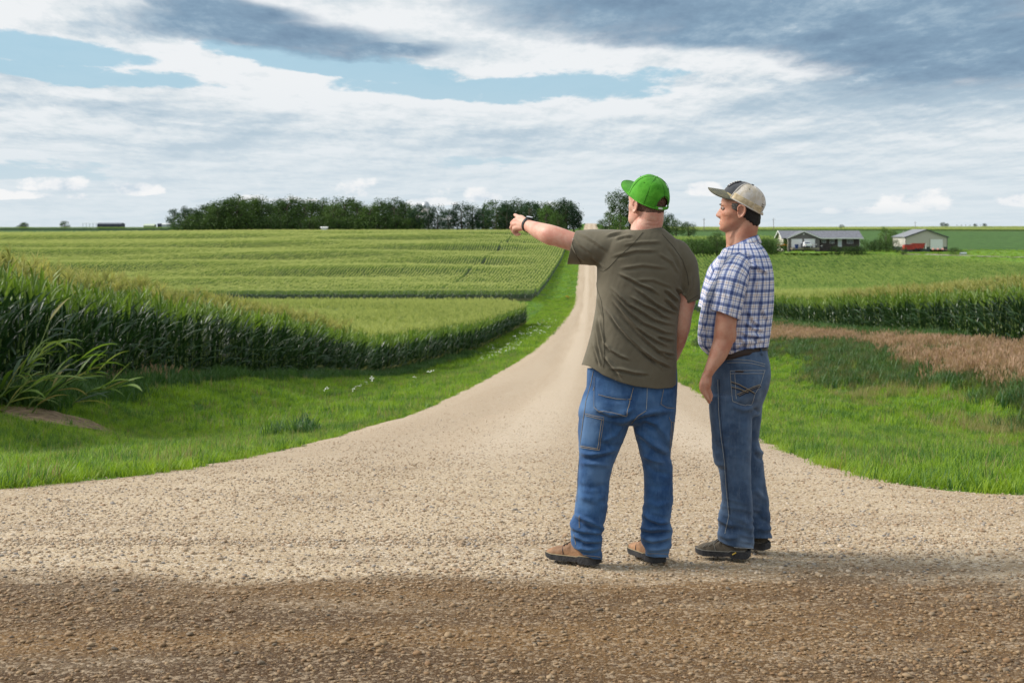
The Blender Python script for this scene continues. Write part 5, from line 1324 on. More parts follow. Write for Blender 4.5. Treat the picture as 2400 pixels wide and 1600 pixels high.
HAIR1 = mat_basic('cropped_hair', (.17, .10, .075), .9, .1, var=.35, scale=120, bump=.8, bscale=500); HAIR2 = mat_basic('dark_hair', (.020, .017, .015), .7, .3, var=.3, scale=60, bump=1., bscale=260)
HAIRG = mat_basic('grey_hair', (.13, .12, .11), .8, .2, var=.5, scale=200, bump=1., bscale=260); BROWN = mat_basic('belt_leather', (.035, .022, .018), .55, .4); EYEW = mat_basic('eye_white', (.30, .22, .19), .2, .6); IRIS = mat_basic('iris', (.03, .03, .035), .2, .6)

# ---------------------------------------------------------------- head
def head_grid(jaw=1.0, nz=84, ns=96, wide=1.0):
    tab = np.array([[0.000, .070, .010, .022], [.006, .088, -.01, .036], [.016, .095, -.03, .046], [.030, .096, -.05, .054], [.048, .093, -.066, .060], [.070, .091, -.080, .066], [.095, .090, -.092, .071],
                    [.115, .088, -.099, .0745], [.132, .093, -.103, .0765], [.155, .091, -.104, .078], [.180, .080, -.098, .075], [.202, .060, -.080, .062], [.220, .034, -.050, .040], [.230, .006, -.012, .008]])
    z = np.linspace(0, .230, nz); f, b_, w = [np.interp(z, tab[:, 0], tab[:, k]) for k in (1, 2, 3)]
    def sm(v): return np.convolve(np.pad(v, 3, 'edge'), np.hanning(9)[1:-1] / np.hanning(9)[1:-1].sum(), 'valid')
    f, b_, w = sm(f), sm(b_), sm(w); low = np.clip((.07 - z) / .07, 0, 1); w = w * wide * (1 + (jaw - 1) * low)
    th = np.linspace(0, 2 * np.pi, ns, endpoint=False); V = np.zeros((nz, ns, 3))
    for i in range(nz):
        c, s = np.cos(th), np.sin(th); ex = 2.25; cx = np.sign(c) * np.abs(c) ** (2 / ex); sy = np.sign(s) * np.abs(s) ** (2 / ex)
        V[i, :, 0] = w[i] * cx; V[i, :, 1] = (f[i] + b_[i]) / 2 + (f[i] - b_[i]) / 2 * sy; V[i, :, 2] = z[i]
    V = V.reshape(-1, 3); x, y, zz = V.T; fr = y > .02
    g = lambda a, m_, s: np.exp(-((a - m_) / s) ** 2)
    nose = np.interp(zz, [.060, .066, .074, .082, .095, .110, .120, .130], [0, .010, .024, .027, .019, .010, .004, 0])
    V[:, 1] += fr * nose * (g(x, 0, .012) + .30 * g(np.abs(x), .013, .006) * g(zz, .073, .008))
    V[:, 1] += fr * (.0055 * g(zz, .050, .0045) * g(x, 0, .020) + .006 * g(zz, .040, .0045) * g(x, 0, .018) - .005 * g(zz, .0452, .0022) * g(x, 0, .022) - .004 * g(zz, .028, .005) * g(x, 0, .02) + .004 * g(zz, .012, .008) * g(x, 0, .018))
    V[:, 1] -= fr * .013 * g(np.abs(x), .032, .013) * g(zz, .113, .009)
    V[:, 1] += fr * .0055 * g(np.abs(x), .030, .020) * g(zz, .129, .006)
    V[:, 1] += fr * .004 * g(np.abs(x), .042, .014) * g(zz, .088, .012)
    V[:, 0] += np.sign(x) * fr * .003 * g(zz, .09, .014) * g(y, .05, .02) - np.sign(x) * .003 * g(zz, .062, .014) * g(y, .045, .02)
    F_ = [tuple(q) for q in grid_faces(nz, ns)] + [tuple(range(ns)), tuple(reversed(range((nz - 1) * ns, nz * ns)))]
    return V, F_, (nz, ns)
def ear_parts(side):
    """outer rim, lobe and hollow of one ear, in head space"""
    ps = []; x0 = .073 * side
    def E(a, t, out=0): return np.array([x0 + side * (.006 + out + .10 * max(0, -a)), a - .004, .092 + t])
    rim = [(.010, .010), (.012, .022), (.005, .033), (-.008, .036), (-.019, .030), (-.024, .017), (-.022, .002), (-.015, -.012), (-.006, -.022), (.003, -.024), (.006, -.014)]
    ps.append(tube([E(a, t, .006) for a, t in rim], [.0042] * 4 + [.005] * 4 + [.006, .006, .004], 10, up=(1, 0, .1)))
    ps.append(tube([E(.002, -.016), E(-.006, .0), E(-.008, .018), E(-.004, .026)], [(.005, .008), (.0035, .012), (.0035, .013), (.004, .008)], 12, up=(0, 1, 0)))
    ps.append(tube([E(.0, -.020, .002), E(-.003, -.021, .004)], [.008, .008], 10))
    ps.append(tube([E(.009, .0, .003), E(.009, -.006, .003)], [.005, .005], 8))
    return ps
def xf(V, yaw, pitch, org, scale=1.0):
    """head space (y forward) to world; yaw turns from straight away towards the left"""
    Rm = np.array(Matrix.Rotation(yaw, 3, 'Z') @ Matrix.Rotation(pitch, 3, 'X')); return (np.asarray(V) * scale) @ Rm.T + org
def cap_crown(rx, ry, rz, nz=26, ns=96, squash=0.):
    el_ = np.linspace(0, np.pi / 2 * .985, nz); az_ = np.linspace(0, 2 * np.pi, ns, endpoint=False)
    E_, A_ = np.meshgrid(el_, az_, indexing='ij'); ce = np.cos(E_) ** .82
    V = np.stack([rx * ce * np.cos(A_), ry * ce * np.sin(A_), rz * np.sin(E_) ** .95], -1)
    seam = np.abs(np.sin(3 * (A_ - np.pi / 2))) ** .5; V *= (1 - .010 * (1 - seam) * np.cos(E_))[..., None]
    return V.reshape(-1, 3), E_.ravel(), A_.ravel(), grid_faces(nz, ns)
def brim(rx, ry, L, nA=60, nL=14, drop=.018, half=70, droop=.3):
    a = np.radians(np.linspace(90 - half, 90 + half, nA)); V = []
    for j in range(nL + 1):
        t = j / nL
        for q in a:
            s = (q - np.pi / 2) / np.radians(half); ext = L * (1 - abs(s) ** 4.2) * t
            x = rx * math.cos(q) * (1 + .08 * t * (1 - abs(s) ** 3)); y = ry * math.sin(q) + ext
            V.append((x, y, .003 + drop * (1 - s * s) * (.35 + .65 * t) - droop * ext - .004 * t))
    V = np.array(V); Fq = np.array([(j * nA + i, j * nA + i + 1, (j + 1) * nA + i + 1, (j + 1) * nA + i) for j in range(nL) for i in range(nA - 1)])
    n_ = len(V); Vb = V.copy(); Vb[:, 2] -= .0035
    rimf = []
    for i in range(nA - 1): rimf.append((nL * nA + i, nL * nA + i + 1, n_ + nL * nA + i + 1, n_ + nL * nA + i))
    for j in range(nL): rimf.append((j * nA, (j + 1) * nA, n_ + (j + 1) * nA, n_ + j * nA)); rimf.append((j * nA + nA - 1, n_ + j * nA + nA - 1, n_ + (j + 1) * nA + nA - 1, (j + 1) * nA + nA - 1))
    return np.vstack([V, Vb]), np.vstack([Fq[:, ::-1], Fq + n_, np.array(rimf)])
def shoe(P, heel, toe, mat, parent_name, laces=True, trim=None, hgt=.10, wd=.104):
    """heel and toe: ground positions"""
    heel = np.array(heel, float); toe = np.array(toe, float); ax = toe - heel; L = np.linalg.norm(ax[:2]); ax /= np.linalg.norm(ax); sx = np.array([ax[1], -ax[0], 0.])
    yaw = math.atan2(-ax[0], ax[1])
    def to(V): V = np.asarray(V); return heel + V[:, :1] * sx + V[:, 1:2] * ax + V[:, 2:3] * np.array([0, 0, 1.])
    t = np.array([0, .04, .12, .25, .4, .55, .7, .82, .91, .97, 1.0]); w = np.array([.020, .031, .037, .038, .037, .043, .050, .049, .040, .026, .006]) * wd / .10 * 1.02
    nT = 40; T = np.linspace(0, 1, nT); Wd = np.interp(T, t, w)
    sw = np.interp(T, [0, .4, .75, 1], [0, 0, .006, -.004])
    # sole with heel block and welt
    zt = np.interp(T, [0, .3, .34, .8, 1], [.036, .034, .028, .027, .034]); zb = np.interp(T, [0, .02, .29, .33, .5, .8, 1], [.004, 0, 0, .008, .004, 0, .014])
    V = []
    for i in range(nT):
        y = T[i] * L; x0, x1 = sw[i] - Wd[i] - .004, sw[i] + Wd[i] + .004
        V += [(x0, y, zb[i]), (x1, y, zb[i]), (x1 + .002, y, zt[i]), (x0 - .002, y, zt[i])]
    Fq = [(4 * i + k, 4 * (i + 1) + k, 4 * (i + 1) + (k + 1) % 4, 4 * i + (k + 1) % 4) for i in range(nT - 1) for k in range(4)] + [(3, 2, 1, 0), (4 * nT - 4, 4 * nT - 3, 4 * nT - 2, 4 * nT - 1)]
    root = None
    hT = np.interp(T, [0, .05, .25, .38, .5, .62, .75, .88, .96, 1.], [.075, .105, .115, .112, .092, .074, .060, .052, .040, .030]) * hgt / .10
    ns = 22; U_ = []
    for i in range(nT):
        y = T[i] * L + (.012 if T[i] < .1 else 0)
        for k in range(ns):
            a = math.pi * k / (ns - 1); c = math.cos(a); s = math.sin(a)
            wv = Wd[i] * (1 - .30 * s * (T[i] < .5) * (s > .2)); U_.append((sw[i] + wv * (abs(c) ** .8) * (1 if c > 0 else -1), y, zt[i] - .006 + (hT[i] - zt[i] + .006) * (s ** .62)))
    Uf = [(i * ns + k, i * ns + k + 1, (i + 1) * ns + k + 1, (i + 1) * ns + k) for i in range(nT - 1) for k in range(ns - 1)]
    U_ = np.array(U_); up = P.put(parent_name, to(U_), [tuple(reversed(f)) for f in Uf] + [tuple(range(ns)), tuple(reversed(range((nT - 1) * ns, nT * ns)))], mat, P.root)
    P.put('sole', to(np.array(V)), Fq, SOLE, up, False)
    # welt seam and toe seam
    def thread(pl, nm, mt, r): MB().tube([Vector(q) - Vector(P.b) for q in to(np.array(pl))], r, 5).build(nm, mt, up)
    thread([(sw[i] + Wd[i] * 1.0 + .004, T[i] * L, zt[i] + .002) for i in range(2, nT - 1)] , 'welt', GREYS if trim else THR2, .0022)
    thread([(sw[i] - Wd[i] * 1.0 - .004, T[i] * L, zt[i] + .002) for i in range(2, nT - 1)] , 'welt', GREYS if trim else THR2, .0022)
    iT = int(.66 * nT); thread([U_[iT * ns + k] * np.array([1.01, 1, 1]) + np.array([0, (abs(k - ns / 2) / ns) * -.05, .001]) for k in range(ns)], 'toe_seam', DTHR if not trim else GREYS, .0016)
    if laces:
        for j in range(4):
            i = int((.44 + .055 * j) * nT); a = [U_[i * ns + k] + np.array([0, 0, .003]) for k in range(ns // 2 - 4, ns // 2 + 5)]; thread(a, 'lace', mat_lace, .0022)
    if trim:
        for j in range(5):
            i = int((.30 + .09 * j) * nT); a = [U_[i * ns + k] * np.array([1.01, 1, 1]) + np.array([-.0, .006 * (k - 12), .001]) for k in range(ns - 8, ns - 2)]; thread(a, 'overlay', trim, .002)
            a = [U_[i * ns + k] * np.array([1.01, 1, 1]) + np.array([-.0, -.006 * (k - 7), .001]) for k in range(2, 8)]; thread(a, 'overlay', trim, .002)
        iq = int(.2 * nT); thread([(sw[iq] - Wd[iq] - .008, T[iq] * L + q * .006, zt[iq] - .003 - q * .004) for q in range(4)], 'side_tab', YEL, .003)
        thread([(sw[iq] + Wd[iq] + .008, T[iq] * L + q * .006, zt[iq] - .003 - q * .004) for q in range(4)], 'side_tab', YEL, .003)
    return up
mat_lace = mat_basic('dark_laces', (.03, .022, .018), .8)
def fingers(spec):
    out = []
    for pts, rad in spec: out.append(tube([W3(*p) for p in pts], rad, 12, max(10, 5 * len(pts)), caps=True))
    return out
def cE(lst): return [(1360 + x / 6.03, 640 + y / 6.03) for x, y in lst]
def cA(lst): return [(1180 + x / 2.904, 380 + y / 2.904) for x, y in lst]
def cB(lst): return [(1260 + x / 3.075, 850 + y / 3.075) for x, y in lst]
def cG(lst): return [(1620 + x / 7.125, 760 + y / 7.125) for x, y in lst]
def cC(lst): return [(1430 + x / 5.0575, 390 + y / 5.0575) for x, y in lst]
def ridge_valley(lines, amp, w, off):
    st = []
    for ln in lines:
        a = np.array(ln, float); d = a[-1] - a[0]; n_ = np.array([-d[1], d[0]]) / np.linalg.norm(d)
        if n_[1] < 0: n_ = -n_
        st.append((ln, amp, w)); st.append((a + n_ * off, -amp * .9, w * 1.15))
    return st

def wrk(V, seed):
    # cross creases that gather towards the hems and behind the knees
    z = V[:, 2]; g = np.clip((.42 - z) / .25, 0, 1) + .45 * np.exp(-((z - .52) / .09) ** 2) + .25 * np.exp(-((z - .86) / .08) ** 2)
    n_ = vnoise(V * np.array([.55, .55, 1.9]) + np.array([0, 0, .4]) * V[:, :1], 42, seed, 2)
    return g * .0048 * (1 - 2 * np.abs(n_ - .1))
# ================================================================ man in the green cap
Y1 = 6.83
M1 = Person((W3(1478, 1311, Y1)[0], Y1, 0.0), 'man in a green cap and olive t-shirt seen from behind, pointing left')
# --- jeans
pelv = [(858, 1376, 1586, .115, 0), (880, 1376, 1587, .12, 0), (905, 1376, 1587, .125, 0), (930, 1365, 1586, .13, -.005), (960, 1355, 1585, .13, -.01), (980, 1354, 1582, .12, -.01), (990, 1380, 1560, .09, -.01), (996, 1430, 1520, .05, -.01)]
lleg = [(960, 1358, 1480, .105, -.01), (1000, 1354, 1474, .105, -.01), (1030, 1355, 1462, .10, -.015), (1060, 1357.6, 1447.6, .092, -.02), (1090, 1355.6, 1436, .086, -.03), (1120, 1353, 1428.5, .082, -.035), (1150, 1351, 1427, .08, -.045), (1180, 1349, 1424.6, .078, -.055), (1208, 1346, 1419, .076, -.06),
        (1226, 1336, 1414, .078, -.065), (1245, 1337, 1409, .076, -.065), (1270, 1339.5, 1410, .074, -.065), (1290, 1348, 1410.5, .072, -.07), (1316, 1360, 1409, .07, -.07)]
rleg = [(960, 1476, 1585, .105, -.01), (1000, 1484, 1580, .10, -.01), (1030, 1491, 1576, .095, -.01), (1060, 1499, 1571, .09, -.01), (1076, 1503.5, 1572, .085, -.01), (1092, 1506, 1576, .083, -.01), (1120, 1509.4, 1576, .08, -.01), (1150, 1509.8, 1576.7, .078, -.015), (1180, 1508, 1576.5, .078, -.02), (1207, 1504, 1570, .076, -.025),
        (1222, 1507, 1568.5, .074, -.025), (1243, 1500, 1574, .078, -.025), (1258, 1502, 1574.5, .076, -.03), (1275, 1505, 1573, .072, -.03), (1290, 1511, 1568, .07, -.03), (1310, 1516, 1564, .068, -.03)]
V, Fq = union_mesh([loft(pelv, Y1, 60, 72, 2.3), loft(lleg, Y1, 130, 56, 2.2), loft(rleg, Y1, 130, 56, 2.2)], .0052)
V = smooth(V, Fq, 5)
N = normals(V, Fq)
folds = [  # crop B coordinates: seat, behind the knees, bunched hems
    (cB([(450, 250), (560, 270), (690, 262)]), -.004, 3), (cB([(420, 330), (520, 375), (620, 370), (700, 330)]), .006, 4), (cB([(420, 350), (520, 400), (640, 395)]), -.006, 4),
    (cB([(560, 440), (700, 400), (850, 350), (990, 345)]), .006, 5), (cB([(640, 450), (760, 400), (880, 395)]), -.008, 5), (cB([(760, 400), (860, 440), (920, 520), (950, 600)]), .006, 5), (cB([(740, 420), (840, 470), (900, 560), (935, 640)]), -.006, 5),
    (cB([(700, 480), (780, 540), (850, 600), (940, 650)]), .006, 5), (cB([(720, 540), (790, 610), (880, 660), (950, 690)]), -.006, 5), (cB([(750, 660), (830, 700), (920, 720)]), .005, 4), (cB([(760, 720), (860, 790), (960, 800)]), -.004, 5),
    (cB([(300, 650), (380, 660), (470, 650), (570, 620)]), .006, 4), (cB([(310, 690), (400, 700), (520, 670)]), -.006, 4), (cB([(300, 720), (420, 730), (520, 740)]), .004, 4), (cB([(420, 560), (520, 600), (600, 590)]), -.004, 5),
    (cB([(620, 440), (560, 520), (460, 570)]), .005, 5), (cB([(290, 880), (380, 900), (500, 880)]), -.003, 5), (cB([(300, 960), (420, 990), (500, 960)]), .003, 5),
    (cB([(275, 1090), (340, 1130), (430, 1170), (475, 1200)]), .009, 4), (cB([(265, 1120), (330, 1170), (420, 1205)]), -.009, 4), (cB([(232, 1165), (310, 1210), (400, 1230), (465, 1200)]), .009, 4), (cB([(240, 1215), (330, 1240), (430, 1235)]), -.010, 4),
    (cB([(250, 1230), (340, 1275), (420, 1290), (462, 1260)]), .009, 4), (cB([(260, 1275), (350, 1315), (440, 1300)]), -.009, 4), (cB([(280, 1330), (370, 1345), (450, 1330)]), .007, 4), (cB([(300, 1365), (380, 1375), (455, 1370)]), -.004, 4),
    (cB([(755, 1070), (810, 1120), (880, 1150), (940, 1140)]), .008, 4), (cB([(750, 1100), (800, 1150), (880, 1180), (940, 1170)]), -.009, 4), (cB([(740, 1190), (820, 1200), (900, 1190), (965, 1215)]), .009, 4), (cB([(750, 1225), (830, 1235), (930, 1225)]), -.010, 4),
    (cB([(745, 1250), (830, 1280), (900, 1270), (965, 1240)]), .008, 4), (cB([(770, 1300), (850, 1310), (950, 1280)]), -.007, 4), (cB([(790, 1340), (860, 1345), (940, 1330)]), .006, 4), (cB([(770, 880), (860, 900), (960, 880)]), -.003, 6), (cB([(770, 1000), (860, 1030), (960, 1000)]), .004, 5)]
V = V + N * (stroke_disp(V, N, [(a, b_ * 1.9, c * .9) for a, b_, c in folds]) + .0016 * vnoise(V * np.array([1, 1, .8]), 34, 3) + wrk(V, 4))[:, None]
hl = lambda px: np.interp(px, [1330, 1354, 1367, 1390, 1410, 1440, 1500, 1515, 1535, 1570], [1278, 1288, 1300, 1309, 1311, 1311, 1296, 1302, 1306, 1305])
V, Fq = cut(V, Fq, lambda v: (lambda p: (p[:, 1] - hl(p[:, 0])) * .00205)(topx(v)))
V, Fq = cut(V, Fq, lambda v: (862 - topx(v)[:, 1]) * .00205)
jeans = M1.put('jeans', V, Fq, DEN1, solid=.004); TJ = bvh(V, Fq); JV, JF = V, Fq
seams = [cB([(402, 60), (385, 150), (350, 270), (330, 400), (305, 600)]), cB([(300, 650), (290, 850), (283, 1000)]), cB([(410, 170), (400, 200)]), cB([(790, 160), (788, 250), (783, 340)]), cB([(783, 345), (720, 385), (672, 440)])]
for s in seams: stitch(M1, TJ, s, 'seam', THR2 if s is not seams[3] else THR, jeans)
pk1 = patch(M1, TJ, cB([(410, 100), (690, 175), (645, 380), (410, 320)]), 'back_pocket', DEN1, jeans)
stitch(M1, TJ, cB([(412, 102), (408, 320), (440, 345), (640, 380), (690, 178)]), 'seam', THR2, jeans, off=.005); stitch(M1, TJ, cB([(440, 230), (560, 255), (680, 262)]), 'seam', THR2, jeans, off=.005)
pk2 = patch(M1, TJ, cB([(345, 365), (478, 395), (445, 630), (305, 605)]), 'tool_pocket', DEN1, jeans)
for s in ([(345, 365), (478, 395), (445, 630), (305, 605)], [(348, 378), (474, 408)], [(462, 408), (432, 622)], [(312, 596), (440, 620)]): stitch(M1, TJ, cB(s), 'seam', THR2, jeans, off=.005)
pk3 = patch(M1, TJ, cB([(905, 190), (1000, 190), (985, 325), (890, 300)]), 'back_pocket', DEN1, jeans, n=8)
stitch(M1, TJ, cB([(905, 190), (885, 295), (930, 325), (985, 328)]), 'seam', THR2, jeans, off=.005)
for s in ([(962, 425), (950, 640)], [(945, 390), (960, 425), (985, 430)], [(975, 430), (960, 600)]): stitch(M1, TJ, cB(s), 'seam', THR2, jeans, off=.003)
for s in ([(340, 1385), (455, 1398)], [(790, 1372), (940, 1375)], [(300, 1100), (300, 1190)], [(262, 1235), (275, 1310)]): stitch(M1, TJ, cB(s), 'seam', THR2, jeans)
# --- t-shirt
tor = [(518, 1479, 1549, .072, .0), (530, 1477, 1551, .074, .0), (538, 1470, 1557, .078, .0), (545, 1450, 1568, .086, .0), (553, 1425, 1578, .10, .0), (568, 1400, 1592, .112, .0), (585, 1397, 1604, .122, .0), (605, 1398, 1612, .13, .0), (630, 1399, 1612, .135, .0), (655, 1399, 1606, .138, .0), (690, 1398, 1597, .14, .0), (720, 1396, 1593, .14, 0),
       (750, 1391, 1589, .14, .0), (780, 1385, 1587, .142, .0), (810, 1377, 1586, .145, .0), (840, 1368, 1585, .145, .0), (870, 1358, 1585, .145, .0), (925, 1350, 1586, .145, .0)]
lsl = tube([W3(1470, 578, 6.83), W3(1425, 580, 6.84), W3(1385, 580, 6.85), W3(1350, 580, 6.87), W3(1322, 580, 6.885)], [(.095, .080), (.10, .088), (.092, .087), (.086, .082), (.084, .080)], 36, caps=False)
rsl = tube([W3(1585, 592, 6.82), W3(1604, 620, 6.81), W3(1612, 660, 6.81), W3(1617, 700, 6.82), W3(1619, 730, 6.83)], [.066, .066, .058, .050, .048], 30, caps=True, up=(0, 1, 0))
V, Fq = union_mesh([loft(tor, Y1, 110, 90, 2.35), lsl, rsl], .0040)
V = smooth(V, Fq, 7)
N = normals(V, Fq)
rl = [cE(l) for l in ([(560, 5), (700, 75), (850, 155), (1000, 215), (1120, 300)], [(780, 210), (920, 310), (1060, 420), (1200, 500), (1370, 570)], [(720, 330), (900, 440), (1050, 500), (1180, 600), (1290, 640)],
     [(450, 210), (560, 310), (700, 440), (880, 540), (1030, 640), (1200, 700), (1340, 730)], [(480, 290), (600, 420), (760, 590), (900, 700), (1050, 760), (1200, 830), (1340, 850)], [(480, 400), (650, 600), (800, 760), (950, 870), (1100, 960), (1260, 1040)],
     [(560, 560), (700, 700), (850, 860), (1000, 1000), (1130, 1110), (1250, 1190), (1340, 1200)], [(330, 470), (450, 600), (560, 760), (700, 920), (850, 1060), (1000, 1170), (1120, 1290), (1180, 1370)], [(340, 980), (430, 1080), (560, 1160), (700, 1220)],
     [(860, 1080), (1000, 1190), (1150, 1260), (1290, 1330)], [(350, 1180), (480, 1340), (600, 1480)], [(1200, 220), (1290, 300), (1400, 400)], [(1210, 350), (1300, 440), (1380, 520)], [(1100, 880), (1220, 920), (1340, 950)], [(1380, 200), (1440, 280), (1490, 330)],
     [(430, 1340), (600, 1360), (760, 1400), (960, 1420)], [(1100, 1080), (1230, 1120), (1330, 1140)])]
st = ridge_valley(rl, .0125, 2.2, 4.8)
st += ridge_valley([cE([(240, 330), (270, 480), (310, 620)]), cE([(215, 620), (230, 800), (260, 1000), (310, 1200)]), cE([(180, 980), (230, 1120), (290, 1310)]), cE([(265, 640), (300, 820), (340, 1000)])], .0085, 1.8, 3.8)
st += ridge_valley([cA([(470, 500), (520, 560), (600, 620)]), cA([(520, 480), (620, 540), (700, 600)]), cA([(460, 560), (510, 640), (560, 680)]), cA([(600, 640), (660, 690), (700, 730)]), cA([(760, 520), (820, 500), (880, 500)]), cA([(700, 500), (770, 480), (840, 470)])], .006, 2.2, 5)
st += ridge_valley([cA([(740, 640), (900, 600), (1050, 600)]), cA([(820, 560), (940, 545), (1080, 540)]), cA([(800, 720), (950, 700), (1120, 720)]), cA([(900, 800), (1020, 800), (1150, 850)]), cA([(1120, 560), (1180, 640), (1210, 740)]), cA([(1060, 620), (1150, 680), (1200, 760)]), cA([(1280, 760), (1270, 850), (1240, 930)])], .0048, 2.6, 6)
V = V + N * (stroke_disp(V, N, st) + .0012 * vnoise(V, 22, 5) + .0012 * vnoise(V * np.array([1.6, 1, 1.]), 60, 8, 2))[:, None]
hem1 = lambda px: np.interp(px, [1340, 1362, 1378, 1395, 1414, 1455, 1490, 1541, 1576, 1587, 1620], [850, 853, 857, 866, 879, 896, 905, 911, 908, 899, 897])
V, Fq = cut(V, Fq, lambda v: (lambda p: np.where(p[:, 1] > 800, (p[:, 1] - hem1(p[:, 0])), -20) * .00205)(topx(v)))
sl0, sln = W3(1340, 580, 6.875), np.array([-.96, .10, .24]); sln /= np.linalg.norm(sln)
V, Fq = cut(V, Fq, lambda v: np.where(v[:, 0] < W3(1400, 0, 6.85)[0], (v - sl0) @ sln, -1))
sr0, srn = W3(1618, 707, 6.82), np.array([.30, .0, -.95])
V, Fq = cut(V, Fq, lambda v: np.where((v[:, 0] > W3(1598.5, 0, 6.82)[0]), (v - sr0) @ srn, -1) )
cl0, cln = W3(1513, 537, 6.83), np.array([-.10, -.10, 1.])
V, Fq = cut(V, Fq, lambda v: np.where(np.hypot((v - cl0)[:, 0], (v - cl0)[:, 1]) < .092, (v - cl0) @ cln, -1))
tee = M1.put('t_shirt', V, Fq, TEE, solid=.003); TT = bvh(V, Fq)
def edge_line(P, fn_pts, tree_, name, mat, parent, r): return stitch(P, tree_, fn_pts, name, mat, parent, r, .001)
for s in (cA([(950, 478), (880, 560), (780, 650), (720, 715), (680, 745), (655, 738)]), cA([(1080, 490), (1160, 580), (1220, 670), (1250, 760), (1262, 840)]), [(x, hem1(x) - 9) for x in range(1366, 1584, 6)],
          cE([(225, 5), (235, 200), (300, 400), (330, 640), (335, 1000), (345, 1170), (325, 1340)]), cA([(462, 478), (470, 560), (500, 640), (528, 690)]), cA([(865, 455), (900, 470), (980, 482), (1040, 482), (1078, 476)]), cA([(1218, 972), (1325, 905)])):
    stitch(M1, TT, s, 'seam', TEE_D, tee, .0014, .0004)
# ribbed collar
rg = [np.array(W3(1513.5, 538.5, 6.83)) + np.array([math.cos(a) * .0745, math.sin(a) * .0755, .008 * math.cos(a) + .006 * math.sin(a)]) for a in np.linspace(0, 2 * math.pi, 40)]
Vt, Ft = tube(rg, [(.006, .009)] * 40, 8, caps=False); M1.put('collar', Vt, Ft, TEE, tee)
for i_, s in enumerate(([(1438, 700), (1452, 780)], [(1470, 740), (1476, 860)], [(1500, 800), (1508, 850)])):
    stitch(M1, TT, [(1180 + x / 9.22, 470 + y / 9.22) for x, y in s], 'sleeve_print', mat_basic('white_print', (.6, .6, .58), .8) if i_ == 0 else bpy.data.materials['white_print'], tee, .0018, .001, 1.)
# --- body
hv, hf, _ = head_grid(jaw=1.2, wide=1.06)
YAW1, PI1 = R(37), R(5); HO1 = W3(1513, 531, 6.85)
parts = [(xf(hv, YAW1, PI1, HO1, 1.0), hf)]
for s in (-1, 1): parts += [(xf(v, YAW1, PI1, HO1), f) for v, f in ear_parts(s)]
hp = lambda x, y, z, yaw=YAW1, pit=PI1, o=HO1: xf(np.array([[x, y, z]]), yaw, pit, o)[0]
parts.append(tube([hp(0, -.035, .075), hp(0, -.03, .03), W3(1513, 540, 6.83), W3(1510, 570, 6.83)], [(.060, .070), (.064, .068), (.070, .068), (.085, .075)], 36, up=(0, 1, 0)))
parts.append(tube([hp(0, .02, .03), W3(1503, 545, 6.87)], [.052, .055], 30))
parts.append(loft([(560, 1440, 1570, .07, 0), (600, 1420, 1590, .09, 0), (700, 1415, 1575, .10, 0), (860, 1395, 1570, .10, 0), (980, 1375, 1565, .09, 0)], Y1, 40, 40))
parts.append(tube([W3(1430, 580, 6.84), W3(1385, 577, 6.85), W3(1340, 566, 6.87), W3(1308, 555, 6.89), W3(1288, 550, 6.91), W3(1264, 541, 6.99), W3(1247, 533, 7.07), W3(1234, 527, 7.13)],
                  [(.06, .06), .053, .046, .0475, .050, .042, .033, (.024, .029)], 30))
parts.append(tube([W3(1283, 556, 6.905), W3(1290, 561, 6.90)], [.030, .030], 16))
A_ = 7.13
parts += fingers([([(1234, 522, 7.13), (1222, 511, 7.19), (1215, 509, 7.215)], [.019, .016, .0125]), ([(1233, 526, 7.13), (1216, 516, 7.19), (1207, 517, 7.215)], [.021, .017, .0135]), ([(1233, 529, 7.13), (1214, 525, 7.185), (1203, 526, 7.21)], [.021, .017, .0130]), ([(1232, 532, 7.13), (1214, 533, 7.18), (1205, 536, 7.20)], [.018, .016, .012]),
                  ([(1215, 509, 7.215), (1210, 505.5, 7.25), (1206.5, 503.5, 7.285)], [.0115, .0098, .0080]),
                  ([(1207, 517, 7.215), (1199.5, 523, 7.245), (1204, 533, 7.255), (1211, 535, 7.24)], [.0125, .0110, .0098, .0088]),
                  ([(1203, 526, 7.21), (1198, 534, 7.235), (1204, 543, 7.24), (1212, 543, 7.22)], [.012, .0108, .0095, .0085]),
                  ([(1205, 536, 7.20), (1203, 543, 7.215), (1210, 550, 7.215), (1218, 549, 7.20)], [.0108, .0095, .0085, .0078]),
                  ([(1229, 532, 7.14), (1221, 536, 7.18), (1214, 538, 7.215), (1210, 541, 7.235)], [.013, .012, .0105, .009])])
# hanging right arm, hand resting in front
parts.append(tube([W3(1590, 595, 6.82), W3(1605, 640, 6.81), W3(1609, 700, 6.82), W3(1600, 735, 6.83), W3(1596, 765, 6.85), W3(1588, 800, 6.90), W3(1576, 835, 6.96), W3(1562, 862, 7.00)], [.058, .052, .047, .0455, .046, .040, .032, .026], 28, up=(0, 1, 0)))
parts += fingers([([(1562, 862, 7.0), (1550, 880, 7.02), (1545, 890, 7.02)], [.024, .024, .018]), ([(1550, 882, 7.01), (1542, 898, 7.0), (1538, 908, 6.985)], [.010, .009, .008]), ([(1546, 882, 7.02), (1537, 897, 7.01), (1533, 907, 6.995)], [.010, .009, .008]), ([(1542, 880, 7.03), (1531, 894, 7.02), (1528, 904, 7.005)], [.010, .009, .008]), ([(1539, 877, 7.035), (1527, 889, 7.03), (1524, 898, 7.015)], [.009, .008, .007]), ([(1556, 872, 7.0), (1556, 888, 6.985), (1552, 900, 6.98)], [.012, .010, .009])])
for tb in (lleg, rleg): parts.append(loft([(a, (l + r) / 2 - 22 + (10 if a > 1150 else 0), (l + r) / 2 + 22 - (10 if a > 1150 else 0), .045 if a < 1150 else .035, o) for a, l, r, d_, o in tb[:-1]], Y1, 40, 20))
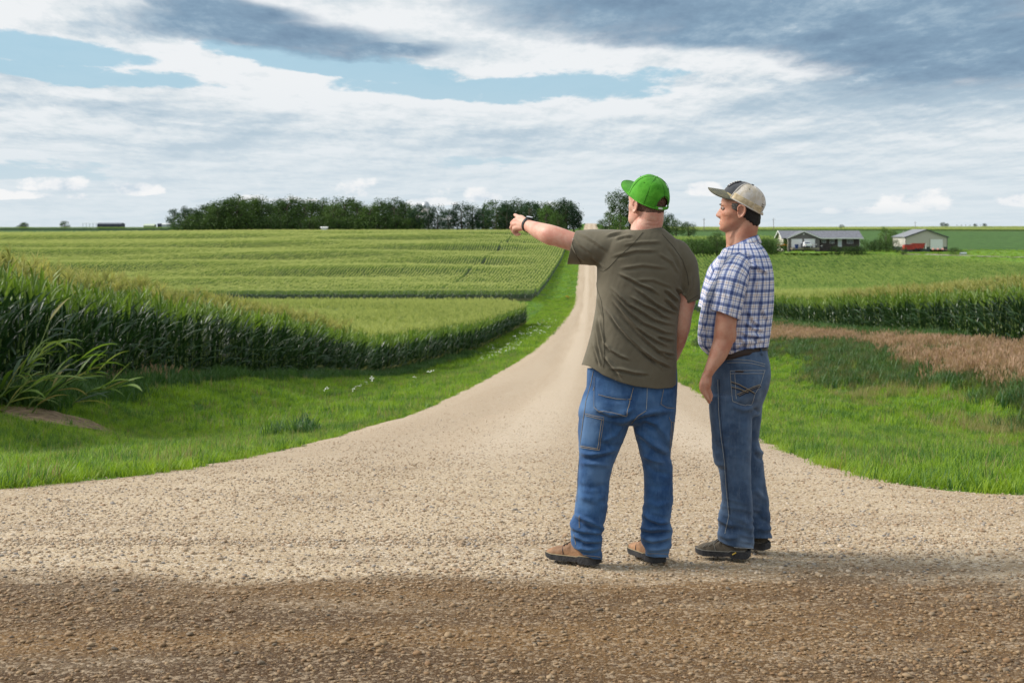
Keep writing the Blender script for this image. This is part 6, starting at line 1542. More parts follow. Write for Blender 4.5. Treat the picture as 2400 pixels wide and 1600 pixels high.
V, Fq = union_mesh(parts, .0033); V = smooth(V, Fq, 3, .5); BV1, BF1 = V, Fq
N = normals(V, Fq); p = topx(V)
nk = stroke_disp(V, N, [(cC([(250, 690), (330, 600), (380, 560)]), -.0018, 1.2), (cC([(240, 720), (300, 660), (360, 610)]), -.0016, 1.2), (cC([(420, 640), (520, 660), (610, 650)]), -.0014, 1.5), (cC([(400, 690), (520, 705), (600, 690)]), -.0012, 1.5)])
V = V + N * nk[:, None]
body1 = M1.put('body', V, Fq, SKIN1)
# cropped hair on the nape and sides
def hair_shell(P, V, Fq, inv, maskfn, thick, mat, name='hair', nz=0.0):
    L_ = inv(V); m = maskfn(L_); keep = (m[Fq] > .02).all(1); Fh = Fq[keep]; used = np.unique(Fh.ravel()); mp = -np.ones(len(V), int); mp[used] = np.arange(len(used))
    N_ = normals(V, Fq)[used]; Vh = V[used] + N_ * (np.clip(m[used], 0, 1) * thick + nz * vnoise(V[used], 260, 4, 2) * np.clip(m[used], 0, 1))[:, None]
    return P.put(name, Vh, mp[Fh], mat)
def inv_of(yaw, pit, org):
    Rm = np.array(Matrix.Rotation(yaw, 3, 'Z') @ Matrix.Rotation(pit, 3, 'X')); return lambda V: (V - org) @ Rm
inv1 = inv_of(YAW1, PI1, HO1); g_ = lambda x: np.clip(x, 0, 1)
hair_shell(M1, V, Fq, inv1, lambda L: g_((L[:, 2] - .072 - .25 * np.maximum(L[:, 1] + .03, 0)) / .012) * g_((.004 - L[:, 1] - .0 * L[:, 2]) / .010) * g_((.235 - L[:, 2]) / .01) * (np.abs(L[:, 0]) < .0815), .0022, HAIR1, nz=.0008)
for s in (-1, 1):
    c = hp(.031 * s, .083, .112); o = MB().tube([tuple(c - M1.b)] * 1 + [tuple(hp(.031 * s, .0831, .112) - M1.b)], .010, 8).build('eye', EYEW, body1)
# cap
def make_cap(P, yaw, pitch, org, rx, ry, rz, mats, crown_mid, brimL, brim_mat, opening, eyel, nm='cap', strap_mat=None, drop=.018, droop=.2):
    Vc, E_, A_, Fc = cap_crown(rx, ry, rz)
    back = np.angle(np.exp(1j * (A_ + np.pi / 2)))          # angle from the back
    op = (E_ / R(opening[1])) ** 2 + (back / R(opening[0])) ** 2 < 1
    keepf = ~op[Fc].all(1); Fc = Fc[keepf]
    wr = .0030 * vnoise(Vc, 42, 12, 3) * np.sin(E_) ** .3; Vc = Vc * (1 + wr / .09)[:, None]
    Vw = xf(Vc, yaw, pitch, org)
    mi = crown_mid(E_, A_, Fc) if crown_mid else None
    cap = P.put(nm, Vw, Fc, mats, midx=mi, solid=.0022)
    Vb, Fb = brim(rx * .985, ry * .985, brimL, drop=drop, droop=droop); bo = P.put('brim', xf(Vb, yaw, pitch, org), Fb, brim_mat, cap)
    # button, seams, sweat band, strap, eyelets
    def thread(pl, name, mt, r): return MB().tube([Vector(q) - Vector(P.b) for q in xf(np.array(pl), yaw, pitch, org)], r, 6).build(name, mt, cap)
    def S(e, a, k=1.004): ce = math.cos(e) ** .82; return (rx * ce * math.cos(a) * k, ry * ce * math.sin(a) * k, rz * max(1e-4, math.sin(e)) ** .95 * k)
    thread([(0, 0, rz - .001), (0, 0, rz + .004)], 'button', mats[0], .008)
    for q in range(6):
        a = math.pi / 2 + q * math.pi / 3; e0 = R(opening[1]) if q == 3 else .02
        thread([S(e, a) for e in np.linspace(e0, 1.5, 12)], 'panel_seam', mats[-1], .0012)
    band = [S(.015, a, 1.0) for a in np.linspace(-math.pi / 2, 1.5 * math.pi, 60)]; thread(band, 'sweatband', strap_mat or mats[0], .0035)
    sm_ = [S(e, a, 1.003) for e, a in [(.06, -math.pi / 2 + t) for t in np.linspace(-R(opening[0]) * 1.05, R(opening[0]) * 1.05, 12)]]
    Vt, Ft = tube(xf(np.array(sm_), yaw, pitch, org), [(.0018, .007)] * 12, 8, caps=False, up=(0, 0, 1)); P.put('strap', Vt, Ft, strap_mat or mats[0], cap)
    arc = [S(R(opening[1]) * math.sin(t), -math.pi / 2 + R(opening[0]) * math.cos(t)) for t in np.linspace(.05, math.pi - .05, 20)]; thread(arc, 'opening_trim', mats[-1], .0020)
    for q in range(6):
        a = math.pi / 2 + math.pi / 6 + q * math.pi / 3; c = np.array(S(R(48), a, 1.0)); n_ = c / np.linalg.norm(c); thread([c, c + n_ * .0022], 'eyelet', eyel, .0026)
    return cap, S
CG = cloth('green_twill', (.045, .225, .012), (.085, .33, .025), 18., bs=.5); CGD = cloth('green_thread', (.035, .17, .012), (.04, .19, .015))
HC1 = hp(0, -.008, .129)
cap1, S1 = make_cap(M1, YAW1, PI1 + R(22), HC1, .0905, .110, .121, [CG, CGD], None, .072, CG, (27, 33), CGD, drop=.036)
# white oval print on the strap
rgn = [S1(.06, -math.pi / 2 - R(10) + t, 1.03) for t in np.linspace(-.13, .13, 6)]
Vt, Ft = tube(xf(np.array(rgn), YAW1, PI1 + R(22), HC1), [(.001, .003)] + [(.001, .0048)] * 4 + [(.001, .003)], 8, caps=False); M1.put('strap_print', Vt, Ft, bpy.data.materials['white_print'], cap1)
# watch
wc = W3(1238, 528, 7.115); ax = W3(1234, 527, 7.13) - W3(1247, 533, 7.07); ax /= np.linalg.norm(ax); u_ = np.cross(ax, (0, 0, 1)); u_ /= np.linalg.norm(u_); v_ = np.cross(u_, ax)
wr_ = [wc + u_ * math.cos(a) * .0305 + v_ * math.sin(a) * .0345 for a in np.linspace(0, 2 * math.pi, 30)]
MBw = MB(); n_ = len(wr_)
Vs = np.array([w_ + ax * d for w_ in wr_ for d in (-.009, .009)] + [w_ + (w_ - wc) / np.linalg.norm(w_ - wc) * .003 + ax * d for w_ in wr_ for d in (-.009, .009)])
Fs = []
for i in range(n_ - 1): Fs += [(2 * n_ + 2 * i, 2 * n_ + 2 * i + 1, 2 * n_ + 2 * i + 3, 2 * n_ + 2 * i + 2), (2 * i, 2 * i + 2, 2 * n_ + 2 * i + 2, 2 * n_ + 2 * i), (2 * i + 1, 2 * n_ + 2 * i + 1, 2 * n_ + 2 * i + 3, 2 * i + 3)]
watch = M1.put('watch', Vs, np.array(Fs), BLACK)
wn = v_ * .98 + u_ * .1; MB().tube([tuple(wc + wn * .034 - M1.b), tuple(wc + wn * .043 - M1.b)], .0185, 20).build('watch_case', BLACK, watch); MB().tube([tuple(wc + wn * .0432 - M1.b), tuple(wc + wn * .0445 - M1.b)], .0165, 20).build('watch_face', STEEL, watch)
# shoes
shoe(M1, W3(1404, 1326, 6.74) * [1, 1, 0], W3(1283, 1306, 6.90) * [1, 1, 0], LEATH, 'boot')
shoe(M1, W3(1548, 1320, 6.76) * [1, 1, 0], W3(1484, 1302, 7.02) * [1, 1, 0], LEATH, 'boot')

# ================================================================ man in the plaid shirt
Y2 = 6.95
M2 = Person((W3(1725, 1300, Y2)[0], Y2, 0.0), 'man in a blue plaid shirt and beige mesh cap, standing on the right')
pel2 = [(812, 1688, 1796, .150, 0), (830, 1668, 1797, .158, 0), (850, 1667, 1802, .165, 0), (876, 1665, 1804.5, .170, 0), (900, 1664, 1801, .172, 0), (925, 1663, 1793, .165, 0), (948, 1663, 1784.5, .155, 0), (970, 1668, 1780, .13, 0)]
nleg = [(925, 1663, 1775, .095, -.075), (950, 1661.5, 1766, .095, -.075), (980, 1664, 1762, .092, -.075), (1005, 1667.5, 1761, .09, -.075), (1040, 1669, 1759.5, .085, -.075), (1071, 1671, 1759, .08, -.075), (1097, 1684, 1759.5, .078, -.075), (1126, 1689, 1760, .074, -.075), (1168, 1693, 1762.4, .072, -.07), (1191, 1689, 1763, .072, -.06), (1211, 1683, 1764.5, .072, -.05), (1235, 1685, 1765.5, .074, -.045), (1262, 1680.5, 1766, .074, -.04), (1300, 1682, 1765, .072, -.04)]
fleg = [(925, 1690, 1790, .09, .08), (950, 1700, 1786, .09, .085), (980, 1700, 1783.6, .088, .09), (1032, 1702, 1777.5, .082, .095), (1061, 1706, 1786, .08, .10), (1084, 1710, 1788.5, .077, .10), (1126, 1716, 1793, .074, .105), (1175, 1722, 1801.5, .074, .11), (1207, 1724, 1803.5, .073, .11), (1240, 1726, 1806, .073, .115), (1275, 1728, 1808, .072, .115)]
V, Fq = union_mesh([loft(pel2, Y2, 60, 80, 2.3), loft(nleg, Y2, 130, 56, 2.2), loft(fleg, Y2, 120, 56, 2.2)], .0052); V = smooth(V, Fq, 5); N = normals(V, Fq)
fo2 = [(cB([(1440, 480), (1420, 700), (1430, 900)]), -.004, 8), (cB([(1500, 380), (1490, 600), (1480, 800)]), .004, 7), (cB([(1560, 330), (1600, 360)]), -.005, 3), (cB([(1560, 610), (1600, 640), (1625, 660)]), .006, 3.5), (cB([(1560, 650), (1600, 690), (1630, 700)]), -.006, 3.5), (cB([(1262, 700), (1300, 730), (1340, 735)]), .006, 4), (cB([(1270, 740), (1320, 770), (1360, 760)]), -.005, 4), (cB([(1430, 290), (1500, 310), (1560, 290)]), -.004, 3), (cB([(1400, 310), (1480, 340), (1550, 325)]), .005, 4),
       (cB([(1300, 1110), (1350, 1150), (1420, 1180)]), .007, 4), (cB([(1305, 1160), (1360, 1200), (1440, 1210)]), -.006, 4), (cB([(1300, 1230), (1370, 1260), (1460, 1250)]), .006, 4), (cB([(1450, 1100), (1500, 1150), (1545, 1240)]), .005, 5), (cB([(1570, 900), (1610, 960), (1650, 1000)]), .005, 4), (cB([(1570, 1080), (1620, 1130), (1665, 1140)]), -.005, 4), (cB([(1580, 1180), (1630, 1200), (1680, 1190)]), .005, 4), (cB([(1380, 420), (1360, 600), (1370, 800)]), .003, 7), (cB([(1290, 560), (1300, 650)]), -.004, 5), (cB([(1410, 60), (1500, 40), (1600, 60)]), -.002, 3)]
V = V + N * (1.8 * stroke_disp(V, N, fo2) + .0016 * vnoise(V, 30, 13) + .8 * wrk(V, 14))[:, None]
hl2 = lambda px, y: np.where(y < 6.985, np.interp(px, [1678, 1682, 1700, 1722, 1764], [1262, 1265, 1275, 1282, 1285]), 1261)
V, Fq = cut(V, Fq, lambda v: (lambda p: (p[:, 1] - hl2(p[:, 0], v[:, 1])) * .00208)(topx(v)))
V, Fq = cut(V, Fq, lambda v: (lambda p: (np.interp(p[:, 0], [1660, 1724, 1796], [845, 831, 822]) - p[:, 1]) * .00208)(topx(v)))
j2 = M2.put('jeans', V, Fq, DEN2, solid=.004); T2 = bvh(V, Fq)
for s, m_ in (([(1300, 120), (1305, 350), (1318, 500), (1345, 700), (1360, 900), (1378, 1100), (1350, 1230)], THR), ([(1312, 120), (1316, 350), (1330, 500), (1356, 700), (1370, 900), (1388, 1100)], DTHR)): stitch(M2, T2, cB(s), 'seam', m_, j2)
for s in ([(600, 590), (800, 585), (1000, 605), (1230, 665)], [(600, 640), (800, 635), (1000, 650), (1225, 700)]): stitch(M2, T2, cG(s), 'seam', THR, j2, off=.0015)
pkk = patch(M2, T2, cG([(655, 775), (1215, 775), (1150, 1290), (690, 1290)]), 'back_pocket', DEN2, j2)
for s in ([(655, 775), (1225, 770)], [(660, 820), (1215, 818)], [(655, 780), (690, 1280), (850, 1335), (1000, 1350)], [(730, 830), (750, 1250)], [(1215, 780), (1150, 1000), (1060, 1150), (1005, 1340)]): stitch(M2, T2, cG(s), 'seam', THR, j2, off=.005)
for s in ([(670, 955), (800, 1000), (950, 1080), (1050, 1140)], [(680, 1040), (800, 1070), (900, 1110), (960, 1130)], [(1150, 1020), (1040, 1060), (930, 1110), (780, 1190)], [(1140, 1000), (1030, 1040), (920, 1090), (760, 1170)]):
    stitch(M2, T2, cG(s), 'pocket_stitching', THR2, j2, .0016, .0055); stitch(M2, T2, cG([(x + 6, y + 20) for x, y in s]), 'pocket_stitching', DTHR, j2, .0018, .0050)
stitch(M2, T2, cG([(735, 790), (880, 790)]), 'leather_tab', BROWN, j2, .0035, .005)
stitch(M2, T2, cB([(1300, 1285), (1340, 1305), (1420, 1328), (1550, 1335)]), 'seam', THR, j2)
for s in ([(1560, 1245), (1685, 1240)],): stitch(M2, T2, cB(s), 'seam', THR, j2)
# belt
bt = []
for a in np.linspace(0, 2 * math.pi, 61):
    c_, s_ = math.cos(a), math.sin(a); cx = (1 if c_ > 0 else -1) * abs(c_) ** (2 / 2.3); sy_ = (1 if s_ > 0 else -1) * abs(s_) ** (2 / 2.3); x_ = (1667 + 1797) / 2 + cx * 66.5; y_ = Y2 + sy_ * .161
    bt.append(W3(x_, np.interp(x_, [1660, 1712, 1745, 1800], [841, 834, 825, 820]), y_))
Vt, Ft = tube(bt, [(.003, .0165)] * 61, 10, caps=False); belt = M2.put('belt', Vt, Ft, BROWN)
stitch(M2, bvh(Vt, Ft), cG([(1155, 405), (1165, 470)]), 'belt_loop', DEN2, belt, .005, .003); stitch(M2, T2, cG([(1165, 470), (1185, 520)]), 'belt_loop', DEN2, j2, .005, .003)
# plaid shirt: torso with pattern coordinates
PL = bpy.data.materials.new('blue_plaid'); PL.use_nodes = True; n = NT(PL.node_tree); b = n.n['Principled BSDF']; b.inputs['Roughness'].default_value = .9; b.inputs['Specular IOR Level'].default_value = .15
uvn = n.new('ShaderNodeUVMap', uv_map='uv').outputs[0]; uvw = n.vm('ADD', uvn, n.vm('SCALE', n.new('ShaderNodeTexNoise').outputs['Color'], s=0.0)); us = n.sep(uvn)
def stripes(c, per):
    f = n.m('FRACT', n.m('DIVIDE', c, per))
    return n.ramp(f, [(0, (.97, .97, 1.)), (.07, (.97, .97, 1.)), (.08, (.62, .70, .92)), (.13, (.62, .70, .92)), (.14, (.93, .93, .98)), (.19, (.93, .93, .98)), (.20, (.30, .36, .56)), (.44, (.24, .30, .50)), (.45, (.60, .66, .84)), (.48, (.6, .66, .84)), (.49, (.98, .97, .99)), (.62, (.98, .97, .99)), (.63, (.80, .70, .66)), (.69, (.80, .70, .66)), (.70, (.98, .97, .98)), (.80, (.98, .97, .98)), (.81, (.45, .50, .70)), (.88, (.45, .50, .70)), (.89, (.97, .97, 1.))], 'LINEAR')
pc = n.mix(1., n.mix(1., stripes(us[0], .052), stripes(us[1], .056), 'MULTIPLY'), (.74, .74, .76), 'MULTIPLY'); n.put(b.inputs['Base Color'], pc)
tco = n.new('ShaderNodeTexCoord').outputs['Object']; bp = n.new('ShaderNodeBump'); bp.inputs['Strength'].default_value = .4; bp.inputs['Distance'].default_value = .004
n.put(bp.inputs['Height'], n.noise(tco, 38, 4, .6, .4)); n.l.new(bp.outputs[0], b.inputs['Normal'])
def uv_loft(tab, Y, nr, ns, ex, hemcut=None):
    V, Fq = loft(tab, Y, nr, ns + 1, ex, cap=False); V = V.reshape(nr, ns + 1, 3)
    th = np.linspace(0, 2 * np.pi, ns + 1); T = dense(tab, nr); c, s = np.cos(th), np.sin(th); cx = np.sign(c) * np.abs(c) ** (2 / ex); sy = np.sign(s) * np.abs(s) ** (2 / ex)
    for i in range(nr):
        py, L, R_, ry, yo = T[i]; yc = Y + yo; V[i, :, 0] = ((L + R_) / 2 - 1200) / F * yc + (R_ - L) / 2 / F * yc * cx; V[i, :, 1] = yc + ry * sy
    ref = V[int(nr * .45)]; arc = np.r_[0, np.cumsum(np.linalg.norm(np.diff(ref, axis=0), axis=1))]
    alng = np.r_[0, np.cumsum(np.linalg.norm(np.diff(V.mean(1), axis=0), axis=1))]
    # measure the pattern down each column of cloth so it follows the shoulders
    col = np.vstack([np.zeros(ns + 1), np.cumsum(np.linalg.norm(np.diff(V, axis=0), axis=2), axis=0)]); col = col - col[int(nr * .45)]
    uv = np.stack([np.broadcast_to(arc, (nr, ns + 1)), col + alng[-1]], -1)
    i = np.arange(nr - 1)[:, None] * (ns + 1) + np.arange(ns)[None]
    Fq = np.stack([i, i + 1, i + ns + 2, i + ns + 1], -1).reshape(-1, 4)[:, ::-1]
    return V.reshape(-1, 3), Fq, uv.reshape(-1, 2)
sh2 = [(560, 1716, 1771, .066, .005), (567, 1708, 1777, .085, .005), (577, 1700, 1785, .115, 0), (590, 1692, 1794, .155, -.005), (604, 1686, 1800, .180, -.005), (622, 1681, 1806, .195, -.005), (645, 1673, 1810, .20, 0), (670, 1660, 1811.5, .20, 0), (700, 1650, 1811, .195, 0), (730, 1643.5, 1809, .19, 0), (760, 1638, 1806, .185, 0), (785, 1636, 1803, .182, 0), (805, 1639, 1800, .178, 0), (818, 1646, 1797, .172, 0), (830, 1656, 1795, .165, 0), (842, 1668, 1793, .158, 0)]
V, Fq, uv = uv_loft(sh2, Y2, 190, 300, 2.3); N = normals(V, Fq)
if (N[:, 1] * (V[:, 1] - Y2)).mean() < 0: Fq = Fq[:, ::-1]; N = -N
w_st = ridge_valley([cA(l) for l in ([(1640, 900), (1620, 1000), (1600, 1080)], [(1660, 1000), (1700, 1080), (1760, 1120)], [(1600, 1150), (1680, 1180), (1780, 1190)], [(1560, 1260), (1640, 1220), (1760, 1230)], [(1350, 1060), (1380, 1130), (1400, 1220)], [(1340, 1150), (1370, 1230), (1390, 1290)], [(1560, 1280), (1620, 1240), (1700, 1240)], [(1620, 800), (1660, 900), (1650, 1000)],
     [(1700, 620), (1720, 760), (1730, 900)], [(1600, 640), (1650, 620), (1700, 640)], [(1660, 700), (1740, 720), (1800, 760)], [(1380, 860), (1400, 950), (1390, 1040)], [(1640, 1080), (1700, 1130), (1780, 1150)], [(1750, 900), (1760, 1000), (1800, 1080)], [(1610, 1180), (1650, 1240), (1660, 1270)], [(1700, 1160), (1740, 1210), (1780, 1220)])], .0075, 3.2, 7)
wz = np.clip((CAM_Z - (760 - HZ) / F * Y2 - V[:, 2]) / .12, 0, 1)
V = V + N * (stroke_disp(V, N, w_st) + (.0015 + .0025 * wz) * vnoise(V * np.array([1, 1, 1.2]), 36, 21))[:, None]
pt_ = topx(V); lim = np.interp(pt_[:, 0], [1690, 1771], [586, 553]); lo_ = np.interp(pt_[:, 0], [1640, 1655, 1712, 1745, 1800], [829, 833, 831, 819, 815]); Fq = Fq[((pt_[:, 1] > lim) & (pt_[:, 1] < lo_))[Fq].all(1)]
shirt = M2.put('shirt', V, Fq, PL, uv=uv, solid=.002); TS = bvh(V, Fq)
# sleeves
def uv_tube(path, rad, ns=64, nr=60, up=(0, 1, 0)):
    V, Fl = tube(path, rad, ns, nr, caps=False, up=up); V = V.reshape(nr, ns, 3); V = np.concatenate([V, V[:, :1]], 1)
    arc = np.r_[0, np.cumsum(np.linalg.norm(np.diff(V[nr // 2], axis=0), axis=1))]; al = np.r_[0, np.cumsum(np.linalg.norm(np.diff(V.mean(1), axis=0), axis=1))]
    uv = np.stack([np.broadcast_to(arc, (nr, ns + 1)), np.broadcast_to(al[:, None], (nr, ns + 1))], -1); i = np.arange(nr - 1)[:, None] * (ns + 1) + np.arange(ns)[None]
    return V.reshape(-1, 3), np.stack([i, i + 1, i + ns + 2, i + ns + 1], -1).reshape(-1, 4), uv.reshape(-1, 2)
slp = [W3(1742, 606, 6.87), W3(1731, 622, 6.80), W3(1719, 650, 6.755), W3(1709, 690, 6.74), W3(1699, 737, 6.735)]
V, Fq, uv = uv_tube(slp, [(.045, .045), (.064, .062), (.071, .070), (.070, .069), (.0705, .069)])
N = normals(V, Fq); N = N * np.sign(((V - np.array(W3(1715, 670, 6.75))) * N).sum(1).mean())
V[-65:, 2] += (V[-65:, 0] - V[-65:, 0].mean()) * -.18
V = V + N * (stroke_disp(V, N, ridge_valley([cA(l) for l in ([(1470, 800), (1500, 900), (1490, 1000)], [(1560, 740), (1600, 840), (1590, 960)], [(1440, 860), (1460, 940), (1450, 1010)], [(1530, 860), (1550, 960), (1540, 1030)])], .004, 3., 6)) + .0014 * vnoise(V, 30, 31))[:, None]
slv = M2.put('sleeve', V, Fq, PL, shirt, uv=uv, solid=.002)
TSl = bvh(V, Fq); stitch(M2, TSl, cA([(1412, 995), (1470, 1000), (1540, 1015), (1602, 1035)]), 'seam', THR, slv)
V2, F2, uv2 = uv_tube([q * [1, 0, 1] + [0, 2 * 6.95 - q[1] + .01, 0] for q in slp], [(.045, .045), (.064, .062), (.071, .070), (.070, .069), (.0705, .069)]); M2.put('sleeve', V2, F2, PL, shirt, uv=uv2, solid=.002)
for s in ([(1610, 700), (1640, 780), (1650, 880), (1630, 960), (1615, 1040)], [(1600, 660), (1700, 690), (1790, 750)]): stitch(M2, TS, cA(s), 'seam', mat_basic('blue_thread', (.12, .16, .35), .8) if 'blue_thread' not in bpy.data.materials else bpy.data.materials['blue_thread'], shirt, .0012, .001)
# collar: folded band leaning on the neck
cp = []; nC = 56
for k in range(nC + 1):
    a = 2 * math.pi * k / nC; px_ = 1739 + 36 * math.cos(a) - 3; lean_ = (px_ - 1739) / 36
    cp.append((px_, 571 - 17 * lean_, .075 * math.sin(a)))
Vc = []; uvc = []
for t, (dr, dz) in enumerate([(0., -.004), (.003, .010), (.010, .008), (.020, -.010), (.029, -.030)]):
    for k in range(nC + 1):
        a = 2 * math.pi * k / nC; c_ = np.array(W3(cp[k][0], cp[k][1], Y2 + cp[k][2])); front = max(0, -math.cos(a)) ** 2
        Vc.append(c_ + np.array([math.cos(a) * dr * .9, math.sin(a) * dr, dz * (1 + .5 * front)])); uvc.append((k / nC * .42, t * .012))
Vc = np.array(Vc); i = np.arange(4)[:, None] * (nC + 1) + np.arange(nC)[None]; Fc = np.stack([i, i + 1, i + nC + 2, i + nC + 1], -1).reshape(-1, 4)
Fc = Fc[~((Fc % (nC + 1) >= nC // 2 - 1) & (Fc % (nC + 1) <= nC // 2 + 1)).all(1)]
M2.put('collar', Vc, Fc, PL, shirt, uv=np.array(uvc), solid=.003)
# body
YAW2, PI2 = R(78), R(2); HO2 = W3(1733, 545, Y2)
hv, hf, _ = head_grid(jaw=1.0, wide=1.0)
parts = [(xf(hv, YAW2, PI2, HO2, 1.02), hf)]
for s in (-1, 1): parts += [(xf(v, YAW2, PI2, HO2, 1.04), f) for v, f in ear_parts(s)]
hp2 = lambda x, y, z: xf(np.array([[x, y, z]]), YAW2, PI2, HO2, 1.02)[0]
parts.append(tube([hp2(0, -.035, .08), hp2(0, -.032, .03), W3(1741, 562, Y2), W3(1741, 600, Y2)], [(.058, .062), (.058, .062), (.062, .062), (.08, .08)], 36, up=(0, 1, 0)))
parts.append(tube([hp2(0, .030, .022), W3(1724, 572, Y2), W3(1722, 590, Y2)], [.040, .045, .045], 26))
parts.append(loft([(590, 1700, 1780, .10, 0), (640, 1695, 1790, .14, 0), (760, 1680, 1780, .13, 0), (900, 1690, 1780, .12, 0), (950, 1690, 1760, .10, 0)], Y2, 40, 40))
def arm2(flip):
    m = (lambda p: p) if not flip else (lambda p: np.array([p[0] + .16 * min(1, max(0, (1.35 - p[2]) / .35)), 2 * 6.95 - p[1] + .01, p[2]]))
    o = [tube([m(W3(*p)) for p in [(1728, 620, 6.80), (1715, 680, 6.745), (1703, 740, 6.735), (1699, 775, 6.73), (1695, 800, 6.73), (1682, 833, 6.71), (1667, 860, 6.70), (1657, 880, 6.70)]], [.055, .053, .0505, .051, .0475, .042, (.028, .034), (.021, .027)], 28, up=(0, 1, 0)),
         tube([m(W3(1713, 780, 6.735)), m(W3(1713, 792, 6.735))], [.028, .026], 14)]
    fs = [([(1656, 880, 6.70), (1652, 898, 6.685), (1649, 910, 6.68)], [.023, .020, .0145]), ([(1658, 882, 6.70), (1656, 900, 6.695), (1654, 912, 6.69)], [.022, .020, .0145]), ([(1659, 884, 6.705), (1659, 900, 6.715), (1658, 911, 6.715)], [.020, .018, .0135]),
          ([(1648, 908, 6.68), (1650, 921, 6.675), (1655, 930, 6.68), (1659, 936, 6.685)], [.0118, .0102, .0092, .0082]), ([(1653, 911, 6.69), (1655, 925, 6.69), (1659, 935, 6.695), (1662, 942, 6.70)], [.0118, .0104, .0092, .0082]),
          ([(1657, 911, 6.705), (1660, 923, 6.71), (1664, 931, 6.715), (1666, 937, 6.715)], [.0112, .0098, .0088, .0078]), ([(1660, 908, 6.72), (1664, 918, 6.725), (1667, 925, 6.73), (1668, 930, 6.73)], [.0100, .0088, .0078, .007]),
          ([(1650, 885, 6.69), (1644, 899, 6.675), (1643, 909, 6.672), (1646, 918, 6.675)], [.0135, .0118, .0102, .009])]
    for pts, rad in fs: o.append(tube([m(W3(*p)) for p in pts], rad, 12, max(10, 5 * len(pts))))
    return o
parts += arm2(False) + arm2(True)
for tb in (nleg, fleg): parts.append(loft([(a, (l + r) / 2 - 20 + (8 if a > 1150 else 0), (l + r) / 2 + 20 - (8 if a > 1150 else 0), .045 if a < 1150 else .035, o) for a, l, r, d_, o in tb[:-1]], Y2, 40, 20))
V, Fq = union_mesh(parts, .0032); V = smooth(V, Fq, 2, .5)
N = normals(V, Fq)
V = V + N * (stroke_disp(V, N, [(cC([(1290, 590), (1330, 650), (1330, 720)]), -.0016, 1.0), (cC([(1350, 600), (1400, 590)]), -.001, .9), (cC([(1460, 760), (1420, 850)]), .002, 2.0), (cC([(1290, 540), (1320, 560)]), -.001, .8)]))[:, None]
body2 = M2.put('body', V, Fq, SKIN2)
inv2 = inv_of(YAW2, PI2, HO2)
hm = lambda L: g_((L[:, 2] - .034 - .75 * np.maximum(L[:, 1] + .072, 0) - .003 * np.sin(L[:, 1] * 400)) / .010) * g_((.010 - L[:, 1]) / .012) * g_((.134 - L[:, 2]) / .020) * (np.abs(L[:, 0]) < .0835)
hair_shell(M2, V, Fq, inv2, hm, .0070, HAIR2, nz=.0015)
hg = lambda L: g_((L[:, 2] - .100 - .5 * np.maximum(L[:, 1] - .012, 0)) / .010) * g_((.040 - L[:, 1] + .003 * np.sin(L[:, 2] * 500)) / .014) * g_((L[:, 1] - .004) / .006) * g_((.142 - L[:, 2]) / .01) * (np.abs(L[:, 0]) > .05) * (np.abs(L[:, 0]) < .0835)
for s in (-1, 1): hair_shell(M2, V, Fq, inv2, lambda L: hg(L) * (L[:, 0] * s > 0), .004, HAIRG, 'sideburn_hair', nz=.0012)
for s in (-1, 1):
    c = hp2(.031 * s, .0765, .112); o = MB(); bm = bmesh.new(); bmesh.ops.create_uvsphere(bm, u_segments=16, v_segments=10, radius=.0112); me = bpy.data.meshes.new('eye'); bm.to_mesh(me); bm.free(); me.materials.append(EYEW)
    e_ = obj('eye', me, body2); e_.location = tuple(c - M2.b)
    MB().tube([tuple(hp2(.032 * s, .0870, .1115) - M2.b), tuple(hp2(.032 * s, .0888, .1115) - M2.b)], .005, 10).build('iris', IRIS, body2)
    MB().tube([tuple(hp2((.020 + .007 * q) * s, .0905 - .0028 * q * q * .8, .1165 + .0015 * (2 - abs(q - 1.5))) - M2.b) for q in range(4)], .0026, 6).build('eyelid', SKIN2, body2)
    MB().tube([tuple(hp2((.016 + .008 * q) * s, .0975 - .0022 * q * q, .131 + .001 * q) - M2.b) for q in range(5)], .0026, 6).build('eyebrow', HAIRG, body2)
# trucker cap
CDK = cloth('charcoal_twill', (.045, .048, .055), (.075, .078, .085), 14.); CBG = bpy.data.materials.new('beige_mesh'); CBG.use_nodes = True
n = NT(CBG.node_tree); b = n.n['Principled BSDF']; tco = n.new('ShaderNodeTexCoord').outputs['Object']; b.inputs['Roughness'].default_value = .9
zz_ = n.sep(tco)[2]; grd = n.noise(tco, 22, 4, .6)
n.put(b.inputs['Base Color'], n.mix(n.sstep(grd, .42, .62, 0, .75), (.60, .56, .52), (.50, .42, .30)))
bp = n.new('ShaderNodeBump'); bp.inputs['Strength'].default_value = .5; bp.inputs['Distance'].default_value = .002; n.put(bp.inputs['Height'], n.voro(tco, 420)); n.l.new(bp.outputs[0], b.inputs['Normal'])
CSEAM = mat_basic('pale_tape', (.58, .54, .50), .9); BST = mat_basic('brim_thread', (.24, .22, .15), .9); CBR = bpy.data.materials.new('stitched_brim'); CBR.use_nodes = True
n = NT(CBR.node_tree); b = n.n['Principled BSDF']; b.inputs['Roughness'].default_value = .9; tco = n.new('ShaderNodeTexCoord').outputs['Object']; fz = n.noise(tco, 26, 3, .6)
n.put(b.inputs['Base Color'], n.mix(n.sstep(fz, .40, .60), (.065, .068, .055), (.12, .115, .075)))
def cmid(E_, A_, Fc):
    a = A_[Fc].mean(1) % (2 * np.pi); a = np.where(Fc.max(1) - Fc.min(1) > 96 + 60, 0, a); e = E_[Fc].mean(1); fr = (a > R(32)) & (a < R(148)); return np.where(fr, 0, 1)
HC2 = hp2(0, -.008, .136)
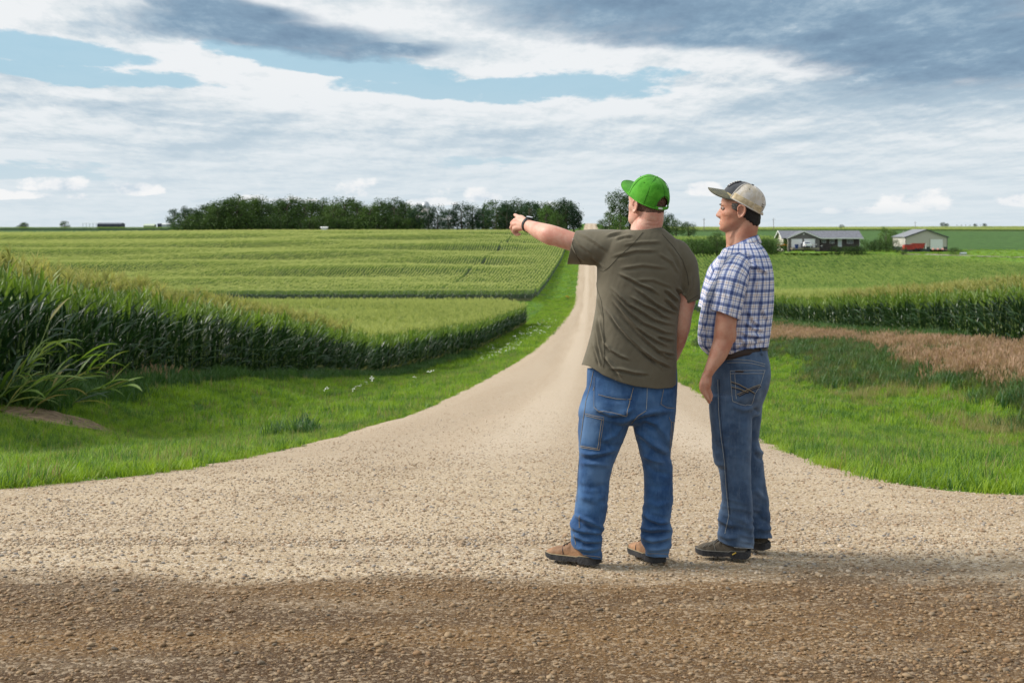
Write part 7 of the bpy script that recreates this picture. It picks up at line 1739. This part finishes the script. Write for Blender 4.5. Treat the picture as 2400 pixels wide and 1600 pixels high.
cap2, S2 = make_cap(M2, YAW2, PI2 + R(27), HC2, .0895, .111, .106, [CDK, CBG, CSEAM], cmid, .075, CBR, (25, 30), BLACK, strap_mat=CBG, drop=.050, droop=.74)
def capth(pl, name, mt, r): return MB().tube([Vector(q) - Vector(M2.b) for q in xf(np.array(pl), YAW2, PI2 + R(27), HC2)], r, 6).build(name, mt, cap2)
for s in (32, 148): capth([S2(e, R(s), 1.006) for e in np.linspace(.02, 1.35, 14)], 'panel_edge', CSEAM, .0022)
TAN_ = mat_basic('tan_band', (.33, .27, .14), .9)
# lower stained band of the mesh side panels, and tan edge beside the brim
def cap_patch(e0, e1, a0, a1, name, mt, k=1.012, n_=10):
    V_ = []; 
    for i in range(n_ + 1):
        for j in range(n_ + 1): V_.append(S2(e0 + (e1 - e0) * i / n_, a0 + (a1 - a0) * j / n_, k))
    fs = [(i * (n_ + 1) + j, i * (n_ + 1) + j + 1, (i + 1) * (n_ + 1) + j + 1, (i + 1) * (n_ + 1) + j) for i in range(n_) for j in range(n_)]
    return M2.put(name, xf(np.array(V_), YAW2, PI2 + R(27), HC2), np.array(fs), mt, cap2, solid=.001)
for a0, a1 in ((R(150), R(240)), (R(-60), R(30))): cap_patch(.02, .30, a0, a1, 'stained_band', mat_basic('stained_cotton', (.52, .42, .27), .9, var=.25, scale=60) if 'stained_cotton' not in bpy.data.materials else bpy.data.materials['stained_cotton'])
for a0, a1 in ((R(128), R(150)), (R(30), R(52))): cap_patch(.0, .15, a0, a1, 'tan_edge', TAN_)
fp = cap_patch(R(22), R(62), R(72), R(118), 'front_patch', mat_basic('patch_dark', (.05, .05, .055), .9), 1.03)
for q in range(5): capth([S2(R(28 + 7 * q), a, 1.045) for a in np.linspace(R(74), R(116), 8)], 'patch_stripe', CSEAM, .0014)
for q in range(2): capth([S2(R(19 + 6 * q) + .012 * math.sin(t * 9), R(236 + 11 * t), 1.012) for t in np.linspace(0, 1, 8)], 'embroidery', BLACK, .0013)
for q in range(5):
    Lq = .075 * (1 - .14 * q); bl = []
    for s_ in np.linspace(-.82, .82, 30):
        a = np.pi / 2 + s_ * R(70); tq = (1 - .14 * q); ext = Lq * (1 - abs(s_) ** 4.2); bl.append((.0882 * math.cos(a) * (1 + .08 * tq * (1 - abs(s_) ** 3)), .1093 * math.sin(a) + ext - .002, .0045 + .050 * (1 - s_ * s_) * (.35 + .65 * tq) - .74 * ext - .004 * tq))
    capth(bl, 'brim_stitching', BST, .0007)
    capth([(x, y, z - .0052) for x, y, z in bl], 'brim_stitching', BST, .0007)
shoe(M2, W3(1757, 1305, 6.865) * [1, 1, 0], W3(1631, 1299, 6.97) * [1, 1, 0], SUED, 'shoe', trim=GREYS, hgt=.095)
shoe(M2, W3(1800, 1290, 7.04) * [1, 1, 0], W3(1690, 1285, 7.22) * [1, 1, 0], SUED, 'shoe', trim=GREYS, hgt=.095)
